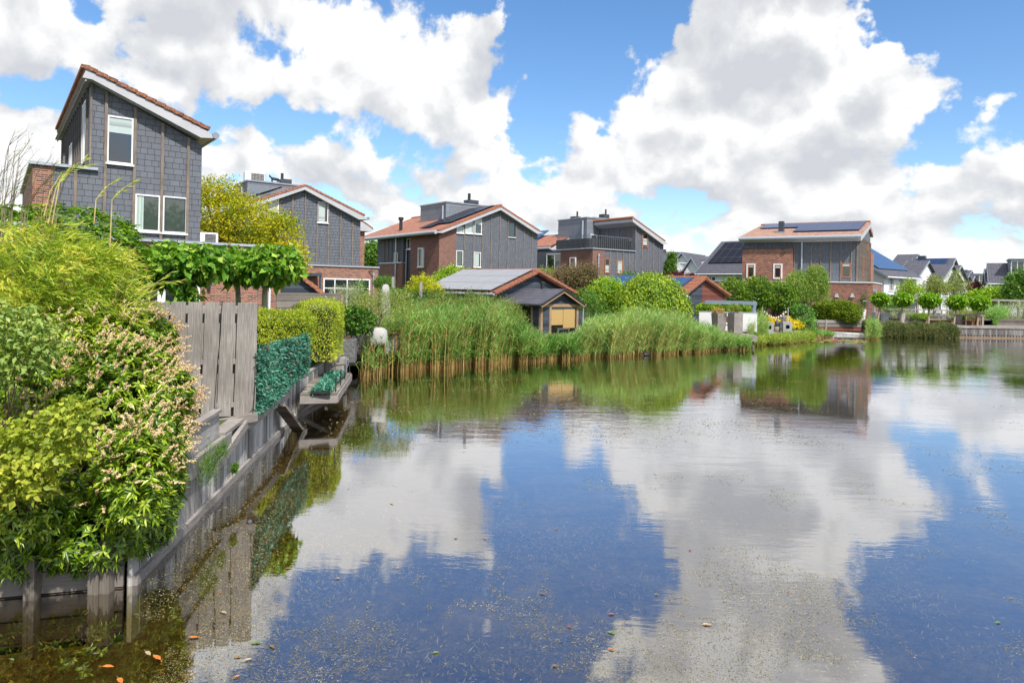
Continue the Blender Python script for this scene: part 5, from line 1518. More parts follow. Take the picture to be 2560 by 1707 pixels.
# bamboo hedges
def boxcrown(c0, c1, thick, z0, z1, n, L, W, rng, wob=.08, fall=.2, rad=.3):
    "leaves over a clipped box running from c0 to c1"
    c0 = np.array(c0, float); c1 = np.array(c1, float); d = c1 - c0; Ln = np.linalg.norm(d); d /= Ln; nn = np.array([d[1], -d[0]])
    # parametrise the box with rounded ends
    h = z1 - z0
    A = [Ln * h, Ln * h, Ln * thick, thick * h, thick * h]; A = np.array(A) / sum(A)
    f = rng.choice(5, n, p=A); u = rng.uniform(0, 1, n); v = rng.uniform(0, 1, n); ins = -np.abs(rng.normal(size=n)) * .05
    s_ = np.where(f < 3, u * Ln, np.where(f == 3, -ins * 1, Ln + ins)); t_ = np.where(f == 0, thick + ins, np.where(f == 1, -ins, v * thick)); z = np.where(f < 2, z0 + v * h, np.where(f == 2, z1 + ins, z0 + u * h))
    t_ = np.where(f >= 3, v * thick, t_)
    nor = np.zeros((n, 3))
    nor[f == 0] = [nn[0], nn[1], 0]; nor[f == 1] = [-nn[0], -nn[1], 0]; nor[f == 2] = [0, 0, 1]; nor[f == 3] = [-d[0], -d[1], 0]; nor[f == 4] = [d[0], d[1], 0]
    x = c0[0] + d[0] * s_ + nn[0] * t_; y = c0[1] + d[1] * s_ + nn[1] * t_
    # round the top edges
    et = np.minimum(np.minimum(s_, Ln - s_), np.minimum(t_, thick - t_)); et = np.clip(et / rad, 0, 1)
    z = np.where(z > z1 - rad, z - (1 - et) ** 2 * rad * .45 * ((z - (z1 - rad)) / rad), z)
    wv = np.array([mnoise.noise(Vector((a * 1.6, b * 1.6, c * 1.6))) for a, b, c in zip(x[::1], y, z)])
    p = np.stack([x, y, z], 1) + nor * (wv * wob)[:, None] * 2.2
    D = nor * .75 + rng.normal(size=(n, 3)) * .6 + np.array([0, 0, .1 - fall]); N = nor + rng.normal(size=(n, 3)) * .5 + np.array([0, 0, .5])
    return leaf_geo1(p, D, N, L * rng.uniform(.7, 1.3, n), W * rng.uniform(.8, 1.2, n))
def hedge_box(name, label, cat, a, b, thick, z0, z1, m, n, L, W, group=None, **kw):
    rng = np.random.default_rng(len(label) + n)
    t = thing(name, label, cat, ((a[0] + b[0]) / 2, (a[1] + b[1]) / 2, .86), 0, group)
    leafobj('foliage', boxcrown(a, b, thick, z0, z1, n, L, W, rng, **kw), m, t)
    # woody core so that nothing shows through
    d = Vector((b[0] - a[0], b[1] - a[1], 0)).normalized(); nn = Vector((d.y, -d.x, 0)); L0 = Vector(t.location)
    q = [Vector((a[0], a[1], z0 + .12)) + d * .14 + nn * .12, Vector((b[0], b[1], z0 + .12)) - d * .14 + nn * .12, Vector((b[0], b[1], z0 + .12)) - d * .14 + nn * (thick - .12), Vector((a[0], a[1], z0 + .12)) + d * .14 + nn * (thick - .12)]
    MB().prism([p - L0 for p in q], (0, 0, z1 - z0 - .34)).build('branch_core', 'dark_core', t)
    return t
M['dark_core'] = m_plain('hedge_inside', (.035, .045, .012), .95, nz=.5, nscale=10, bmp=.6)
def XY(x, Y): p = P(x, 760, Y); return (p.x, p.y)
hedge_box('bamboo_hedge', 'low clipped lime-green bamboo hedge just right of the plank fence', 'hedge', XY(600, 16.2), XY(765, 16.9), .9, 1.62, P(700, 776, 16.0).z, 'hedge_bamboo', 11000, .085, .014, fall=.5, wob=.04)
hedge_box('bamboo_hedge', 'taller clipped lime-green bamboo hedge standing at the corner above the jetty', 'hedge', XY(733, 17.2), XY(772, 19.2), .98, 1.08, P(800, 752, 17.6).z, 'hedge_bamboo', 13000, .085, .014, fall=.5, wob=.05)

# artificial ivy screen on the wall and strip on the jetty
def ivy_screen():
    rng = np.random.default_rng(11)
    a0, a1 = P(630, 883, 10.9), P(765, 838, 15.6); b0, b1 = P(632, 1040, 10.9), P(766, 930, 15.6)
    t = thing('ivy_screen', 'upright dark teal artificial ivy screen along the top of the retaining wall', 'screen', (b0.x, b0.y, .86)); L0 = Vector(t.location)
    sh = MB(); nrm_ = Vector((1, .28, 0)).normalized()
    def pt(u, v):
        p = b0.lerp(b1, u).lerp(a0.lerp(a1, u), v); p.z += .05 * math.sin(u * 9) * v * 0; return p + nrm_ * (.05 * math.sin(u * 7 + v * 2))
    for i in range(14):
        for j in range(4):
            sh.face([pt(i / 14, j / 4) - L0, pt((i + 1) / 14, j / 4) - L0, pt((i + 1) / 14, (j + 1) / 4) - L0, pt(i / 14, (j + 1) / 4) - L0])
    ms = sh.build('mesh_backing', 'black', t); md = ms.modifiers.new('solid', 'SOLIDIFY'); md.thickness = .015
    n = 9000; u = rng.uniform(0, 1, n) ** 1.0; v = rng.uniform(-.02, 1.04, n)
    p = np.array([tuple(pt(a, b)) for a, b in zip(u, v)]) + rng.normal(size=(n, 3)) * np.array([.028, .028, .02])
    N0 = np.array(tuple(nrm_)); D = N0 * .5 + rng.normal(size=(n, 3)) * .75 + np.array([0, 0, .15])
    leafobj('foliage', leaf_geo(p, D, N0 + rng.normal(size=(n, 3)) * .4, rng.uniform(.05, .085, n), rng.uniform(.022, .034, n), fold=.2), 'fake_ivy', t)
    k = rng.choice(n, 90); k = np.repeat(k, 3); leafobj('red_leaves', leaf_geo(p[k] + N0 * .03 + rng.normal(size=(len(k), 3)) * .02, rng.normal(size=(len(k), 3)), N0 + rng.normal(size=(len(k), 3)) * .3, .05, .025), 'red_leaf', t)
    c = [Wz(776, 979, .66), Wz(826, 979, .66), Wz(862, 930, .66), Wz(822, 930, .66)]
    t = thing('ivy_strip', 'teal artificial ivy strip lying on the jetty', 'screen', (c[0].x, c[0].y, .61)); L0 = Vector(t.location)
    MB().prism([p - L0 - Vector((0, 0, .045)) for p in c], (0, 0, .05)).build('mesh_backing', 'black', t)
    n = 2600; u = rng.uniform(0, 1, n); v = rng.uniform(0, 1, n)
    p = np.array([tuple(c[0].lerp(c[1], a).lerp(c[3].lerp(c[2], a), b)) for a, b in zip(u, v)]) + rng.normal(size=(n, 3)) * .02
    leafobj('foliage', leaf_geo(p, rng.normal(size=(n, 3)) * .8 + np.array([0, 0, .4]), np.array([0, 0, 1.0]) + rng.normal(size=(n, 3)) * .4, .08, .032), 'fake_ivy', t)
ivy_screen()

# ------------------------------------------------------------------ garden shrubs and trees between the houses
shrub('silver_shrub', 'airy silver-leaved shrub in front of the white window band', 'bush', [ell(868, 745, 38, 34, 25, .7), ell(845, 740, 28, 26, 25, .5), ell(885, 725, 22, 24, 25.3, .5)], 'silver_leaf', 500, 10, .08, .05, .016, lo=.4)
shrub('hydrangea_bush', 'round bright green hydrangea bush beside the stone block on the deck', 'bush', [ell(895, 802, 40, 34, 22.5, .6), ell(868, 792, 24, 28, 22.6, .5)], 'mid_leaf', 330, 8, .06, .10, .08, geo=2, lo=.6)
shrub('climber_bush', 'leafy dark green climber right of the silver shrub under the white downpipe', 'bush', [ell(900, 740, 16, 34, 27, .4)], 'mid_leaf', 160, 9, .07, .08, .06)
tree('multi_stem_willow', 'airy olive willow on a dark trunk growing beside the covered chairs', 'tree', tuple(Vector((P(942, 860, 23.2).x, 23.2, .62))), [ell(945, 780, 55, 30, 23.2, .8), ell(905, 760, 40, 26, 23.4, .6), ell(1000, 755, 45, 34, 23.6, .7), ell(940, 745, 50, 22, 23.6, .7)], 'olive_leaf', 900, 10, .10, .07, .016, r=.055, lo=.3, tm='twig', htrunk=.95)
shrub('yellow_shrub', 'bright yellow-green mounded shrub behind the covered parasol', 'bush', [ell(1058, 716, 38, 26, 34, .8), ell(1045, 735, 35, 20, 34, .7), ell(1085, 730, 24, 20, 34, .6)], 'lime_leaf', 520, 10, .10, .10, .05)
shrub('round_green_shrub', 'small round green shrub left of the grey pole by the brick house wall', 'bush', [ell(960, 708, 26, 17, 42, .8)], 'mid_leaf', 260, 9, .10, .10, .05)
shrub('apple_shrub', 'bright green leafy shrub above the left edge of the pale solar roof', 'bush', [ell(1138, 686, 44, 20, 42, .9), ell(1108, 700, 26, 18, 42, .8), ell(1175, 692, 30, 14, 42, .7)], 'bright_leaf', 520, 9, .12, .13, .07)
hedge_box('leafy_hedge', 'leafy green garden hedge between the brick corner and the covered parasol', 'hedge', XY(948, 33), XY(1040, 34), .8, .86, P(990, 722, 33).z, 'mid_leaf', 2600, .11, .07)
shrub('garden_bush', 'dark green bush in front of the low edge of the pale solar roof', 'bush', [ell(1110, 745, 40, 22, 31, .6), ell(1180, 748, 50, 18, 31, .6), ell(1060, 745, 40, 18, 31, .6)], 'dark_leaf', 420, 9, .1, .09, .04)
tree('background_tree', 'soft green tree seen between the second and third house', 'tree', tuple(Vector((P(930, 700, 80).x, 80, .86))), [ell(930, 640, 32, 35, 80, 2), ell(915, 655, 25, 35, 80, 2), ell(945, 625, 18, 18, 80, 1)], 'mid_leaf', 600, 10, .35, .30, .16, r=.2)
shrub('willow_thicket', 'feathery olive willow thicket behind the tall reeds', 'bush', [ell(1110, 765, 60, 26, 29.5, .7), ell(1190, 765, 60, 28, 29.5, .7), ell(1255, 775, 50, 34, 29.5, .7), ell(1060, 775, 50, 22, 29, .6), ell(1290, 800, 24, 26, 29.5, .5)], 'olive_leaf', 1500, 12, .11, .08, .014, updir=1.0, lo=.4)
tree('purple_tree', 'purple-brown tree with airy crown behind the garden house chimney', 'tree', tuple(Vector((P(1430, 740, 42).x, 42, .86))), [ell(1435, 700, 55, 38, 42, 1.2), ell(1400, 705, 45, 30, 42, 1), ell(1465, 685, 35, 28, 42, .9), ell(1450, 735, 50, 30, 42, 1)], 'purple_leaf', 2200, 13, .14, .11, .05, r=.1, lo=.4)
shrub('light_green_bush', 'light green bush peeking over the orange verge of the garden house', 'bush', [ell(1365, 688, 30, 18, 44, .8)], 'olive_leaf', 250, 9, .12, .1, .04)
tree('leafy_fruit_tree', 'bright leafy tree between the purple tree and the big weeping tree', 'tree', tuple(Vector((P(1520, 760, 40).x, 40, .86))), [ell(1520, 725, 42, 34, 40, 1), ell(1500, 745, 40, 34, 40, .9), ell(1545, 740, 24, 30, 40, .8)], 'bright_leaf', 650, 10, .12, .13, .07, r=.09, lo=.45)
shrub('dark_laurel_bush', 'dark glossy bush right of the grey downpipe of the garden house', 'bush', [ell(1480, 770, 40, 40, 36, .8), ell(1460, 745, 35, 25, 37, .7), ell(1515, 800, 40, 25, 36, .6)], 'mid_leaf', 620, 9, .11, .09, .04)
shrub('back_shrub', 'small green shrub against the shingled wall above the weeping tree', 'bush', [ell(1570, 697, 24, 14, 55, .8)], 'mid_leaf', 200, 9, .16, .14, .07)
def weeping(label, bx, Y, ells, m, r, zb, **kw):
    b = P(bx, 760, Y); b.z = .86
    return tree('weeping_tree', label, 'tree', tuple(b), ells, m, kw.pop('nc', 1500), kw.pop('per', 14), kw.pop('sp', .13), kw.pop('L', .16), kw.pop('W', .05), r=r, down=1.3, updir=0, out=.5, rnd=.4, lo=.8, **kw)
weeping('big dome-shaped weeping tree behind the right half of the reeds', 1628, 37.5, [ell(1628, 765, 84, 82, 37.5, 1.7), ell(1585, 785, 48, 55, 37, 1.0), ell(1680, 780, 42, 62, 37.2, 1.0)], 'weep_leaf', .13, 1, nc=2600, L=.15, W=.07, zmin=.9)
def willow_std():
    rng = np.random.default_rng(21)
    b = P(2012, 760, 49); b.z = .86
    t = thing('weeping_willow', 'small two-lobed weeping willow on a pale trunk in front of the shingled front wall', 'tree', tuple(b))
    E = [ell(1995, 700, 32, 32, 49, .9), ell(2040, 690, 28, 36, 49, .8)]
    c, q = surf(1300, E, .5, 1.0, rng); c = c[c[:, 2] > P(2000, 730, 49).z]; n = len(c)
    per = 26; Ls = rng.uniform(.5, 1.6, n); f = rng.uniform(0, 1, (n, per))
    dv = np.stack([q[:n, 0] * .25, q[:n, 1] * .25, -np.ones(n)], 1)
    p = (c[:, None] + dv[:, None] * (f * Ls[:, None])[..., None]).reshape(-1, 3) + rng.normal(size=(n * per, 3)) * .05
    p = p[p[:, 2] > P(2000, 753, 49).z]
    leafobj('crown', leaf_geo1(p, np.array([0, 0, -1.0]) + rng.normal(size=p.shape) * .45, rng.normal(size=p.shape), .15, .034), 'willow_leaf', t)
    MB().tube([(0, 0, 0), (.04, 0, 1.0), (0, 0, 1.9), (-.1, 0, 2.6)], [.2, .17, .16, .08], 8).tube([(0, 0, 1.8), (.6, 0, 2.9)], [.1, .04], 6).tube([(0, 0, 1.8), (-.5, .1, 2.7)], [.1, .04], 6).build('trunk', 'trunk', t, smooth=True)
willow_std()
for i, (x, y, rx, ry, nm) in enumerate([(1835, 735, 42, 40, 'leftmost of the row of three pleached trees behind the blue-grey pergola'), (1895, 733, 40, 42, 'middle one of the row of three pleached trees behind the blue-grey pergola'), (1950, 740, 42, 38, 'rightmost of the row of three pleached trees, its thin trunk showing under the string lights')]):
    b = P(x - 5 + (8 if i == 2 else 0), 760, 47.5); b.z = .86
    tree('pleached_tree', nm, 'tree', tuple(b), [ell(x, y, rx, ry, 47.5, .7), ell(x + 18, y + 12, rx * .6, ry * .6, 47.3, .6)], 'pleach_leaf', 620, 10, .13, .14, .09, r=.07, group='pleached trees behind the pergola', lo=.6)
for i, (x, y, Yb, nm) in enumerate([(2201, 745, 51.5, 'leftmost of the five ball-headed trees, at the brick corner'), (2258, 746, 51.6, 'second ball-headed tree from the brick corner, between the two round pots'),
                                    (2323, 748, 51.7, 'third and widest ball-headed tree above the right end of the hanging hedge'), (2393, 752, 51.8, 'fourth ball-headed tree with a slightly leaning trunk'), (2448, 754, 51.9, 'rightmost of the five ball-headed trees, beside the timber table')]):
    b = P(x + (-6, -4, -1, -8, -4)[i], 760, Yb); b.z = .86
    k = 1.15 if i == 2 else (1.05 if i > 2 else .92)
    tree('ball_tree', nm, 'tree', tuple(b), [ell(x, y, 21 * k, 12 * k, Yb, .62 * k), ell(x, y + 6, 17 * k, 11 * k, Yb, .5 * k)], 'ball_leaf', 330, 7, .06, .20, .13, r=.065, tm='trunk_pale', geo=2, droop=.5, lo=.7, group='ball-headed trees on the far terrace', limbs=3)
shrub('clipped_hedge', 'large clipped dark green hedge in front of the brick extension above the rowing boat', 'hedge', [ell(2065, 778, 34, 27, 50.8, .9), ell(2090, 780, 36, 27, 50.5, .9), ell(2118, 783, 36, 26, 50.2, .9), ell(2048, 782, 18, 24, 50.8, .7), ell(2090, 770, 50, 18, 50.5, .8)], 'yew', 3600, 10, .07, .13, .05, lo=.72, zmin=.8)
shrub('ivy_mound', 'ivy-covered column-shaped bush right of the string lights', 'bush', [ell(2003, 790, 28, 26, 46.5, .7), ell(2012, 815, 26, 22, 46, .6), ell(1995, 775, 18, 12, 46.5, .5)], 'ivy', 700, 9, .09, .09, .07, lo=.75, box=.3)
shrub('golden_shrub', 'low golden yellow shrub under the left string light post', 'bush', [ell(1920, 803, 22, 10, 46.5, .4), ell(1945, 807, 18, 7, 46.4, .4)], 'gold_flower', 260, 8, .07, .10, .05, group='golden shrubs behind the lanterns')
shrub('golden_shrub', 'golden yellow shrub spilling over between the right lantern and the ivy bush', 'bush', [ell(1985, 812, 26, 9, 45.6, .4), ell(1968, 800, 12, 8, 46.2, .3)], 'gold_flower', 260, 8, .07, .10, .05, group='golden shrubs behind the lanterns')
# hanging rosemary hedge over the far wall
def hanging():
    rng = np.random.default_rng(31)
    a = P(2150, 806, 50.7); b = P(2378, 813, 50.9); t = thing('hanging_hedge', 'long dull green hedge hanging over the far retaining wall like a curtain', 'hedge', (a.x, a.y, .86))
    n = 5200; u = rng.uniform(0, 1, n); x = a.x + (b.x - a.x) * u; y = 50.62 + (x - a.x) * .01
    yy = y - rng.uniform(-.5, .35, n) ; top = .95 + .12 * np.sin(u * 23) + rng.normal(size=n) * .06
    hang = np.clip(rng.beta(2.2, 1.0, n) * (1.02 + .12 * np.sin(u * 60) + .1 * np.sin(u * 141)), 0, 1.12); hang *= np.where(u < .12, u / .12, 1)
    k = 7; f = np.linspace(0, 1, k)[None, :]
    px = x[:, None] + rng.normal(size=(n, 1)) * .05 * f + np.zeros((1, k)); pz = top[:, None] - hang[:, None] * f ** 1.5 * 1.0; py = yy[:, None] - .55 * np.sin(np.clip(f * 1.6, 0, 1) * 1.57)
    p = np.stack([px, np.minimum(py, yy[:, None]), pz], 2).reshape(-1, 3); p = np.repeat(p, 4, 0) + rng.normal(size=(n * k * 4, 3)) * .035; p = p[p[:, 2] > .03]
    D = rng.normal(size=p.shape) * .6 + np.array([0, -.2, -.7])
    leafobj('foliage', leaf_geo1(p, D, rng.normal(size=p.shape), .11, .022), 'rosemary', t)
hanging()

# trees and bushes at the right, beyond the terrace
shrub('clipped_leafy_hedge', 'bright leafy hedge row in front of the far white houses at the right', 'hedge', [ell(2490, 735, 35, 14, 78, 1), ell(2455, 742, 30, 12, 78, 1), ell(2525, 740, 30, 12, 78, 1)], 'bright_leaf', 500, 9, .25, .28, .16)
tree('round_tree', 'big rounded green tree cut by the right edge of the picture', 'tree', tuple(Vector((P(2560, 760, 62).x, 62, .86))), [ell(2575, 712, 55, 40, 62, 2), ell(2545, 735, 38, 34, 62, 1.5)], 'mid_leaf', 800, 10, .22, .2, .12, r=.2)
tree('round_tree', 'tall tree standing just beyond the right side of the picture', 'tree', tuple(Vector((P(2680, 760, 60).x, 60, .86))), [ell(2680, 690, 80, 70, 60, 2.5)], 'mid_leaf', 600, 10, .3, .25, .15, r=.2)
shrub('silver_willow', 'large silvery willow bush above the timber planter at the right edge', 'bush', [ell(2545, 785, 42, 32, 56, 1), ell(2515, 800, 28, 18, 56, .8)], 'silver_leaf', 800, 11, .14, .10, .03)
for (x, y, rx, ry, Y, m, lab) in [(2270, 722, 30, 22, 60, 'bright_leaf', 'layered light green tree at the left of the row behind the ball trees'), (2335, 715, 32, 26, 62, 'olive_leaf', 'light green feathery tree behind the third ball tree'), (2385, 712, 34, 34, 66, 'olive_leaf', 'taller olive-green tree behind the fourth ball tree')]:
    b = P(x, 760, Y); b.z = .86
    tree('garden_tree', lab, 'tree', tuple(b), [ell(x, y, rx, ry * .7, Y, 1.2), ell(x - 12, y + 14, rx * .8, ry * .4, Y, 1), ell(x + 14, y + 4, rx * .7, ry * .5, Y, 1), ell(x + 4, y - ry * .7, rx * .4, ry * .4, Y, .7)], m, 420, 10, .16, .18, .05, r=.08, lo=.3, updir=.2, group='light trees beyond the far terrace')
shrub('reed_patch_shrub', 'pale grassy bush behind the timber table', 'bush', [ell(2425, 775, 35, 22, 57, 1), ell(2400, 790, 30, 16, 56, .8)], 'olive_leaf', 500, 10, .14, .16, .02, updir=1.2)
shrub('low_green_bush', 'low green bush left of the terrace railing', 'bush', [ell(2225, 768, 26, 8, 58, .7), ell(2240, 778, 30, 8, 57, .6)], 'mid_leaf', 260, 9, .12, .12, .06)
shrub('grey_lavender', 'grey-blue lavender mound between the two round pots', 'bush', [ell(2245, 788, 18, 7, 54, .5), ell(2275, 786, 18, 7, 54, .5)], 'silver_leaf', 240, 9, .08, .10, .02)
shrub('planter_greens', 'bright green plants in the low timber bed behind the hanging hedge', 'plant', [ell(2290, 792, 18, 7, 53.4, .4), ell(2315, 790, 12, 6, 53.4, .4)], 'bright_leaf', 160, 8, .07, .10, .06)
shrub('far_hedge', 'dense far hedge of mixed greens below the far white houses', 'hedge', [ell(2440, 748, 60, 14, 84, 1), ell(2340, 752, 60, 12, 84, 1), ell(2520, 752, 60, 14, 84, 1)], 'mid_leaf', 700, 9, .3, .3, .15)
tree('maroon_tree', 'small maroon tree in front of the far white house at the right', 'tree', tuple(Vector((P(2437, 760, 88).x, 88, .86))), [ell(2437, 720, 12, 13, 88, .7)], 'maroon_leaf', 170, 9, .25, .25, .14, r=.1)
tree('maroon_tree', 'dark maroon tree left of the scaffold base, above the orange shed roof', 'tree', tuple(Vector((P(1690, 760, 70).x, 70, .86))), [ell(1690, 693, 22, 10, 70, .8), ell(1725, 695, 12, 8, 70, .6)], 'maroon_leaf', 260, 9, .2, .2, .12, r=.1)
tree('conical_tree', 'narrow conical green tree in front of the scaffolded white house', 'tree', tuple(Vector((P(1675, 760, 74).x, 74, .86))), [ell(1676, 668, 12, 24, 74, .7), ell(1680, 645, 6, 16, 74, .4), ell(1675, 686, 17, 14, 74, .8)], 'mid_leaf', 520, 10, .18, .2, .1, r=.1, lo=.5)

# ------------------------------------------------------------------ reeds
def reeds(name, label, outline, n, h0, h1, m, rng, dry=.75, lw=.013, wind=.25, hfun=None, stemsdry=True, kind='stuff', leaves=9, zb=-.3, stemmat='reed_dry'):
    "outline: list of (x_px, Ynear, Yfar): band between two distances along photo columns"
    xs = np.array([o_[0] for o_ in outline], float); y0 = np.array([o_[1] for o_ in outline]); y1 = np.array([o_[2] for o_ in outline])
    hh = np.array([o_[3] if len(o_) > 3 else 1.0 for o_ in outline])
    u = rng.uniform(xs[0], xs[-1], n); f = rng.beta(.9, 1.3, n)
    f = f * (1 + .0 * f) + .0; Y = (np.interp(u, xs, y0) + .35 * np.sin(u * .06) + .25 * np.sin(u * .17 + 2)) * (1 - f) + np.interp(u, xs, y1) * f; H = .90 * np.interp(u, xs, hh) * rng.uniform(h0, h1, n) * (1 + .10 * np.sin(u * .045) * np.sin(u * .013 + 1)) * (.82 + .18 * np.clip(f * 3, 0, 1))
    X = (u - CXP) / FPX * Y + rng.normal(size=n) * .05
    t = thing(name, label, 'reeds', (float(X.mean()), float(Y.mean()), 0)); t['kind'] = kind
    base = np.stack([X, Y, np.full(n, zb)], 1)
    lean = np.stack([rng.normal(size=n) * .09 + wind * .35, rng.normal(size=n) * .07, np.zeros(n)], 1)
    k = 5; s_ = np.linspace(0, 1, k)
    pts = base[:, None] + np.array([0, 0, 1.0])[None, None] * (s_[None, :, None] * (H - zb)[:, None, None]) + lean[:, None] * (s_[None, :, None] ** 2) * H[:, None, None]
    cut = dry
    stm = stemmat; V = ribbons(None, pts, np.array([.0065, .006, .0055, .0045, .002]) * lw / .013, rng)
    leafobj('stems', V, stm if stemsdry else m, t, kind='stuff')
    if H.mean() > 1.2 and n > 1000:
        i = rng.choice(n, n // 12); tp = np.repeat(pts[i, -1], 26, 0); f_ = rng.uniform(0, 1, (len(tp), 1)); tp = tp + np.array([.10, 0, .24]) * f_ - np.array([0, 0, .05]) + rng.normal(size=tp.shape) * .018 * (1.2 - f_)
        leafobj('plumes', leaf_geo1(tp, np.array([.5, 0, .6]) + rng.normal(size=tp.shape) * .5, rng.normal(size=tp.shape), .05, .009), 'plume', t, kind='stuff')
    # leaves along the stems
    per = leaves; fr = np.sort(rng.uniform(.12, 1.0, (n, per)), 1) ** .9
    fr = np.maximum(fr, np.clip((dry * rng.uniform(.25, 1.3, (n, 1)) - zb) / (H - zb)[:, None], 0, .9))
    b = base[:, None] + np.array([0, 0, 1.0]) * (fr * (H - zb)[:, None])[..., None] + lean[:, None] * (fr ** 2 * H[:, None])[..., None]
    b = b.reshape(-1, 3); N = len(b)
    a = rng.normal(size=N) * .75
    sgn = np.where(rng.random(N) < .68, 1, -1)
    dh = np.stack([np.cos(a) * sgn, np.sin(a), np.zeros(N)], 1)
    L = rng.uniform(.28, .55, N) ; st = rng.uniform(.9, 2.6, N)
    j = 4; s2 = np.linspace(0, 1, j)
    up = (s2[None] * st[:, None] - (s2[None] ** 2) * rng.uniform(.5, 1.5, (N, 1)) * .9) ; ho = s2[None] * 1.0 * np.ones((N, 1))
    nn = np.sqrt(st ** 2 + 1)[:, None]
    P4 = b[:, None] + (dh[:, None] * ho[..., None] + np.array([0, 0, 1.0]) * up[..., None]) * (L[:, None] / nn)[..., None]
    V = ribbons(None, P4, np.array([.5, 1.0, .75, .08]) * lw * .95, rng)
    leafobj('blades', V, m, t, kind='stuff')
    return t
rr_ = np.random.default_rng(41)
reeds('reeds', 'tall deep green reed bed with straw-coloured stems left of the garden house', [(930, 23.6, 24.6, .6), (945, 23.6, 25.4, .85), (960, 23.8, 27.0, .95), (1010, 24.2, 28.0, 1.05), (1100, 25.2, 28.8, 1.12), (1200, 26.5, 29.8, 1.12), (1275, 27.6, 30.3, 1.0), (1310, 28.0, 30.0, .72), (1350, 28.6, 29.8, .46), (1450, 29.8, 30.6, .44)], 5600, 1.78, 2.28, 'reed', rr_, dry=.42, lw=.015)
reeds('reeds', 'wind-swept pale green reed bed right of the garden house', [(1430, 29.6, 31.2, .46), (1450, 29.9, 32.0, .8), (1480, 30.2, 33.2, .98), (1550, 30.9, 34.2, 1.05), (1620, 31.9, 35.2, 1.02), (1700, 33.0, 36.5, .92), (1750, 34.2, 37.0, .66), (1790, 35.3, 36.8, .42), (1870, 36.4, 37.0, .28)], 4600, 1.7, 2.2, 'reed_pale', rr_, dry=.22, wind=.8)
reeds('reeds', 'thin scattered reed stalks in front of the pink deck', [(905, 22.6, 23.4, .8), (930, 22.6, 24.0, .9), (960, 23.0, 24.2, .95)], 130, 1.3, 2.1, 'reed', rr_, dry=.55, leaves=6)
reeds('reeds', 'straw-tinted reed clump between the small deck and the left lantern', [(1872, 39, 41, .8), (1895, 40, 42.5, 1.1), (1915, 40.5, 42.5, .8)], 420, 1.5, 2.2, 'reed_pale', rr_, dry=.6)
reeds('reeds', 'low grassy reed fringe along the bank below the lanterns', [(1850, 37.5, 38.5, .5), (1900, 39, 40.5, .7), (1950, 40.5, 42.5, .8), (2000, 42, 44.5, .8), (2035, 44, 46, .7)], 1700, .45, .80, 'reed_yellow', rr_, dry=.1, leaves=7)
reeds('reeds', 'pale green reeds standing in the water between the boat and the hanging hedge', [(2168, 46.5, 48.5, 1), (2185, 46.5, 49, .95), (2198, 47, 49, .6)], 360, 1.1, 1.6, 'reed_pale', rr_, dry=.2)
reeds('reeds', 'greyish reed fringe left of the rowing boat', [(2020, 45.0, 46.6, .9), (2045, 46.0, 47.0, .7), (2082, 46.6, 47.2, .4)], 300, .6, 1.0, 'reed_pale', rr_, dry=.5, leaves=6)
reeds('reeds', 'tall grass clump right of the timber table at the far terrace', [(2465, 53.5, 56, .9), (2490, 53.5, 56.5, 1), (2512, 54, 56, .8)], 500, 2.4, 3.1, 'reed_pale', rr_, dry=0, stemsdry=False, zb=.8)

# trees on the near shore to the right of and behind the viewer: outside the picture, mirrored in the tower windows
for i, (x, y, lab) in enumerate([(33, -18, 'tall broad tree on the near shore right of the viewer, mirrored in the tower windows'), (41, -30, 'second tall tree further behind the viewer on the near shore'), (28, -36, 'round tree behind the viewer on the near shore')]):
    tree('shore_tree', lab, 'tree', (x, y, .86), [(np.array([x, y, 8.0]), np.array([4.2, 4.2, 3.6])), (np.array([x + 2, y - 1, 6.0]), np.array([3, 3, 2.6])), (np.array([x - 2.4, y + 1, 6.4]), np.array([2.6, 2.6, 2.6]))], 'mid_leaf', 420, 10, .5, .55, .32, r=.3, lo=.4)

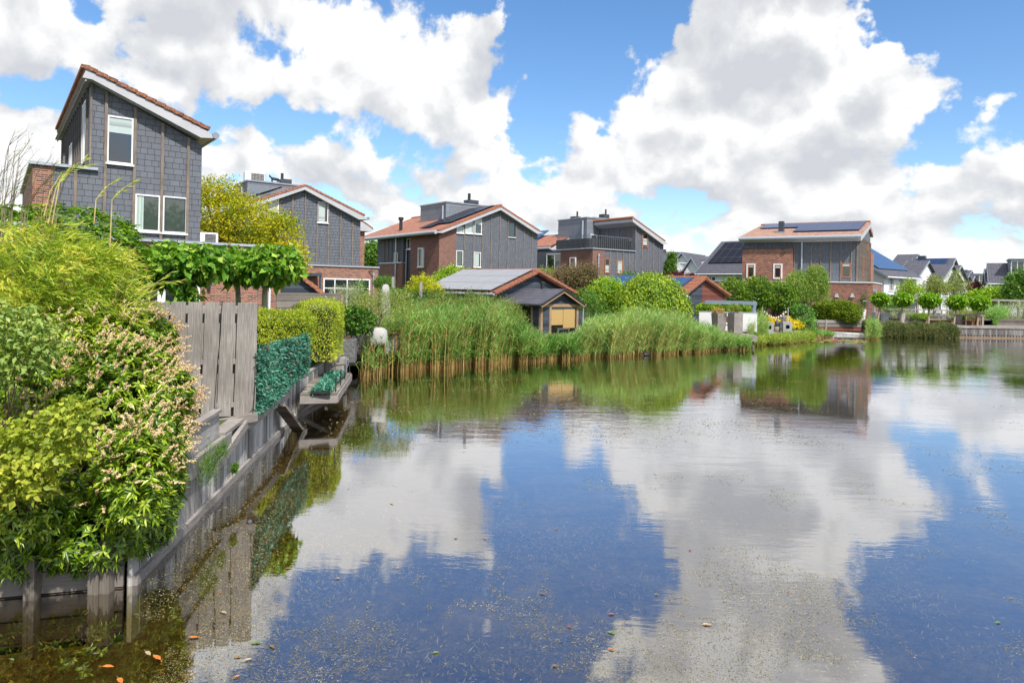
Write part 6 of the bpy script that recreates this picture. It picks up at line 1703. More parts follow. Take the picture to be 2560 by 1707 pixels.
# ================================================================== garden house with pale solar roof
def garden_house():
    H = Frame('garden_house', 'dark blue timber garden house with pale solar roof and glazed porch behind the reeds', 'garden house', 1233, 760, 33.2, 46, .62)
    F, S = H.F, H.S
    e0 = F(1233, 735); pk = F(1337, 684); e1 = F(1432, 739)
    W = e1[0]; zt = (e0[1] + e1[1]) / 2; pa, pz = pk
    H.pf([(.15, 0), (W - .15, 0), (W - .15, zt - .02), (pa, pz - .12), (.15, zt - .02)], .0, 5.6).build('wall', 'navy_boards', H.root)
    # roof slabs
    fb = -.28
    H.pf([(-.12, zt - .06), (pa, pz - .01), (pa, pz + .12), (-.12, zt + .08)], fb, 5.9).build('roof', 'tile', H.root)
    H.pf([(pa + .004, pz - .01), (W + .12, zt - .06), (W + .12, zt + .08), (pa + .004, pz + .12)], fb, 5.9).build('roof', 'tile', H.root)
    verge(H, (-.16, zt + .0), (pa, pz + .05), fb - .06, 15, w=.2, h=.13); verge(H, (pa, pz + .05), (W + .14, zt), fb - .06, 14, w=.2, h=.13)
    MB().tube([(pa, fb - .08, pz + .14), (pa, 5.9, pz + .14)], .11, 8).build('ridge_tiles', 'tile_verge', H.root, smooth=True)
    MB().tube([(-.2, fb, zt - .0), (-.2, 5.95, zt - .0)], .065, 8).build('gutter', 'gutter', H.root, smooth=True)
    MB().tube([(-.16, .2, zt - .05), (-.1, .2, 0)], .04, 8).build('downpipe', 'gutter', H.root, smooth=True)
    dx = (pa + .12, pz - zt + .04); n = Vector((-dx[1], 0, dx[0])).normalized()
    for i in range(3):
        for j in range(4):
            f0, f1 = .02 + i * .325, .02 + (i + 1) * .325 - .008; y0, y1 = .12 + j * 1.38, .12 + (j + 1) * 1.38 - .02
            p = lambda f, y: Vector((-.12 + dx[0] * f, y, zt + .08 + dx[1] * f)) + n * .09
            mb = MB(); q = [p(f0, y0), p(f1, y0), p(f1, y1), p(f0, y1)]; mb.hexa(q + [v + n * .035 for v in q]); mb.build('solar_panel', 'solar_painted_sheen', H.root)
    # porch in front
    x0, z0 = F(1353, 760, -2.4); x1, _ = F(1443, 760, -2.4); bP = -2.4
    zpe = F(1353, 758, bP)[1]; xp, zpp = F(1405, 726, bP)
    wc = (x0 + x1) / 2
    H.pf([(x0, zpe - .1), (x1, zpe - .1), (x1, zpe), (wc, zpp - .08), (x0, zpe)], bP, bP + .08).build('porch_gable', 'navy_boards', H.root)
    H.pf([(x0 - .28, zpe - .12), (wc, zpp - .02), (wc, zpp + .07), (x0 - .28, zpe - .03)], bP - .25, -.005).build('porch_roof', 'tile_dark', H.root)
    H.pf([(wc + .003, zpp - .02), (x1 + .28, zpe - .12), (x1 + .28, zpe - .03), (wc + .003, zpp + .07)], bP - .25, -.005).build('porch_roof', 'tile_dark', H.root)
    for a_, b_, c_, d_ in ((x0 - .26, zpe - .16, wc, zpp - .07), (wc, zpp - .07, x1 + .26, zpe - .16)):
        MB().beam((a_, bP - .27, b_), (c_, bP - .27, d_), .04, .09).build('barge_board', 'oak', H.root)
        MB().beam((a_, bP - .30, b_ + .10), (c_, bP - .30, d_ + .10), .05, .07).build('verge_trim', 'black', H.root)
    hb = zpe - .18
    MB().box(x0 - .05, x1 + .05, bP - .06, bP + .06, hb, hb + .14).build('header_beam', 'oak', H.root)
    for X in (x0, F(1374, 800, bP)[0], x1 - .02): MB().box(X - .07, X + .07, bP - .055, bP + .07, 0, hb - .002).build('post', 'oak', H.root)
    xm = F(1374, 800, bP)[0]
    MB().box(x0 + .075, xm - .075, bP - .02, bP + .04, 0, hb - .004).build('wall_panel', 'navy_boards', H.root)
    # glazed front with two bamboo blinds
    fr = MB(); fr.box(xm + .08, x1 - .1, bP - .03, bP + .03, hb - .1, hb - .006).box(x1 - .17, x1 - .1, bP - .03, bP + .03, 0, hb - .102); f = fr.build('door_frame', 'navy', H.root)
    MB().box(xm + .08, x1 - .172, bP + .032, bP + .05, .0, hb - .1).build('pane', 'glass_dark', f)
    g = (xm + x1) / 2 - .04
    MB().box(xm + .1, g - .02, bP - .01, bP + .012, hb - .86, hb - .105).build('bamboo_blind', 'bamboo_blind', H.root)
    MB().box(g, x1 - .18, bP - .02, bP + .008, hb - 1.02, hb - .105).build('bamboo_blind', 'bamboo_blind', H.root)
    MB().box(xm + .55, x1 - .5, bP + .0, bP + .02, .42, .50).box(xm + .6, xm + .68, bP, bP + .02, 0, .42).box(x1 - .62, x1 - .54, bP, bP + .02, 0, .42).build('inner_table', 'stone_dark', H.root)
    # left side of the porch
    for b_ in (bP + .55, bP + .62 + .7, -.3): MB().box(x0 - .06, x0 + .06, b_ - .06, b_ + .06, 0, hb - .002).build('post', 'oak', H.root)
    MB().box(x0 - .02, x0 + .02, bP + .12, bP + .49, 0, hb).build('wall_panel', 'navy_boards', H.root)
    MB().box(x0 - .01, x0 + .015, bP + .62, -.02, 0, hb).build('side_pane', 'glass_dark', H.root)
    MB().box(x0 - .05, x0 + .05, bP + .12, -.01, hb + .002, hb + .13).build('side_beam', 'oak', H.root)
    MB().box(x1 - .02, x1 + .02, bP + .08, -.01, 0, hb).build('side_wall', 'navy_boards', H.root)
    MB().tube([(x0 - .32, bP - .25, zpe - .1), (x0 - .32, -.05, zpe - .1)], .05, 8).build('porch_gutter', 'black', H.root, smooth=True)
    MB().tube([(x1 + .34, bP - .1, zpe - .1), (x1 + .34, bP - .1, -.3)], .042, 8).build('downpipe', 'gutter', H.root, smooth=True)
    MB().tube([(x1 + .34, bP - .25, zpe - .07), (x1 + .34, -.1, zpe - .07)], .05, 8).build('porch_gutter', 'gutter', H.root, smooth=True)
    # stove pipe
    a, z = F(1356, 740, -1.2)
    MB().lathe([(.13, 0), (.13, .2)], (0, 0, 0), 12).build('flue_base', 'white', H.root, loc=(a, -1.2, z - .05))
    MB().lathe([(.10, .2), (.10, .62), (.125, .63), (.125, .72), (.06, .75)], (0, 0, 0), 12).build('stove_pipe', 'black', H.root, loc=(a, -1.2, z - .045), smooth=True)
    MB().box(x1 + .45, x1 + .95, bP + .5, bP + .56, 0, 1.3).build('screen_panel', 'navy_boards', H.root)
    return H
M['solar_painted_sheen'] = m_plain('painted_sheen_solar', (.30, .295, .30), .34, nz=.06, nscale=2, spec=.9)  # sky reflected at a grazing angle is painted in as a pale base colour
M['glass_dark'] = m_plain('dark_interior_glass', (.02, .02, .018), .08, nz=.5, nscale=3, spec=.6)
garden_house()

def shed_b():
    H = Frame('garden_shed', 'garden shed with half navy, half red-brown gable and blue solar roof', 'shed', 1709, 770, 43, 50, .86)
    F = H.F
    e0 = F(1709, 731); pk = F(1756, 700); e1 = F(1814, 745)
    W = e1[0]; zt = (e0[1] + e1[1]) / 2; pa, pz = pk
    H.pf([(.1, 0), (pa, 0), (pa, pz - .05), (.1, zt)], 0, 4.8).build('wall', 'navy_boards', H.root)
    H.pf([(pa + .002, 0), (W - .1, 0), (W - .1, zt), (pa + .002, pz - .05)], 0, 4.8).build('wall', 'redbrown_boards', H.root)
    H.pf([(-.2, zt - .1), (pa, pz - .0), (pa, pz + .12), (-.2, zt + .03)], -.25, 5).build('roof', 'tile', H.root)
    H.pf([(pa + .003, pz - .0), (W + .15, zt - .1), (W + .15, zt + .03), (pa + .003, pz + .12)], -.25, 5).build('roof', 'tile', H.root)
    verge(H, (-.25, zt - .05), (pa, pz + .06), -.3, 12, w=.75, h=.13); verge(H, (pa, pz + .06), (W + .15, zt - .05), -.3, 13, w=.2, h=.13)
    MB().tube([(pa, -.3, pz + .14), (pa, 5, pz + .14)], .12, 8).build('ridge_tiles', 'tile_verge', H.root, smooth=True)
    d = (pa + .2, pz - zt + .1)
    for i in range(2):
        for j in range(3):
            f0, f1 = .05 + i * .44, .05 + (i + 1) * .44 - .01; y0 = .6 + j * 1.45; mb = MB()
            q = [(-.2 + d[0] * f0, y0, zt + .10 + d[1] * f0), (-.2 + d[0] * f1, y0, zt + .10 + d[1] * f1), (-.2 + d[0] * f1, y0 + 1.42, zt + .10 + d[1] * f1), (-.2 + d[0] * f0, y0 + 1.42, zt + .10 + d[1] * f0)]
            mb.hexa(q + [(x, y, z + .05) for x, y, z in q]); mb.build('solar_panel', 'solar_blue2', H.root)
    MB().box(pa + .1 + W * .1, W + .1, -.22, -.004, zt - .52, zt - .38).build('awning_case', 'gutter', H.root)
    a, z = F(1732, 764); MB().box(a - .05, a + .05, -.09, -.002, z - .1, z + .1).build('wall_lamp', 'black', H.root)
    # small flat-roofed porch on the left
    t = thing('garden_cabinet', 'white louvred cabinet with a flat grey cap left of the two-tone shed', 'cabinet', tuple(Vector((P(1700, 800, 41).x, 41, .86))), R(40))
    MB().box(-.9, .35, 0, .7, 0, 1.75).build('louvres', 'slats_white', t)
    MB().box(.36, .48, -.06, .06, 0, 1.75).build('post', 'white', t); MB().box(-1.0, .55, -.15, .8, 1.752, 1.93).build('cap', 'white', t); MB().box(-.9, .4, -.02, .6, 1.932, 2.05).build('roof_sheet', 'zinc', t)
M['slats_white'] = m_blind('louvre_white', (.72, .72, .70), .09, coat=0)
shed_b()
def shed_c():
    "shed roof left of the weeping tree"
    H = Frame('garden_shed', 'small shed roof of blue solar panels peeping out left of the weeping tree', 'shed', 1555, 770, 45, 60, .86)
    a, z = H.F(1560, 735)
    MB().box(a - .5, a + 1.2, .2, 3, 0, z).build('wall', 'navy_boards', H.root)
    z2 = H.F(1575, 706, 1.2)[1]
    MB().hexa([(a - .7, 0, z - .1), (a + 1.6, 0, z + 1.2), (a + 1.6, 2.6, z + 1.2), (a - .7, 2.6, z - .1), (a - .7, 0, z), (a + 1.6, 0, z + 1.3), (a + 1.6, 2.6, z + 1.3), (a - .7, 2.6, z)]).build('solar_roof', 'solar_blue2', H.root)
shed_c()
def shed_a():
    H = Frame('garden_shed', 'navy shed with an orange tiled edge behind the grey plank panel', 'shed', 866, 790, 27.5, 62, .86)
    F = H.F
    r = F(866, 789); t_ = F(733, 686)
    xl = F(700, 690)[0]
    H.pf([(xl, 0), (r[0], 0), r, (t_[0], t_[1]), (xl, t_[1] - .2)], 0, 3).build('wall', 'navy_boards', H.root)
    H.pf([(t_[0], t_[1] + .02), (r[0] + .12, r[1] - .08), (r[0] + .12, r[1] + .04), (t_[0], t_[1] + .14)], -.12, 3.1).build('roof', 'tile', H.root)
    verge(H, (t_[0], t_[1] + .02), (r[0] + .14, r[1] - .08), -.2, 11, w=.22, h=.14)
    H.pf([(xl, t_[1] - .18), (t_[0] - .01, t_[1] + .02), (t_[0] - .01, t_[1] + .12), (xl, t_[1] - .08)], -.1, 3.1).build('left_roof', 'tile', H.root)
shed_a()
def plank_panel():
    a, b = P(692, 731, 23), P(852, 737, 24.5); t = thing('plank_fence', 'dark grey horizontal plank panel in front of the navy shed', 'fence', (a.x, a.y, .86))
    d = Vector((b.x - a.x, b.y - a.y, 0)); t.rotation_euler = (0, 0, math.atan2(d.y, d.x)); h = a.z - .86
    for k in range(7): MB().box(0, d.length, 0, .04, k * h / 7, (k + .97) * h / 7).build('plank', 'plank_wall_h', t)
    MB().box(d.length + .002, d.length + .1, -.02, .08, 0, h - .08).build('post', 'oak', t)
    MB().box(.55, .65, -.06, -.002, h * .55, h * .7).build('lamp', 'black', t)
plank_panel()

# ================================================================== white houses in the distance
def white_house(label, x, Y, az, w, d, he, hr, gab=True, group='white houses in the distance', wins=(), solar=None, dormer=None, chim=None, z0=.86, name='white_house', ridge='a', overh=.35, smat='solar', yb=760):
    """facade from its left corner at photo x; ridge='a': ridge runs along the facade; ridge='b': gable faces us"""
    H = Frame(name, label, 'house', x, yb, Y, az, z0, group)
    if ridge == 'a':
        MB().prism([(0, 0, 0), (0, d, 0), (0, d, he), (0, d / 2, hr - .25), (0, 0, he)], (w, 0, 0)).build('wall', 'white_wall', H.root)
        for s_ in (0, 1):
            q = [(-overh, -.45, he - .28 * 1), (w + overh, -.45, he - .28), (w + overh, d / 2 - .002, hr - .12), (-overh, d / 2 - .002, hr - .12)]
            if s_: q = [(a, d - b, z) for a, b, z in q]
            MB().hexa(q + [(a, b, z + .2) for a, b, z in q]).build('roof', 'tile_dark', H.root)
        for a in (-overh - .03, w + overh + .003):
            MB().prism([(a, -.5, he - .34), (a, d / 2, hr - .2), (a, d / 2, hr + .1), (a, -.5, he - .08)], (.03, 0, 0)).build('barge_board', 'fascia_blue', H.root)
        MB().tube([(-overh, -.5, he - .2), (w + overh, -.5, he - .2)], .08, 6).build('gutter', 'white', H.root, smooth=True)
        def sl(a, t, up): return (a, -.45 + (d / 2 + .45) * t, he - .28 + .2 + (hr - .12 - he + .28) * t + up)
    else:
        H.pf([(0, 0), (w, 0), (w, he), (w / 2, hr - .25), (0, he)], 0, d).build('wall', 'white_wall', H.root)
        for s_ in (0, 1):
            q = [(-.4, -.35, he - .3), (w / 2 - .002, -.35, hr - .12), (w / 2 - .002, d, hr - .12), (-.4, d, he - .3)]
            if s_: q = [(w - a, b, z) for a, b, z in q]
            MB().hexa(q + [(a, b, z + .2) for a, b, z in q]).build('roof', 'tile_dark', H.root)
            q = [(-.45, -.38, he - .36), (w / 2 - .003, -.38, hr - .2), (w / 2 - .003, -.352, hr - .2), (-.45, -.352, he - .36)]
            if s_: q = [(w - a, b, z) for a, b, z in q]
            MB().hexa(q + [(a, b, z + .3) for a, b, z in q]).build('barge_board', 'fascia_blue', H.root)
    for (u0, u1, z0_, z1_, n) in wins:
        window(H, 'f', 0, u0, u1, z0_, z1_, frame='white', fw=.09, mull=[k / n for k in range(1, n)], dep=.08)
    if solar and ridge == 'a':
        f0, f1, t0, t1 = solar
        q = [sl(w * f0, t0, .1), sl(w * f1, t0, .1), sl(w * f1, t1, .1), sl(w * f0, t1, .1)]
        MB().hexa(q + [(a, b, z + .06) for a, b, z in q]).build('solar_panel', smat, H.root)
    if dormer:
        a, dw, t, dh = dormer
        p = sl(a, t, 0); mb = MB(); mb.box(a - dw / 2, a + dw / 2, p[1], d / 2, p[2] - .1, p[2] + dh); mb.build('dormer', 'zincwall', H.root)
        MB().box(a - dw / 2 - .15, a + dw / 2 + .15, p[1] - .25, d / 2, p[2] + dh + .002, p[2] + dh + .14).build('dormer_roof', 'zinc', H.root)
        window(H, 'f', p[1], a - dw / 2 + .12, a + dw / 2 - .12, p[2] + .1, p[2] + dh - .1, frame='white', fw=.1, mull=(.33, .66), trans=(.3,), dep=.08, glass='glass_green')
    if chim:
        a, b, z = chim; MB().box(a - .45, a + .45, b - .35, b + .35, z - 1.6, z).build('chimney', 'dark_frame', H.root)
    return H
M['fascia_blue'] = m_plain('grey_blue_barge', (.28, .34, .38), .6, nz=.06)
zz = lambda y, x, Y: P(x, y, Y).z - .86
# wide one left of the long-roof house
white_house('white house with a big black solar array left of the long-roof brick house', 1748, 88, 140, 11, 11, zz(683, 1800, 88), zz(603, 1800, 90), wins=[(1.2, 2.4, 2.9, 4.1, 2), (4.0, 6.4, 2.9, 4.1, 4)], solar=(.03, .98, .28, .92), smat='solar_dark', overh=.5)
white_house('low dark-roofed wing left of the house with the black solar array', 1728, 98, 140, 4.0, 8, zz(675, 1730, 98), zz(641, 1740, 100))
white_house('white gable with grey-blue barge boards just left of the black solar array', 1708, 97, 125, 2.2, 9, zz(682, 1720, 97), zz(645, 1725, 98), ridge='b')
white_house('narrow white gable behind the scaffolding, blue solar panels on its roof', 1676, 104, 125, 3.4, 10, zz(672, 1700, 104), zz(632, 1700, 104), ridge='b')
hx = white_house('white house with a steep dark roof right of the conical tree, behind the scaffolding', 1655, 108, 88, 3.6, 8, zz(665, 1670, 108), zz(627, 1665, 108), chim=(1.0, 4, zz(620, 1665, 108)))
def scaffold():
    Y = 98; a = P(1692, 760, Y); t = thing('scaffolding', 'white tubular scaffolding around the narrow white gable', 'scaffolding', (a.x, a.y, .86), R(4))
    zt = P(1692, 645, Y).z - .86; s_ = 1.9
    for i in range(3):
        for j in (0, 1.2): MB().tube([(i * s_, j, 0), (i * s_, j, zt if i < 1 else zt - 1.0)], .05, 5).build('standard', 'white', t)
    for z in (2.2, 4.2, 5.2, 6.2):
        for j in (0, 1.2): MB().tube([(0, j, z), (2 * s_, j, z)], .04, 5).build('ledger', 'white', t)
    for k in range(3): MB().tube([(.0, -.02, 1.5 + k * 1.9), (s_ * 2, -.02, 3.4 + k * 1.5)], .04, 5).build('diagonal', 'white', t); MB().tube([(s_ * 2, 1.22, 1.5 + k * 1.6), (0, 1.22, 3.0 + k * 1.6)], .04, 5).build('diagonal', 'white', t)
    mb = MB(); mb.box(0, 2 * s_, 0, 1.2, 4.0, 4.08); mb.build('platform', 'board_grey_h', t)
scaffold()
# right of the long-roof house: big solar roof seen from its gable side
hw = white_house('white house with a huge blue solar roof right of the long-roof brick house', 2209, 70, 52, 7.6, 13, zz(688, 2210, 70), zz(598, 2190, 76), wins=[(1.0, 2.1, 2.6, 4.2, 3), (3.4, 4.5, 2.6, 4.2, 3), (5.9, 6.6, 2.6, 4.2, 2)], solar=(.03, .97, .16, .86), smat='solar_blue2', yb=760)
MB().box(.3, 9.5, -2.2, -.005, 2.05, 2.25).box(.5, .65, -2.1, -1.95, 0, 2.04).box(4.5, 4.65, -2.1, -1.95, 0, 2.04).box(9, 9.15, -2.1, -1.95, 0, 2.04).build('veranda', 'zinc', hw.root)
for (lab, x, Y, w, d, yr, ye, az, kw) in [
    ('dark roof peak just above the huge blue solar roof', 2226, 100, 2.2, 7, 638, 668, 138, {}),
    ('white gabled house tucked directly behind the huge blue solar roof', 2246, 88, 1.9, 8, 653, 696, 138, {}),
    ('steep dark-roofed white house with blue panels high on its roof', 2262, 95, 4.6, 8, 648, 699, 138, dict(solar=(.05, .9, .62, .93), smat='solar', chim=(.8, 4, zz(640, 2272, 98)))),
    ('white gable whose eave lies right of the house with blue panels', 2309, 90, 1.9, 8, 662, 699, 138, {}),
    ('dark roof peak half hidden between two white gables', 2320, 104, 1.8, 7, 651, 690, 138, {}),
    ('second white gable right of the house with blue panels', 2338, 92, 1.7, 7, 665, 700, 138, {}),
    ('small white gable at the far end of the white row', 2370, 108, 1.7, 6, 688, 712, 138, {}),
    ('last small white gable before the long low dark roof', 2389, 110, 1.5, 6, 691, 716, 138, {}),
    ('distant white house with small blue panels behind the feathery trees', 2362, 128, 3.0, 7, 677, 700, 138, dict(solar=(.05, .9, .5, .95), smat='solar')),
    ('long low dark-roofed white house with a small dormer at the far right', 2412, 112, 11.5, 9, 691, 716, 112, dict(dormer=(1.8, 2.3, .3, 1.5), chim=(7, 5, 6.0)))]:
    white_house(lab, x, Y, az, w, d, zz(ye, x + 12, Y), zz(yr, x + 12, Y + 3), wins=[(w * .15, w * .45, 2.6, 3.6, 2), (w * .6, w * .9, 2.6, 3.6, 2)], **kw)
white_house('white house with a large grey dormer and dark roof at the right edge', 2478, 84, 122, 11, 9, zz(706, 2480, 84), zz(659, 2500, 87), dormer=(2.9, 2.2, .25, 2.2), chim=(5.3, 5, zz(646, 2545, 88)), wins=[(3.5, 5, 2.4, 3.2, 2)])
white_house('low dark-roofed wing left of the house with the large dormer', 2470, 88, 122, 1.8, 8, zz(704, 2480, 88), zz(673, 2485, 90))

# ================================================================== far retaining wall and terrace
def far_wall():
    pts = [Vector((x, y, 0)) for x, y in POND[16:19]]; t = thing('far_retaining_wall', 'long grey planked retaining wall at the far right shore', 'retaining wall', pts[0]); L = Vector(pts[0])
    mb = MB(); cp = MB(); ft = MB(); up = MB()
    for a, b in zip(pts, pts[1:]):
        a = a - L; b = b - L; d = (b - a).normalized(); n = Vector((d.y, -d.x, 0))
        mb.hexa([a + Vector((0, 0, -.6)), b + Vector((0, 0, -.6)), b + n * .06 + Vector((0, 0, -.6)), a + n * .06 + Vector((0, 0, -.6)), a + Vector((0, 0, .82)), b + Vector((0, 0, .82)), b + n * .06 + Vector((0, 0, .82)), a + n * .06 + Vector((0, 0, .82))])
        cp.beam(a + n * .02 + Vector((0, 0, .80)), b + n * .02 + Vector((0, 0, .80)), .2, .17)
        ft.beam(a + n * .1 + Vector((0, 0, .05)), b + n * .1 + Vector((0, 0, .05)), .08, .08)
        N = int((b - a).length / .24)
        for k in range(N): p = a + (b - a) * (k / N) + n * .075; up.box(p.x - .035, p.x + .035, p.y - .015, p.y + .015, .09, .22 + random.uniform(0, .05))
    mb.build('planks', 'sheet_pile2', t); cp.build('cap_beam', 'board_grey_h', t); ft.build('foot_board', 'oak', t); up.build('spacers', 'black', t)
    a = Vector((18.4, 47.1, 0)); b = Vector((20.15, 50.55, 0))
    t = thing('plank_bank', 'dark and rusty brown plank bank behind the rowing boat', 'retaining wall', a); 
    p0, p1 = P(2036, 800, 49.35), P(2156, 815, 50.1); p0 = Vector((p0.x, p0.y, 0)) - a; p1 = Vector((p1.x, p1.y, 0)) - a
    for k, (z, m, hh) in enumerate(((.15, 'plank_wall_h', .3), (.50, 'redbrown_boards', .22), (.78, 'plank_wall_h', .26), (1.05, 'board_grey_h', .22))):
        MB().beam(p0 + Vector((0, k * .06, z)), p1 + Vector((0, k * .06, z)), .08, hh).build('plank', m, t)
far_wall()
def bank_edge():
    a = Vector((15.6, 41.8, 0)); t = thing('stone_edge', 'low grey edging and paving under the lanterns and statue', 'edging', a)
    p0 = P(1905, 838, 42.3); p1 = P(2060, 838, 46.8); p0 = Vector((p0.x, p0.y, .50)) - a; p1 = Vector((p1.x, p1.y, .50)) - a
    MB().prism([p0 + Vector((-.5, 0, 0)), p1, p1 + Vector((-.6, 3.0, 0)), p0 + Vector((-2.2, 7.5, 0))], (0, 0, .05)).build('paving', 'paving', t)
    MB().beam(p0 + Vector((-.5, -.05, -.25)), p1 + Vector((0, -.05, -.25)), .1, .5).build('edge_board', 'board_grey_h', t)
bank_edge()
flat_poly('terrace', [(25.9, 50.8), (32, 51.2), (45, 52.4), (45, 64), (26, 62), (25, 54)], .875, 'paving')

def pot(name, label, x, yb, Y, r0, r1, h, m='concrete', square=False, plant=None, group=None, zb=None):
    b = P(x, yb, Y) if zb is None else Vector((P(x, 760, Y).x, Y, zb))
    t = thing(name, label, 'planter', tuple(b), 0 if not square else R(20), group)
    if square:
        MB().hexa([(-r0, -r0, 0), (r0, -r0, 0), (r0, r0, 0), (-r0, r0, 0), (-r1, -r1, h), (r1, -r1, h), (r1, r1, h), (-r1, r1, h)]).build('pot', m, t, bevel=.01)
        MB().box(-r1 + .03, r1 - .03, -r1 + .03, r1 - .03, h + .001, h + .015).build('soil', 'earth', t)
    else:
        MB().lathe([(r0, 0), ((r0 + r1) / 2 * 1.02, h * .5), (r1, h), (r1 - .03, h + .001), (r1 - .04, h - .08)], (0, 0, 0), 18).build('pot', m, t, smooth=True)
    if plant:
        mt, n, spread, L, W, hh, up = plant
        rng = np.random.default_rng(int(x)); e = [(np.array([b.x, b.y, b.z + h + hh * .4]), np.array([spread, spread, hh * .6]))]
        leafobj('plant', crown(e, n, 8, .05, L, W, rng=rng, updir=up, lo=.1), mt, t)
    return t
pot('square_planter', 'square grey planter with dried brown plant, left one on the small deck', 1798, 826, 38.6, .24, .31, 1.05, 'board_grey', True, ('reed_dry', 60, .33, .2, .03, .2, 0), zb=.78)
pot('square_planter', 'tall square grey planter with green and rusty grass, right one on the small deck', 1839, 826, 38.2, .29, .29, 1.15, 'board_grey', True, ('olive_leaf', 60, .26, .25, .02, .35, 1.2), zb=.72)
pot('round_pot', 'light round pot behind the first ball tree trunk', 2192, 798, 53.2, .28, .34, .85, zb=.87)
pot('round_pot', 'light round pot with pale grass between the first two ball trees', 2213, 803, 52.4, .24, .30, .80, plant=('silver_leaf', 60, .3, .2, .012, .3, .5), zb=.87)
pot('round_pot', 'light round pot with pale grass beside the second ball tree trunk', 2254, 803, 52.5, .22, .27, .85, plant=('silver_leaf', 60, .25, .2, .012, .3, .5), zb=.87)
pot('round_pot', 'white conical pot with a dark shrub at the right end of the clipped hedge', 2157, 790, 54.2, .16, .26, 1.0, 'white', plant=('dark_leaf', 90, .32, .14, .04, 1.5, .8), zb=.87)
def small_deck():
    c = [P(1820, 847, 37.2), P(1886, 848, 37.6)]
    t = thing('small_deck', 'small grey wooden deck with two planters at the edge of the reeds', 'deck', (c[0].x, c[0].y, 0))
    W = c[1].x - c[0].x
    MB().box(-1.6, W, 0, 3.2, .66, .70).build('decking', 'deck_grey', t); MB().box(-1.6, W, -.04, .0, .38, .69).build('edge_beam', 'board_grey_h', t)
    for x in (-1.2, 0, W - .2): MB().box(x, x + .1, .1, .2, -.5, .6).build('pile', 'plank_wall_h', t)
small_deck()
def white_wall_planter():
    a, b = P(1748, 779, 40.5), P(1893, 788, 39.6); t = thing('white_garden_wall', 'white rendered garden wall planter with a clipped leafy hedge on top', 'garden wall', (a.x, a.y, .86))
    d = Vector((b.x - a.x, b.y - a.y, 0)); t.rotation_euler = (0, 0, math.atan2(d.y, d.x)); h = .98
    MB().box(0, d.length, 0, .16, -.1, h).build('front_wall', 'white_wall', t); MB().box(d.length - .16, d.length, .162, 1.1, -.1, h - .02).build('side_wall', 'white_wall', t)
    MB().box(-.02, d.length + .02, -.02, .18, h + .002, h + .03).build('coping', 'fascia', t)
    a2, b2 = Vector((a.x, a.y + 0)), Vector((b.x, b.y))
    hedge_box('wall_hedge', 'clipped leafy hedge growing on top of the white garden wall', 'hedge', (b.x - .05, b.y + .95), (a.x + .1, a.y + .95), .75, .9 + h - .25, .86 + h + .42, 'bright_leaf', 4200, .09, .07, rad=.25)
white_wall_planter()
def chair_w():
    t = thing('garden_chair', 'dark folding garden chair between the two square planters', 'chair', (P(1817, 826, 38.6).x, 38.7, .70))
    for x, y in ((-.22, 0), (.22, 0), (-.22, .42), (.22, .42)): MB().tube([(x, y, 0), (x, y + (.1 if y else 0), .95 if y else .45)], .016, 6).build('leg', 'twig', t)
    MB().box(-.23, .23, -.02, .44, .44, .47).build('seat', 'twig', t); MB().box(-.22, .22, .47, .49, .6, .94).build('backrest', 'twig', t)
chair_w()
def pergola():
    Yp = 41.5; t0 = P(1762, 750, Yp); t1 = P(1893, 755, 40.6); t = thing('steel_pergola', 'blue-grey steel pergola frame in front of the pleached trees', 'pergola', (t0.x, t0.y, .86))
    d = Vector((t1.x - t0.x, t1.y - t0.y, 0)); t.rotation_euler = (0, 0, math.atan2(d.y, d.x)); h = t1.z - .86; W = d.length
    m = 'steel_blue'
    MB().box(0, W, -.07, .07, h - .19, h).build('front_beam', m, t); MB().box(W - .16, W - .02, .072, 3.2, h - .19, h - .002).build('side_beam', m, t); MB().box(0, W, 3.202, 3.34, h - .19, h).build('rear_beam', m, t)
    for x, y in ((W - .13, 0), (W - .13, 3.27), (W * .6, 3.27)): MB().box(x - .07, x + .07, y - .065, y + .065, -.05, h - .192).build('post', m, t)
M['steel_blue'] = m_plain('blue_grey_steel', (.20, .25, .31), .45, nz=.08)
pergola()
def lantern(label, x, yb, Y, s_, h, rz):
    b = P(x, yb, Y); b.z = .552; t = thing('garden_lantern', label, 'lantern', tuple(b), R(rz), 'concrete box lanterns on the bank')
    w = s_ / 2; fr = MB(); wz0, wz1, ww = h * .36, h * .72, w * .42
    fr.box(-w, w, -w, -w + .06, 0, wz0); fr.box(-w, w, -w, -w + .06, wz1, h); fr.box(-w, -ww, -w, -w + .06, wz0, wz1); fr.box(ww, w, -w, -w + .06, wz0, wz1)
    fr.box(-w, -w + .06, -w + .061, w, 0, h); fr.box(w - .06, w, -w + .061, w, 0, h); fr.box(-w + .061, w - .061, w - .06, w, 0, h); fr.box(-w + .061, w - .061, -w + .061, w - .061, h - .06, h - .002)
    fr.build('body', 'concrete', t); MB().box(-w + .07, w - .07, w - .12, w - .065, .02, h - .07).build('inside', 'black', t)
lantern('left concrete box lantern with a square opening, on the bank under the string lights', 1922, 835, 42.6, .50, .64, -12)
lantern('right concrete box lantern with a square opening, beside the seated statue', 1967, 832, 43.6, .54, .66, -12)
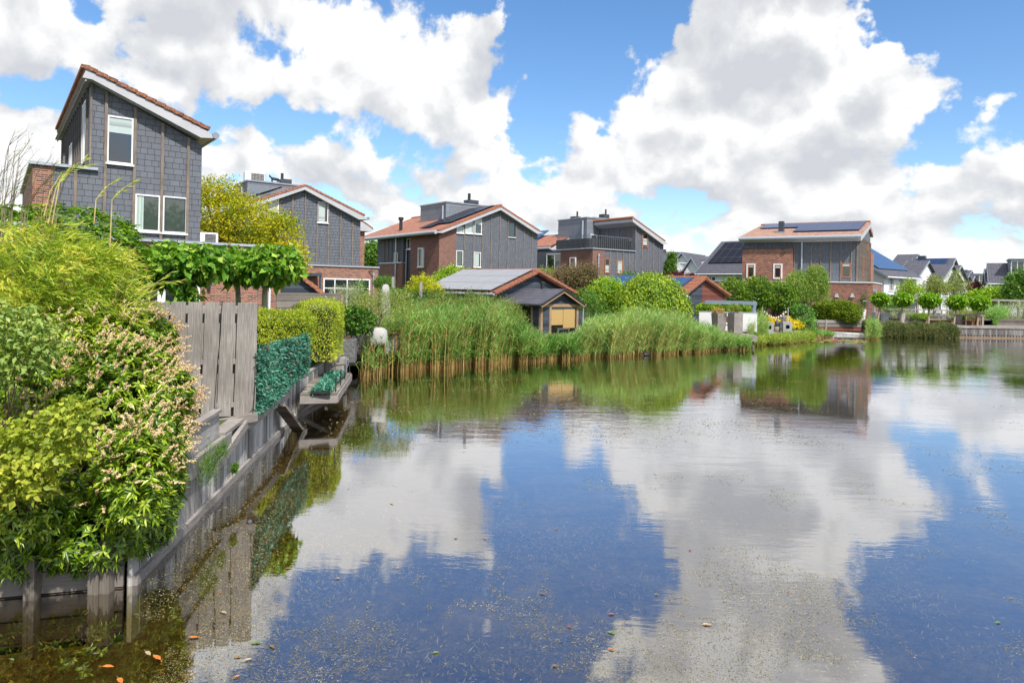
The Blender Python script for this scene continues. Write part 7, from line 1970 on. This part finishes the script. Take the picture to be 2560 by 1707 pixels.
def statues():
    b = P(1942, 832, 43.9); t = thing('head_statue', 'dark stone head on a round sandstone block between the two lanterns', 'statue', (b.x, b.y, .552))
    t.scale = (.62, .62, .62)
    MB().lathe([(.30, 0), (.35, .12), (.36, .35), (.30, .48), (.2, .52)], (0, 0, 0), 14).build('block', 'stone_sand', t, smooth=True)
    mb = MB().lathe([(.12, 0), (.11, .1), (.19, .2), (.225, .35), (.22, .48), (.17, .60), (.09, .67), (.03, .70)], (0, 0, 0), 14); mb.build('head', 'stone_dark', t, smooth=True, loc=(0, 0, .522))
    b = P(1958, 812, 45.2); t = thing('seated_statue', 'grey seated stone figure behind the right lantern', 'statue', (b.x, b.y, .552))
    t.scale = (.66, .66, .80)
    MB().box(-.45, .45, -.35, .35, 0, .55).build('plinth', 'stone_dark', t, bevel=.02)
    mb = MB(); mb.lathe([(.36, 0), (.40, .08), (.34, .18), (.2, .24)], (0, 0, .552), 14); mb.lathe([(.17, 0), (.19, .2), (.23, .38), (.16, .46), (.07, .50)], (0, .02, .76), 12)
    mb.tube([(.2, .02, 1.18), (.3, -.05, .98), (.12, -.25, .85)], [.07, .06, .045], 7); mb.tube([(-.2, .02, 1.18), (-.3, -.05, .98), (-.12, -.25, .85)], [.07, .06, .045], 7)
    mb.lathe([(.06, 0), (.11, .08), (.12, .18), (.09, .27), (.05, .30), (.045, .35), (.01, .38)], (0, 0, 1.24), 12); mb.build('figure', 'stone_grey', t, smooth=True)
    b = P(1906, 836, 42.5); t = thing('small_block', 'small pale concrete block left of the left lantern', 'block', (b.x, b.y, .552)); MB().box(-.2, .2, -.2, .2, 0, .45).box(-.16, .16, -.16, .16, .451, .47).build('block', 'concrete', t, bevel=.02)
M['stone_grey'] = m_plain('grey_statue_stone', (.20, .19, .185), .85, nz=.3, nscale=20, bmp=.4)
statues()
def string_lights():
    a = P(1905, 771, 44.0); b = P(1970, 772, 44.6)
    for lab, q in (('left white pole of the string lights', a), ('right white pole of the string lights', b)):
        o = MB().tube([(0, 0, 0), (.01, 0, q.z - .55)], [.02, .016], 8).lathe([(.035, q.z - .549), (.035, q.z - .50)], (0, 0, 0), 8).build('light_pole', 'white', loc=(q.x, q.y, .55)); tag(o, lab, 'pole', 'poles of the string lights')
    t = thing('string_lights', 'sagging string of pale round bulbs between two white poles', 'string lights', (a.x, a.y, a.z)); b = b - a
    pts = [b * (k / 12) + Vector((0, 0, -.52 * math.sin(math.pi * k / 12))) for k in range(13)]
    MB().tube(pts, .010, 5).build('cable', 'twig', t)
    for k in range(1, 11):
        f = k / 11; p = b * f + Vector((0, 0, -.52 * math.sin(math.pi * f) - .07)); MB().lathe([(.02, .06), (.03, .04), (.06, 0), (.05, -.05), (.01, -.07)], (0, 0, 0), 8).build('bulb', 'bulb', t, smooth=True, loc=p)
M['bulb'] = m_plain('pale_bulb', (.85, .74, .58), .3, nz=.02)
string_lights()
def brown_fence():
    a = P(1893, 768, 49.2); b = P(2030, 766, 51.5); t = thing('brown_fence', 'dark brown horizontal board fence behind the string lights', 'fence', (a.x, a.y, .86)); d = Vector((b.x - a.x, b.y - a.y, 0)); t.rotation_euler = (0, 0, math.atan2(d.y, d.x))
    for k in range(3): w = d.length / 3; MB().box(k * w, (k + 1) * w - .08, 0, .05, 0, 1.9).build('panel', 'brown_fence', t); MB().box((k + 1) * w - .078, (k + 1) * w - .002, -.03, .08, 0, 1.95).build('post', 'plank_wall_h', t)
brown_fence()
def boat():
    c = P(2127, 840, 47.3); t = thing('rowing_boat', 'small white rowing boat moored by the plank bank', 'boat', (c.x, c.y, .02), R(-3)); t.scale = (.62, .75, .95)
    n = 13; V = []; mb = MB(); L = 3.9
    rows = []
    for k in range(n):
        f = k / (n - 1); x = -L / 2 + L * f; w = .62 * math.sin(math.pi * min(1, (f * .82 + .18) if f < 1 else 1)) ** .55 if f > 0 else .36
        w = [.08, .28, .42, .52, .58, .62, .64, .65, .64, .62, .58, .52, .44][k]; sh = .36 + .10 * (1 - f) ** 2
        rows.append([(x, -w, sh), (x, -w * .8, .08), (x, -w * .3, -.1), (x, w * .3, -.1), (x, w * .8, .08), (x, w, sh), (x, w - .05, sh), (x, w * .74, .14), (x, 0, .02), (x, -w * .74, .14), (x, -w + .05, sh)])
    m_ = len(rows[0])
    for r_ in rows: mb.v += r_
    for k in range(n - 1):
        for j in range(m_): j2 = (j + 1) % m_; mb.f.append([k * m_ + j, k * m_ + j2, (k + 1) * m_ + j2, (k + 1) * m_ + j])
    mb.f.append(list(range(m_))); mb.f.append([(n - 1) * m_ + j for j in reversed(range(m_))])
    mb.build('hull', 'boat_white', t)
    for x in (-.7, .3, 1.2): MB().box(x - .13, x + .13, -.5, .5, .24, .28).build('bench', 'redbrown_boards' if x < 1 else 'oak', t)
M['boat_white'] = m_plain('boat_white', (.80, .80, .77), .45, nz=.12, nscale=3)
boat()
def poles():
    for lab, x, yt, yb, Y in (('grey timber pole right of the covered parasol', 1053, 706, 765, 31), ('grey timber pole at the corner of the leafy hedge left of the parasol', 983, 693, 720, 35), ('thin pale pole in front of the rusty plank bank', 2065, 799, 843, 48.5)):
        a = P(x, yt, Y); o = MB().box(-.06 if x < 2000 else -.05, .06 if x < 2000 else .05, -.05, .05, 0, a.z - .5).box(-.04, .04, -.035, .035, a.z - .499, a.z - .48).build('timber_pole', 'board_grey', loc=(a.x, a.y, .5)); tag(o, lab, 'pole')
poles()
def parasol():
    a = P(963, 765, 28); top = P(967, 711, 28).z - .7; t = thing('covered_parasol', 'closed parasol under a pale cover standing behind the willow shrubs', 'parasol', (a.x, a.y, .7))
    rr = random.Random(4); mb = MB(); n = 14; rings = [(.25, .25), (.27, .55), (.25, .9), (.22, 1.25), (.18, top - .35), (.14, top - .1), (.08, top)]
    base = 0
    for (r, z) in rings:
        for j in range(n): th = 2 * math.pi * j / n; q = r * (1 + .13 * math.cos(th * 5 + z * 2)); mb.v.append((q * math.cos(th), q * math.sin(th), z))
    for k in range(len(rings) - 1):
        for j in range(n): j2 = (j + 1) % n; mb.f.append([k * n + j, k * n + j2, (k + 1) * n + j2, (k + 1) * n + j])
    mb.f.append([(len(rings) - 1) * n + j for j in range(n)])
    mb.build('cover', 'white_cloth', t, smooth=True); MB().tube([(0, 0, 0), (0, 0, .3)], .05, 8).build('foot', 'metal_grey', t)
parasol()
def deck_furniture():
    Y = 23.5; z = .62
    a = P(905, 830, 24.2); t = thing('teak_table', 'brown wooden garden table on the pink deck', 'table', (a.x + .35, 24.3, z), R(15))
    MB().box(-.9, .9, -.45, .45, .70, .74).build('tabletop', 'teak', t)
    for x, y in ((-.8, -.36), (.8, -.36), (-.8, .36), (.8, .36)): MB().box(x - .04, x + .04, y - .04, y + .04, 0, .698).build('leg', 'teak', t)
    def chair(label, x, Y, rz, m):
        q = P(x, 830, Y); t = thing('garden_chair', label, 'chair', (q.x, Y, z), R(rz), 'chairs around the teak table')
        mb = MB(); n = 10; prof = [(.30, .40), (.31, .5), (.31, .70), (.30, .86), (.22, .95), (.08, .99)]
        for (r, zz_) in prof:
            for j in range(n + 1): th = math.pi * j / n; mb.v.append((r * math.cos(th), .05 + r * .8 * math.sin(th), zz_))
        for k in range(len(prof) - 1):
            for j in range(n): i = k * (n + 1) + j; mb.f.append([i, i + 1, i + n + 2, i + n + 1])
        o = mb.build('backrest', m, t, smooth=True); md = o.modifiers.new('s', 'SOLIDIFY'); md.thickness = .03
        MB().box(-.26, .26, -.26, .22, .40, .45).build('seat', m, t, bevel=.015)
        for x_, y_ in ((-.22, -.22), (.22, -.22), (-.2, .2), (.2, .2)): MB().tube([(x_ * 1.15, y_ * 1.15, 0), (x_, y_, .4)], [.018, .022], 7).build('leg', 'teak', t)
        return t
    chair('rounded beige shell chair nearest the grey stone block', 925, 23.6, 170, 'linen'); 
    t2 = chair('white chair draped with a cloth, right of the beige shell chair', 945, 23.0, 200, 'white_cloth')
    # draped cloth over the white chair
    def drape(label, x, Y, w, h, seed):
        q = P(x, 830, Y); rr = random.Random(seed); mb = MB(); n = 18; prof = [(.92, .02), (1.0, .1), (1.05, .3), (.98, .55), (.85, h - .1), (.6, h)]
        for (r, zz_) in prof:
            for j in range(n): th = 2 * math.pi * j / n; k = r * (1 + .09 * math.cos(th * 6 + zz_ * 3)); mb.v.append((w * k * math.cos(th), w * .8 * k * math.sin(th), zz_))
        for k in range(len(prof) - 1):
            for j in range(n): j2 = (j + 1) % n; mb.f.append([k * n + j, k * n + j2, (k + 1) * n + j2, (k + 1) * n + j])
        mb.f.append([(len(prof) - 1) * n + j for j in range(n)])
        o = mb.build('covered_chair', 'white_cloth', smooth=True, loc=(q.x, Y, z)); tag(o, label, 'chair', 'chairs under white covers')
    drape('chair under a long white cover, half hidden by reed stalks', 957, 24.0, .20, .72, 1)
    drape('chair under a white cover furthest right on the deck, behind the first reeds', 985, 24.4, .26, .74, 2)
    q = P(921, 815, 25.2); t = thing('lounge_sofa', 'dark grey covered sofa behind the teak table', 'sofa', (q.x, 25.6, z))
    MB().box(-1.1, 1.1, -.4, .4, 0, .5).build('seat', 'navy', t, bevel=.06); MB().box(-1.1, 1.1, .42, .62, 0, .88).build('backrest', 'navy', t, bevel=.05)
    a = P(858, 868, 21.0); t = thing('stone_block_planter', 'big square dark grey stone planter at the left end of the pink deck', 'planter', (a.x, 21.3, z), R(8)); MB().box(-.32, .32, -.32, .32, 0, .70).build('pot', 'block_grey', t, bevel=.015); MB().box(-.28, .28, -.28, .28, .702, .715).build('soil', 'earth', t)
M['linen'] = m_plain('beige_linen', (.50, .44, .36), .9, nz=.08); M['block_grey'] = m_plain('grey_stone_block', (.14, .14, .135), .9, nz=.35, nscale=12, bmp=.4)
deck_furniture()
# right-hand terrace: timber railing, pergola, table and chairs, planters
def terrace_right():
    a = P(2212, 769, 54.5); b = P(2395, 776, 55.5)
    t = thing('timber_railing', 'long grey timber railing across the far terrace behind the ball trees', 'railing', (a.x, a.y, .87)); d = Vector((b.x - a.x, b.y - a.y, 0)); t.rotation_euler = (0, 0, math.atan2(d.y, d.x)); L = d.length
    MB().box(0, L, -.06, .06, 1.02, 1.10).build('handrail', 'board_grey_h', t); MB().box(L * .45, L, -.04, .04, .12, .2).build('lower_rail', 'board_grey_h', t)
    for k in range(12): x = L * (k + .3) / 12; MB().box(x - .03, x + .03, -.03, .03, 0, 1.018).build('post', 'board_grey', t)
    a = P(2330, 745, 57); b = P(2560, 750, 59); t = thing('timber_pergola', 'weathered timber pergola beam on posts behind the ball trees', 'pergola', (a.x - 3.0, a.y, .87)); d = Vector((b.x + 2 - a.x + 3, b.y - a.y, 0)); t.rotation_euler = (0, 0, math.atan2(d.y, d.x)); L = d.length; h = a.z - .87
    MB().box(0, L, -.06, .06, h - .14, h).build('beam', 'board_grey_h', t); MB().box(0, L, 1.4, 1.5, h - .14, h - .01).build('beam', 'board_grey_h', t)
    for x in (.4, 2.0, 3.6, 6.4, 9.5, 11.5, 14.5): MB().box(x - .08, x + .08, -.08, .08, 0, h - .142).build('post', 'board_grey', t)
    a = P(2395, 790, 52.8); t = thing('terrace_table', 'long timber garden table with two chairs at the far terrace', 'table', (a.x, 53.0, .87), R(2)); W = P(2455, 790, 53).x - a.x
    MB().box(0, W, -.4, .4, .72, .80).build('tabletop', 'board_grey_h', t)
    for x in (.06, W - .2): MB().box(x, x + .14, -.36, .36, 0, .718).build('leg', 'board_grey', t)
    for lab, x in (('left rattan chair at the long timber table', 2420), ('right rattan chair at the long timber table', 2440)):
        q = P(x, 790, 52.2); t = thing('rattan_chair', lab, 'chair', (q.x, 52.3, .87), 0, 'rattan chairs on the far terrace'); MB().box(-.27, .27, -.25, .25, .36, .44).build('seat', 'teak', t)
        bk = MB()
        for k in range(6): bk.box(-.27 + k * .1, -.23 + k * .1, -.29, -.26, .40, .86)
        bk.box(-.28, .28, -.295, -.255, .84, .90); bk.build('backrest', 'reed_dry_flat', t)
        for x_, y_ in ((-.24, -.22), (.24, -.22), (-.24, .22), (.24, .22)): MB().box(x_ - .025, x_ + .025, y_ - .025, y_ + .025, 0, .358).build('leg', 'teak', t)
    for lab, x, w, Y, m, pm, hh in (('black low planter with bright plants left of the timber table', 2403, .9, 53.6, 'black', 'bright_leaf', .42), ('dark low planter right of the timber table', 2466, .6, 53.6, 'plank_wall_h', 'bright_leaf', .36), ('dark low timber bed behind the hanging hedge', 2290, 2.3, 52.6, 'plank_wall_h', None, .38), ('grey sleeper planter under the silvery willow bush', 2540, 3.4, 53.6, 'plank_wall_h', None, .5)):
        q = P(x, 790, Y); t = thing('low_planter', lab, 'planter', (q.x, Y, .87)); MB().box(-w, w, -.3, .3, 0, hh).build('box', m, t); MB().box(-w + .04, w - .04, -.26, .26, hh + .001, hh + .02).build('soil', 'earth', t)
        if pm:
            rng = np.random.default_rng(int(x)); e = [(np.array([q.x, Y, .87 + hh + .12]), np.array([w * .9, .28, .16]))]; leafobj('plants', crown(e, 90, 8, .06, .12, .06, rng=rng, updir=.6, lo=.1), pm, t)
    q = P(2350, 805, 52.0); t = thing('low_bench', 'low pale timber bench behind the right end of the hanging hedge', 'bench', (q.x, 52.2, .87)); MB().box(-1.1, 1.1, -.2, .2, .36, .42).build('seat', 'oak', t)
    for x in (-.95, .95): MB().box(x - .05, x + .05, -.16, .16, 0, .358).build('leg', 'oak', t)
    q = P(2345, 780, 54); t = thing('timber_screen', 'low vertical plank screen behind the low bench', 'fence', (q.x, 54.0, .87)); MB().box(-1.6, 1.9, 0, .06, 0, .62).build('planks', 'sheet_pile2', t); MB().box(-1.62, 1.92, -.03, .09, .622, .68).build('cap', 'board_grey_h', t)
    q = P(2170, 798, 53.2); t = thing('outdoor_shower', 'curved grey outdoor shower pipe on a stone foot by the brick corner', 'shower', (q.x, 53.2, .875)); MB().tube([(0, 0, .08), (0, 0, 1.45), (-.08, 0, 1.62), (-.3, 0, 1.68), (-.42, 0, 1.64)], .04, 8).build('pipe', 'metal_grey', t, smooth=True); MB().box(-.35, .35, -.2, .2, 0, .079).build('foot', 'concrete', t)
    q = P(2200, 792, 53.6)
    o = MB().box(-.3, .3, -.2, .2, .4, .44).box(-.28, -.22, -.18, -.12, 0, .399).box(.22, .28, -.18, -.12, 0, .399).box(-.28, -.22, .12, .18, 0, .399).box(.22, .28, .12, .18, 0, .399).build('side_table', 'orange_frame', loc=(q.x, 53.8, .87)); tag(o, 'small orange side table beside the light round pots', 'table')
    q = P(2392, 752, 56.6)
    t = thing('white_trellis', 'white ladder-like trellis behind the third and fourth ball trees', 'trellis', (P(2362, 760, 56.6).x, 56.6, .87))
    for x in (-.28, .28): MB().box(x - .04, x + .04, -.03, .03, 0, 2.3).build('upright', 'white', t)
    for k in range(13): MB().box(-.24, .24, -.015, .015, .25 + k * .16, .30 + k * .16).build('rung', 'white', t)
M['reed_dry_flat'] = m_plain('rattan', (.33, .26, .15), .8, nz=.3, nscale=20)
terrace_right()

# ================================================================== things on the water
def coot():
    p = Wz(1617, 889, 0); t = thing('coot', 'small black water bird with a white bill at the edge of the reeds', 'bird', (p.x, p.y, 0), R(200))
    mb = MB(); mb.tube([(-.20, 0, .07), (-.14, 0, .06), (0, 0, .055), (.12, 0, .06), (.17, 0, .10), (.19, 0, .17), (.22, 0, .20), (.26, 0, .19)], [.01, .06, .085, .07, .035, .03, .035, .012], 9); mb.build('body', 'black', t, smooth=True)
    MB().tube([(.255, 0, .19), (.30, 0, .18)], [.014, .004], 6).build('bill', 'white', t)
coot()
def lilies():
    rng = np.random.default_rng(51); t = thing('water_lilies', 'patch of water lily pads with pink flowers in front of the rowing boat', 'water lilies', (19, 44, 0)); t['kind'] = 'stuff'
    L0 = Vector(t.location); mb = MB(); fl = MB()
    for k in range(330):
        x = rng.uniform(2000, 2165); y = 849 + rng.normal() * 2.6 + (x - 2000) * .035; p = Wz(x, y) - L0; r = rng.uniform(.08, .17); a0 = rng.uniform(0, 6.28); z = rng.uniform(.004, .02)
        mb.face([(p.x, p.y, z)] + [(p.x + r * math.cos(a0 + .25 + j * .643), p.y + r * math.sin(a0 + .25 + j * .643), z + rng.uniform(0, .012)) for j in range(10)])
    for k in range(16):
        x = rng.uniform(2040, 2160); y = 849 + rng.normal() * 1.6 + (x - 2000) * .035; p = Wz(x, y) - L0
        for j in range(9): a = j * .7; c_, s_ = math.cos(a), math.sin(a); fl.face([(p.x, p.y, .03), (p.x + .06 * c_ - .03 * s_, p.y + .06 * s_ + .03 * c_, .07), (p.x + .11 * c_, p.y + .11 * s_, .12), (p.x + .06 * c_ + .03 * s_, p.y + .06 * s_ - .03 * c_, .07)])
    mb.build('pads', 'lily_pad', t)['kind'] = 'stuff'; fl.build('flowers', 'lily_pink', t)['kind'] = 'stuff'
M['lily_pad'] = m_leaf('lily_pad', [(.06, .13, .03), (.14, .22, .05), (.30, .30, .08), (.28, .10, .06)], trans=.1); M['lily_pink'] = m_plain('pink_petal', (.75, .12, .28), .6)
lilies()
def algae():
    rng = np.random.default_rng(52); t = thing('floating_weed', 'fine floating weed and specks scattered over the pond surface', 'water weed', (0, 12, 0)); t['kind'] = 'stuff'
    n = 150000; yy = 705 + 1010 * rng.random(n) ** .75; xx = rng.uniform(330, 2560, n); f = np.array([0.0])
    pts = []
    for x, y in zip(xx, yy):
        p = Wz(x, max(y, 860)); 
        v = mnoise.noise(Vector((p.x * .55, p.y * .42, 3))) + .6 * mnoise.noise(Vector((p.x * 1.9, p.y * 1.3, 7))) + .35 * mnoise.noise(Vector((p.x * 6, p.y * 5, 1)))
        thr = .40 if y > 1050 else .44
        if x < 700 and y > 1150: thr = -.05
        if y > 1400 and x < 2150: thr -= .16
        if y < 1120 and 860 < x < 2150: thr -= .20
        if v > thr - .12 * rng.random(): pts.append((p.x, p.y))
    for k in range(70):       # drifts of weed in front of the reeds, streaked by the wind
        q = Wz(rng.uniform(860, 2050), rng.uniform(945, 1110)); m_ = int(rng.uniform(60, 260)); w_ = rng.uniform(.25, 1.1)
        for _ in range(m_): pts.append((q.x + rng.normal() * w_, q.y + rng.normal() * w_ * .45))
    pts = np.array(pts); n = len(pts); P0 = np.column_stack([pts, rng.uniform(.003, .010, n)])
    Yd = pts[:, 1]; a = rng.uniform(0, 6.28, n); D = np.stack([np.cos(a), np.sin(a) * .8, rng.normal(size=n) * .12], 1)
    L = rng.uniform(.006, .030, n) * np.clip(Yd / 9, .55, 1.7); V = leaf_geo1(P0, D, np.array([0, 0, 1.0]) + rng.normal(size=(n, 3)) * .25, L, L * rng.uniform(.12, .5, n))
    leafobj('specks', V, 'algae', t, kind='stuff')
M['algae'] = m_leaf('floating_weed_speck', [(.06, .06, .02), (.14, .13, .05), (.26, .23, .13), (.38, .35, .27)], rough=.6, trans=.1)
algae()
def fallen_leaves():
    sp = [(270, 1665, 'orange', .10), (392, 1642, 'orange', .12), (300, 1700, 'orange', .11), (592, 1690, 'orange', .05), (484, 1592, 'orange', .09), (370, 1632, 'tan', .10), (595, 1640, 'brown', .08), (620, 1648, 'tan', .07), (560, 1530, 'tan', .07), (558, 1553, 'brown', .05),
          (1528, 1534, 'red', .07), (1528, 1622, 'orange', .06), (1425, 1567, 'red', .05), (1386, 1663, 'brown', .05), (1767, 1560, 'tan', .09), (1530, 1580, 'green', .09), (1356, 1483, 'brown', .07), (1212, 1346, 'orange', .05), (1391, 1322, 'brown', .05), (1725, 1375, 'red', .04),
          (980, 1258, 'tan', .09), (720, 1420, 'red', .06), (2495, 1555, 'green', .06), (640, 1605, 'green', .09), (30, 1648, 'green', .06), (1972, 1479, 'orange', .04), (680, 1615, 'brown', .08), (545, 1480, 'orange', .04), (845, 1445, 'tan', .05), (2375, 1185, 'tan', .05), (1140, 1345, 'brown', .05), (1640, 1485, 'tan', .04), (510, 1470, 'tan', .03), (1090, 1630, 'green', .06)]
    cm = {'orange': (.50, .17, .03), 'red': (.30, .09, .06), 'tan': (.40, .31, .18), 'brown': (.22, .13, .07), 'green': (.10, .20, .05)}
    for k, c in cm.items(): M['fl_' + k] = m_plain('fallen_leaf_' + k, c, .6, nz=.25, nscale=40)
    cnt = {}
    rr = random.Random(9)
    for (x, y, c, L) in sp:
        p = Wz(x, y, .006); a = rr.uniform(-.8, .8) + (0 if rr.random() < .6 else 3.1); d = Vector((math.cos(a), math.sin(a), 0)); s_ = Vector((-d.y, d.x, 0)); mb = MB()
        L *= 1.0; ctr = [(-.5, 0, .0), (-.2, .17, .012), (.15, .16, .012), (.5, 0, .004), (.15, -.15, .008), (-.2, -.16, .010)]
        q = [d * (u * L) + s_ * (v * L) + Vector((0, 0, w_ * .5)) for u, v, w_ in ctr]; m0 = Vector((0, 0, -.004))
        for i in range(6): mb.face([m0, q[i], q[(i + 1) % 6]])
        mb.tube([q[0], q[0] - d * L * .3], [.0018, .001], 4)
        o = mb.build('floating_leaf', 'fl_' + c, loc=p)
        where = 'in the dark water near the left wall' if x < 700 else ('on the reflected blue and grey sky in the foreground' if y > 1450 else 'on the reflected clouds further out')
        tag(o, f'{c} fallen leaf floating {where}', 'fallen leaf', f'{c} fallen leaves floating {where}')
fallen_leaves()
# tufts of green growing from the near wall planks
def tufts():
    rng = np.random.default_rng(61)
    for lab, x, y, s_ in (('feathery horsetail tuft growing from the near wall planks', 525, 1180, 1.0), ('small horsetail tuft just under the waling board of the near wall', 560, 1130, .6), ('little leafy weed sprouting low on the near wall planks', 590, 1170, .3)):
        Y = 8.6 if x < 540 else 9.3; b = P(x, y, Y); t = thing('wall_weed', lab, 'plant', tuple(b + Vector((-.08, 0, .12 * s_))))
        n = int(700 * s_); p = np.tile(np.array(t.location), (n, 1)) + rng.normal(size=(n, 3)) * np.array([.05, .11, .12]) * s_ + np.array([.06, 0, -.05])
        leafobj('foliage', leaf_geo1(p, np.array([.15, 0, .6]) + rng.normal(size=(n, 3)) * .45, rng.normal(size=(n, 3)), .08 * (.6 + .4 * s_), .006 if s_ > .4 else .02), 'mid_leaf', t)
tufts()
def submerged_weed():
    rng = np.random.default_rng(62); t = thing('submerged_weed', 'brown-green weed growing under water along the near wall and in the foreground', 'water weed', (-2.6, 8, -.5)); t['kind'] = 'stuff'
    n = 26000; u = rng.random(n); Y = 4.6 + 9 * u ** 1.2; X = -4.2 + rng.random(n) * (1.2 + 1.5 * (1 - u)) + rng.normal(size=n) * .25; Z = -.5 + np.abs(rng.normal(size=n)) * .16
    k = np.array([mnoise.noise(Vector((a * 1.3, b * 1.1, 0))) for a, b in zip(X, Y)]) > -.12; Z = np.minimum(Z, -.06); p = np.stack([X, Y, Z], 1)[k]
    n = 42000; X = rng.uniform(-3.2, 6.5, n); Y = rng.uniform(4.4, 10.5, n); Z = np.minimum(-.5 + np.abs(rng.normal(size=n)) * .2, -.05)
    k = np.array([mnoise.noise(Vector((a * .8, b * .9, 5))) + .5 * mnoise.noise(Vector((a * 2.6, b * 2.6, 5))) for a, b in zip(X, Y)]) > .10; p = np.concatenate([p, np.stack([X, Y, Z], 1)[k]])
    leafobj('foliage', leaf_geo1(p, rng.normal(size=p.shape) * np.array([1, 1, .6]), rng.normal(size=p.shape) + np.array([0, 0, 1.0]), rng.uniform(.03, .09, len(p)), .012), 'under_weed', t, kind='stuff')
M['under_weed'] = m_leaf('underwater_weed', [(.06, .055, .01), (.17, .15, .03), (.32, .26, .07), (.48, .40, .16)], trans=.2)
submerged_weed()
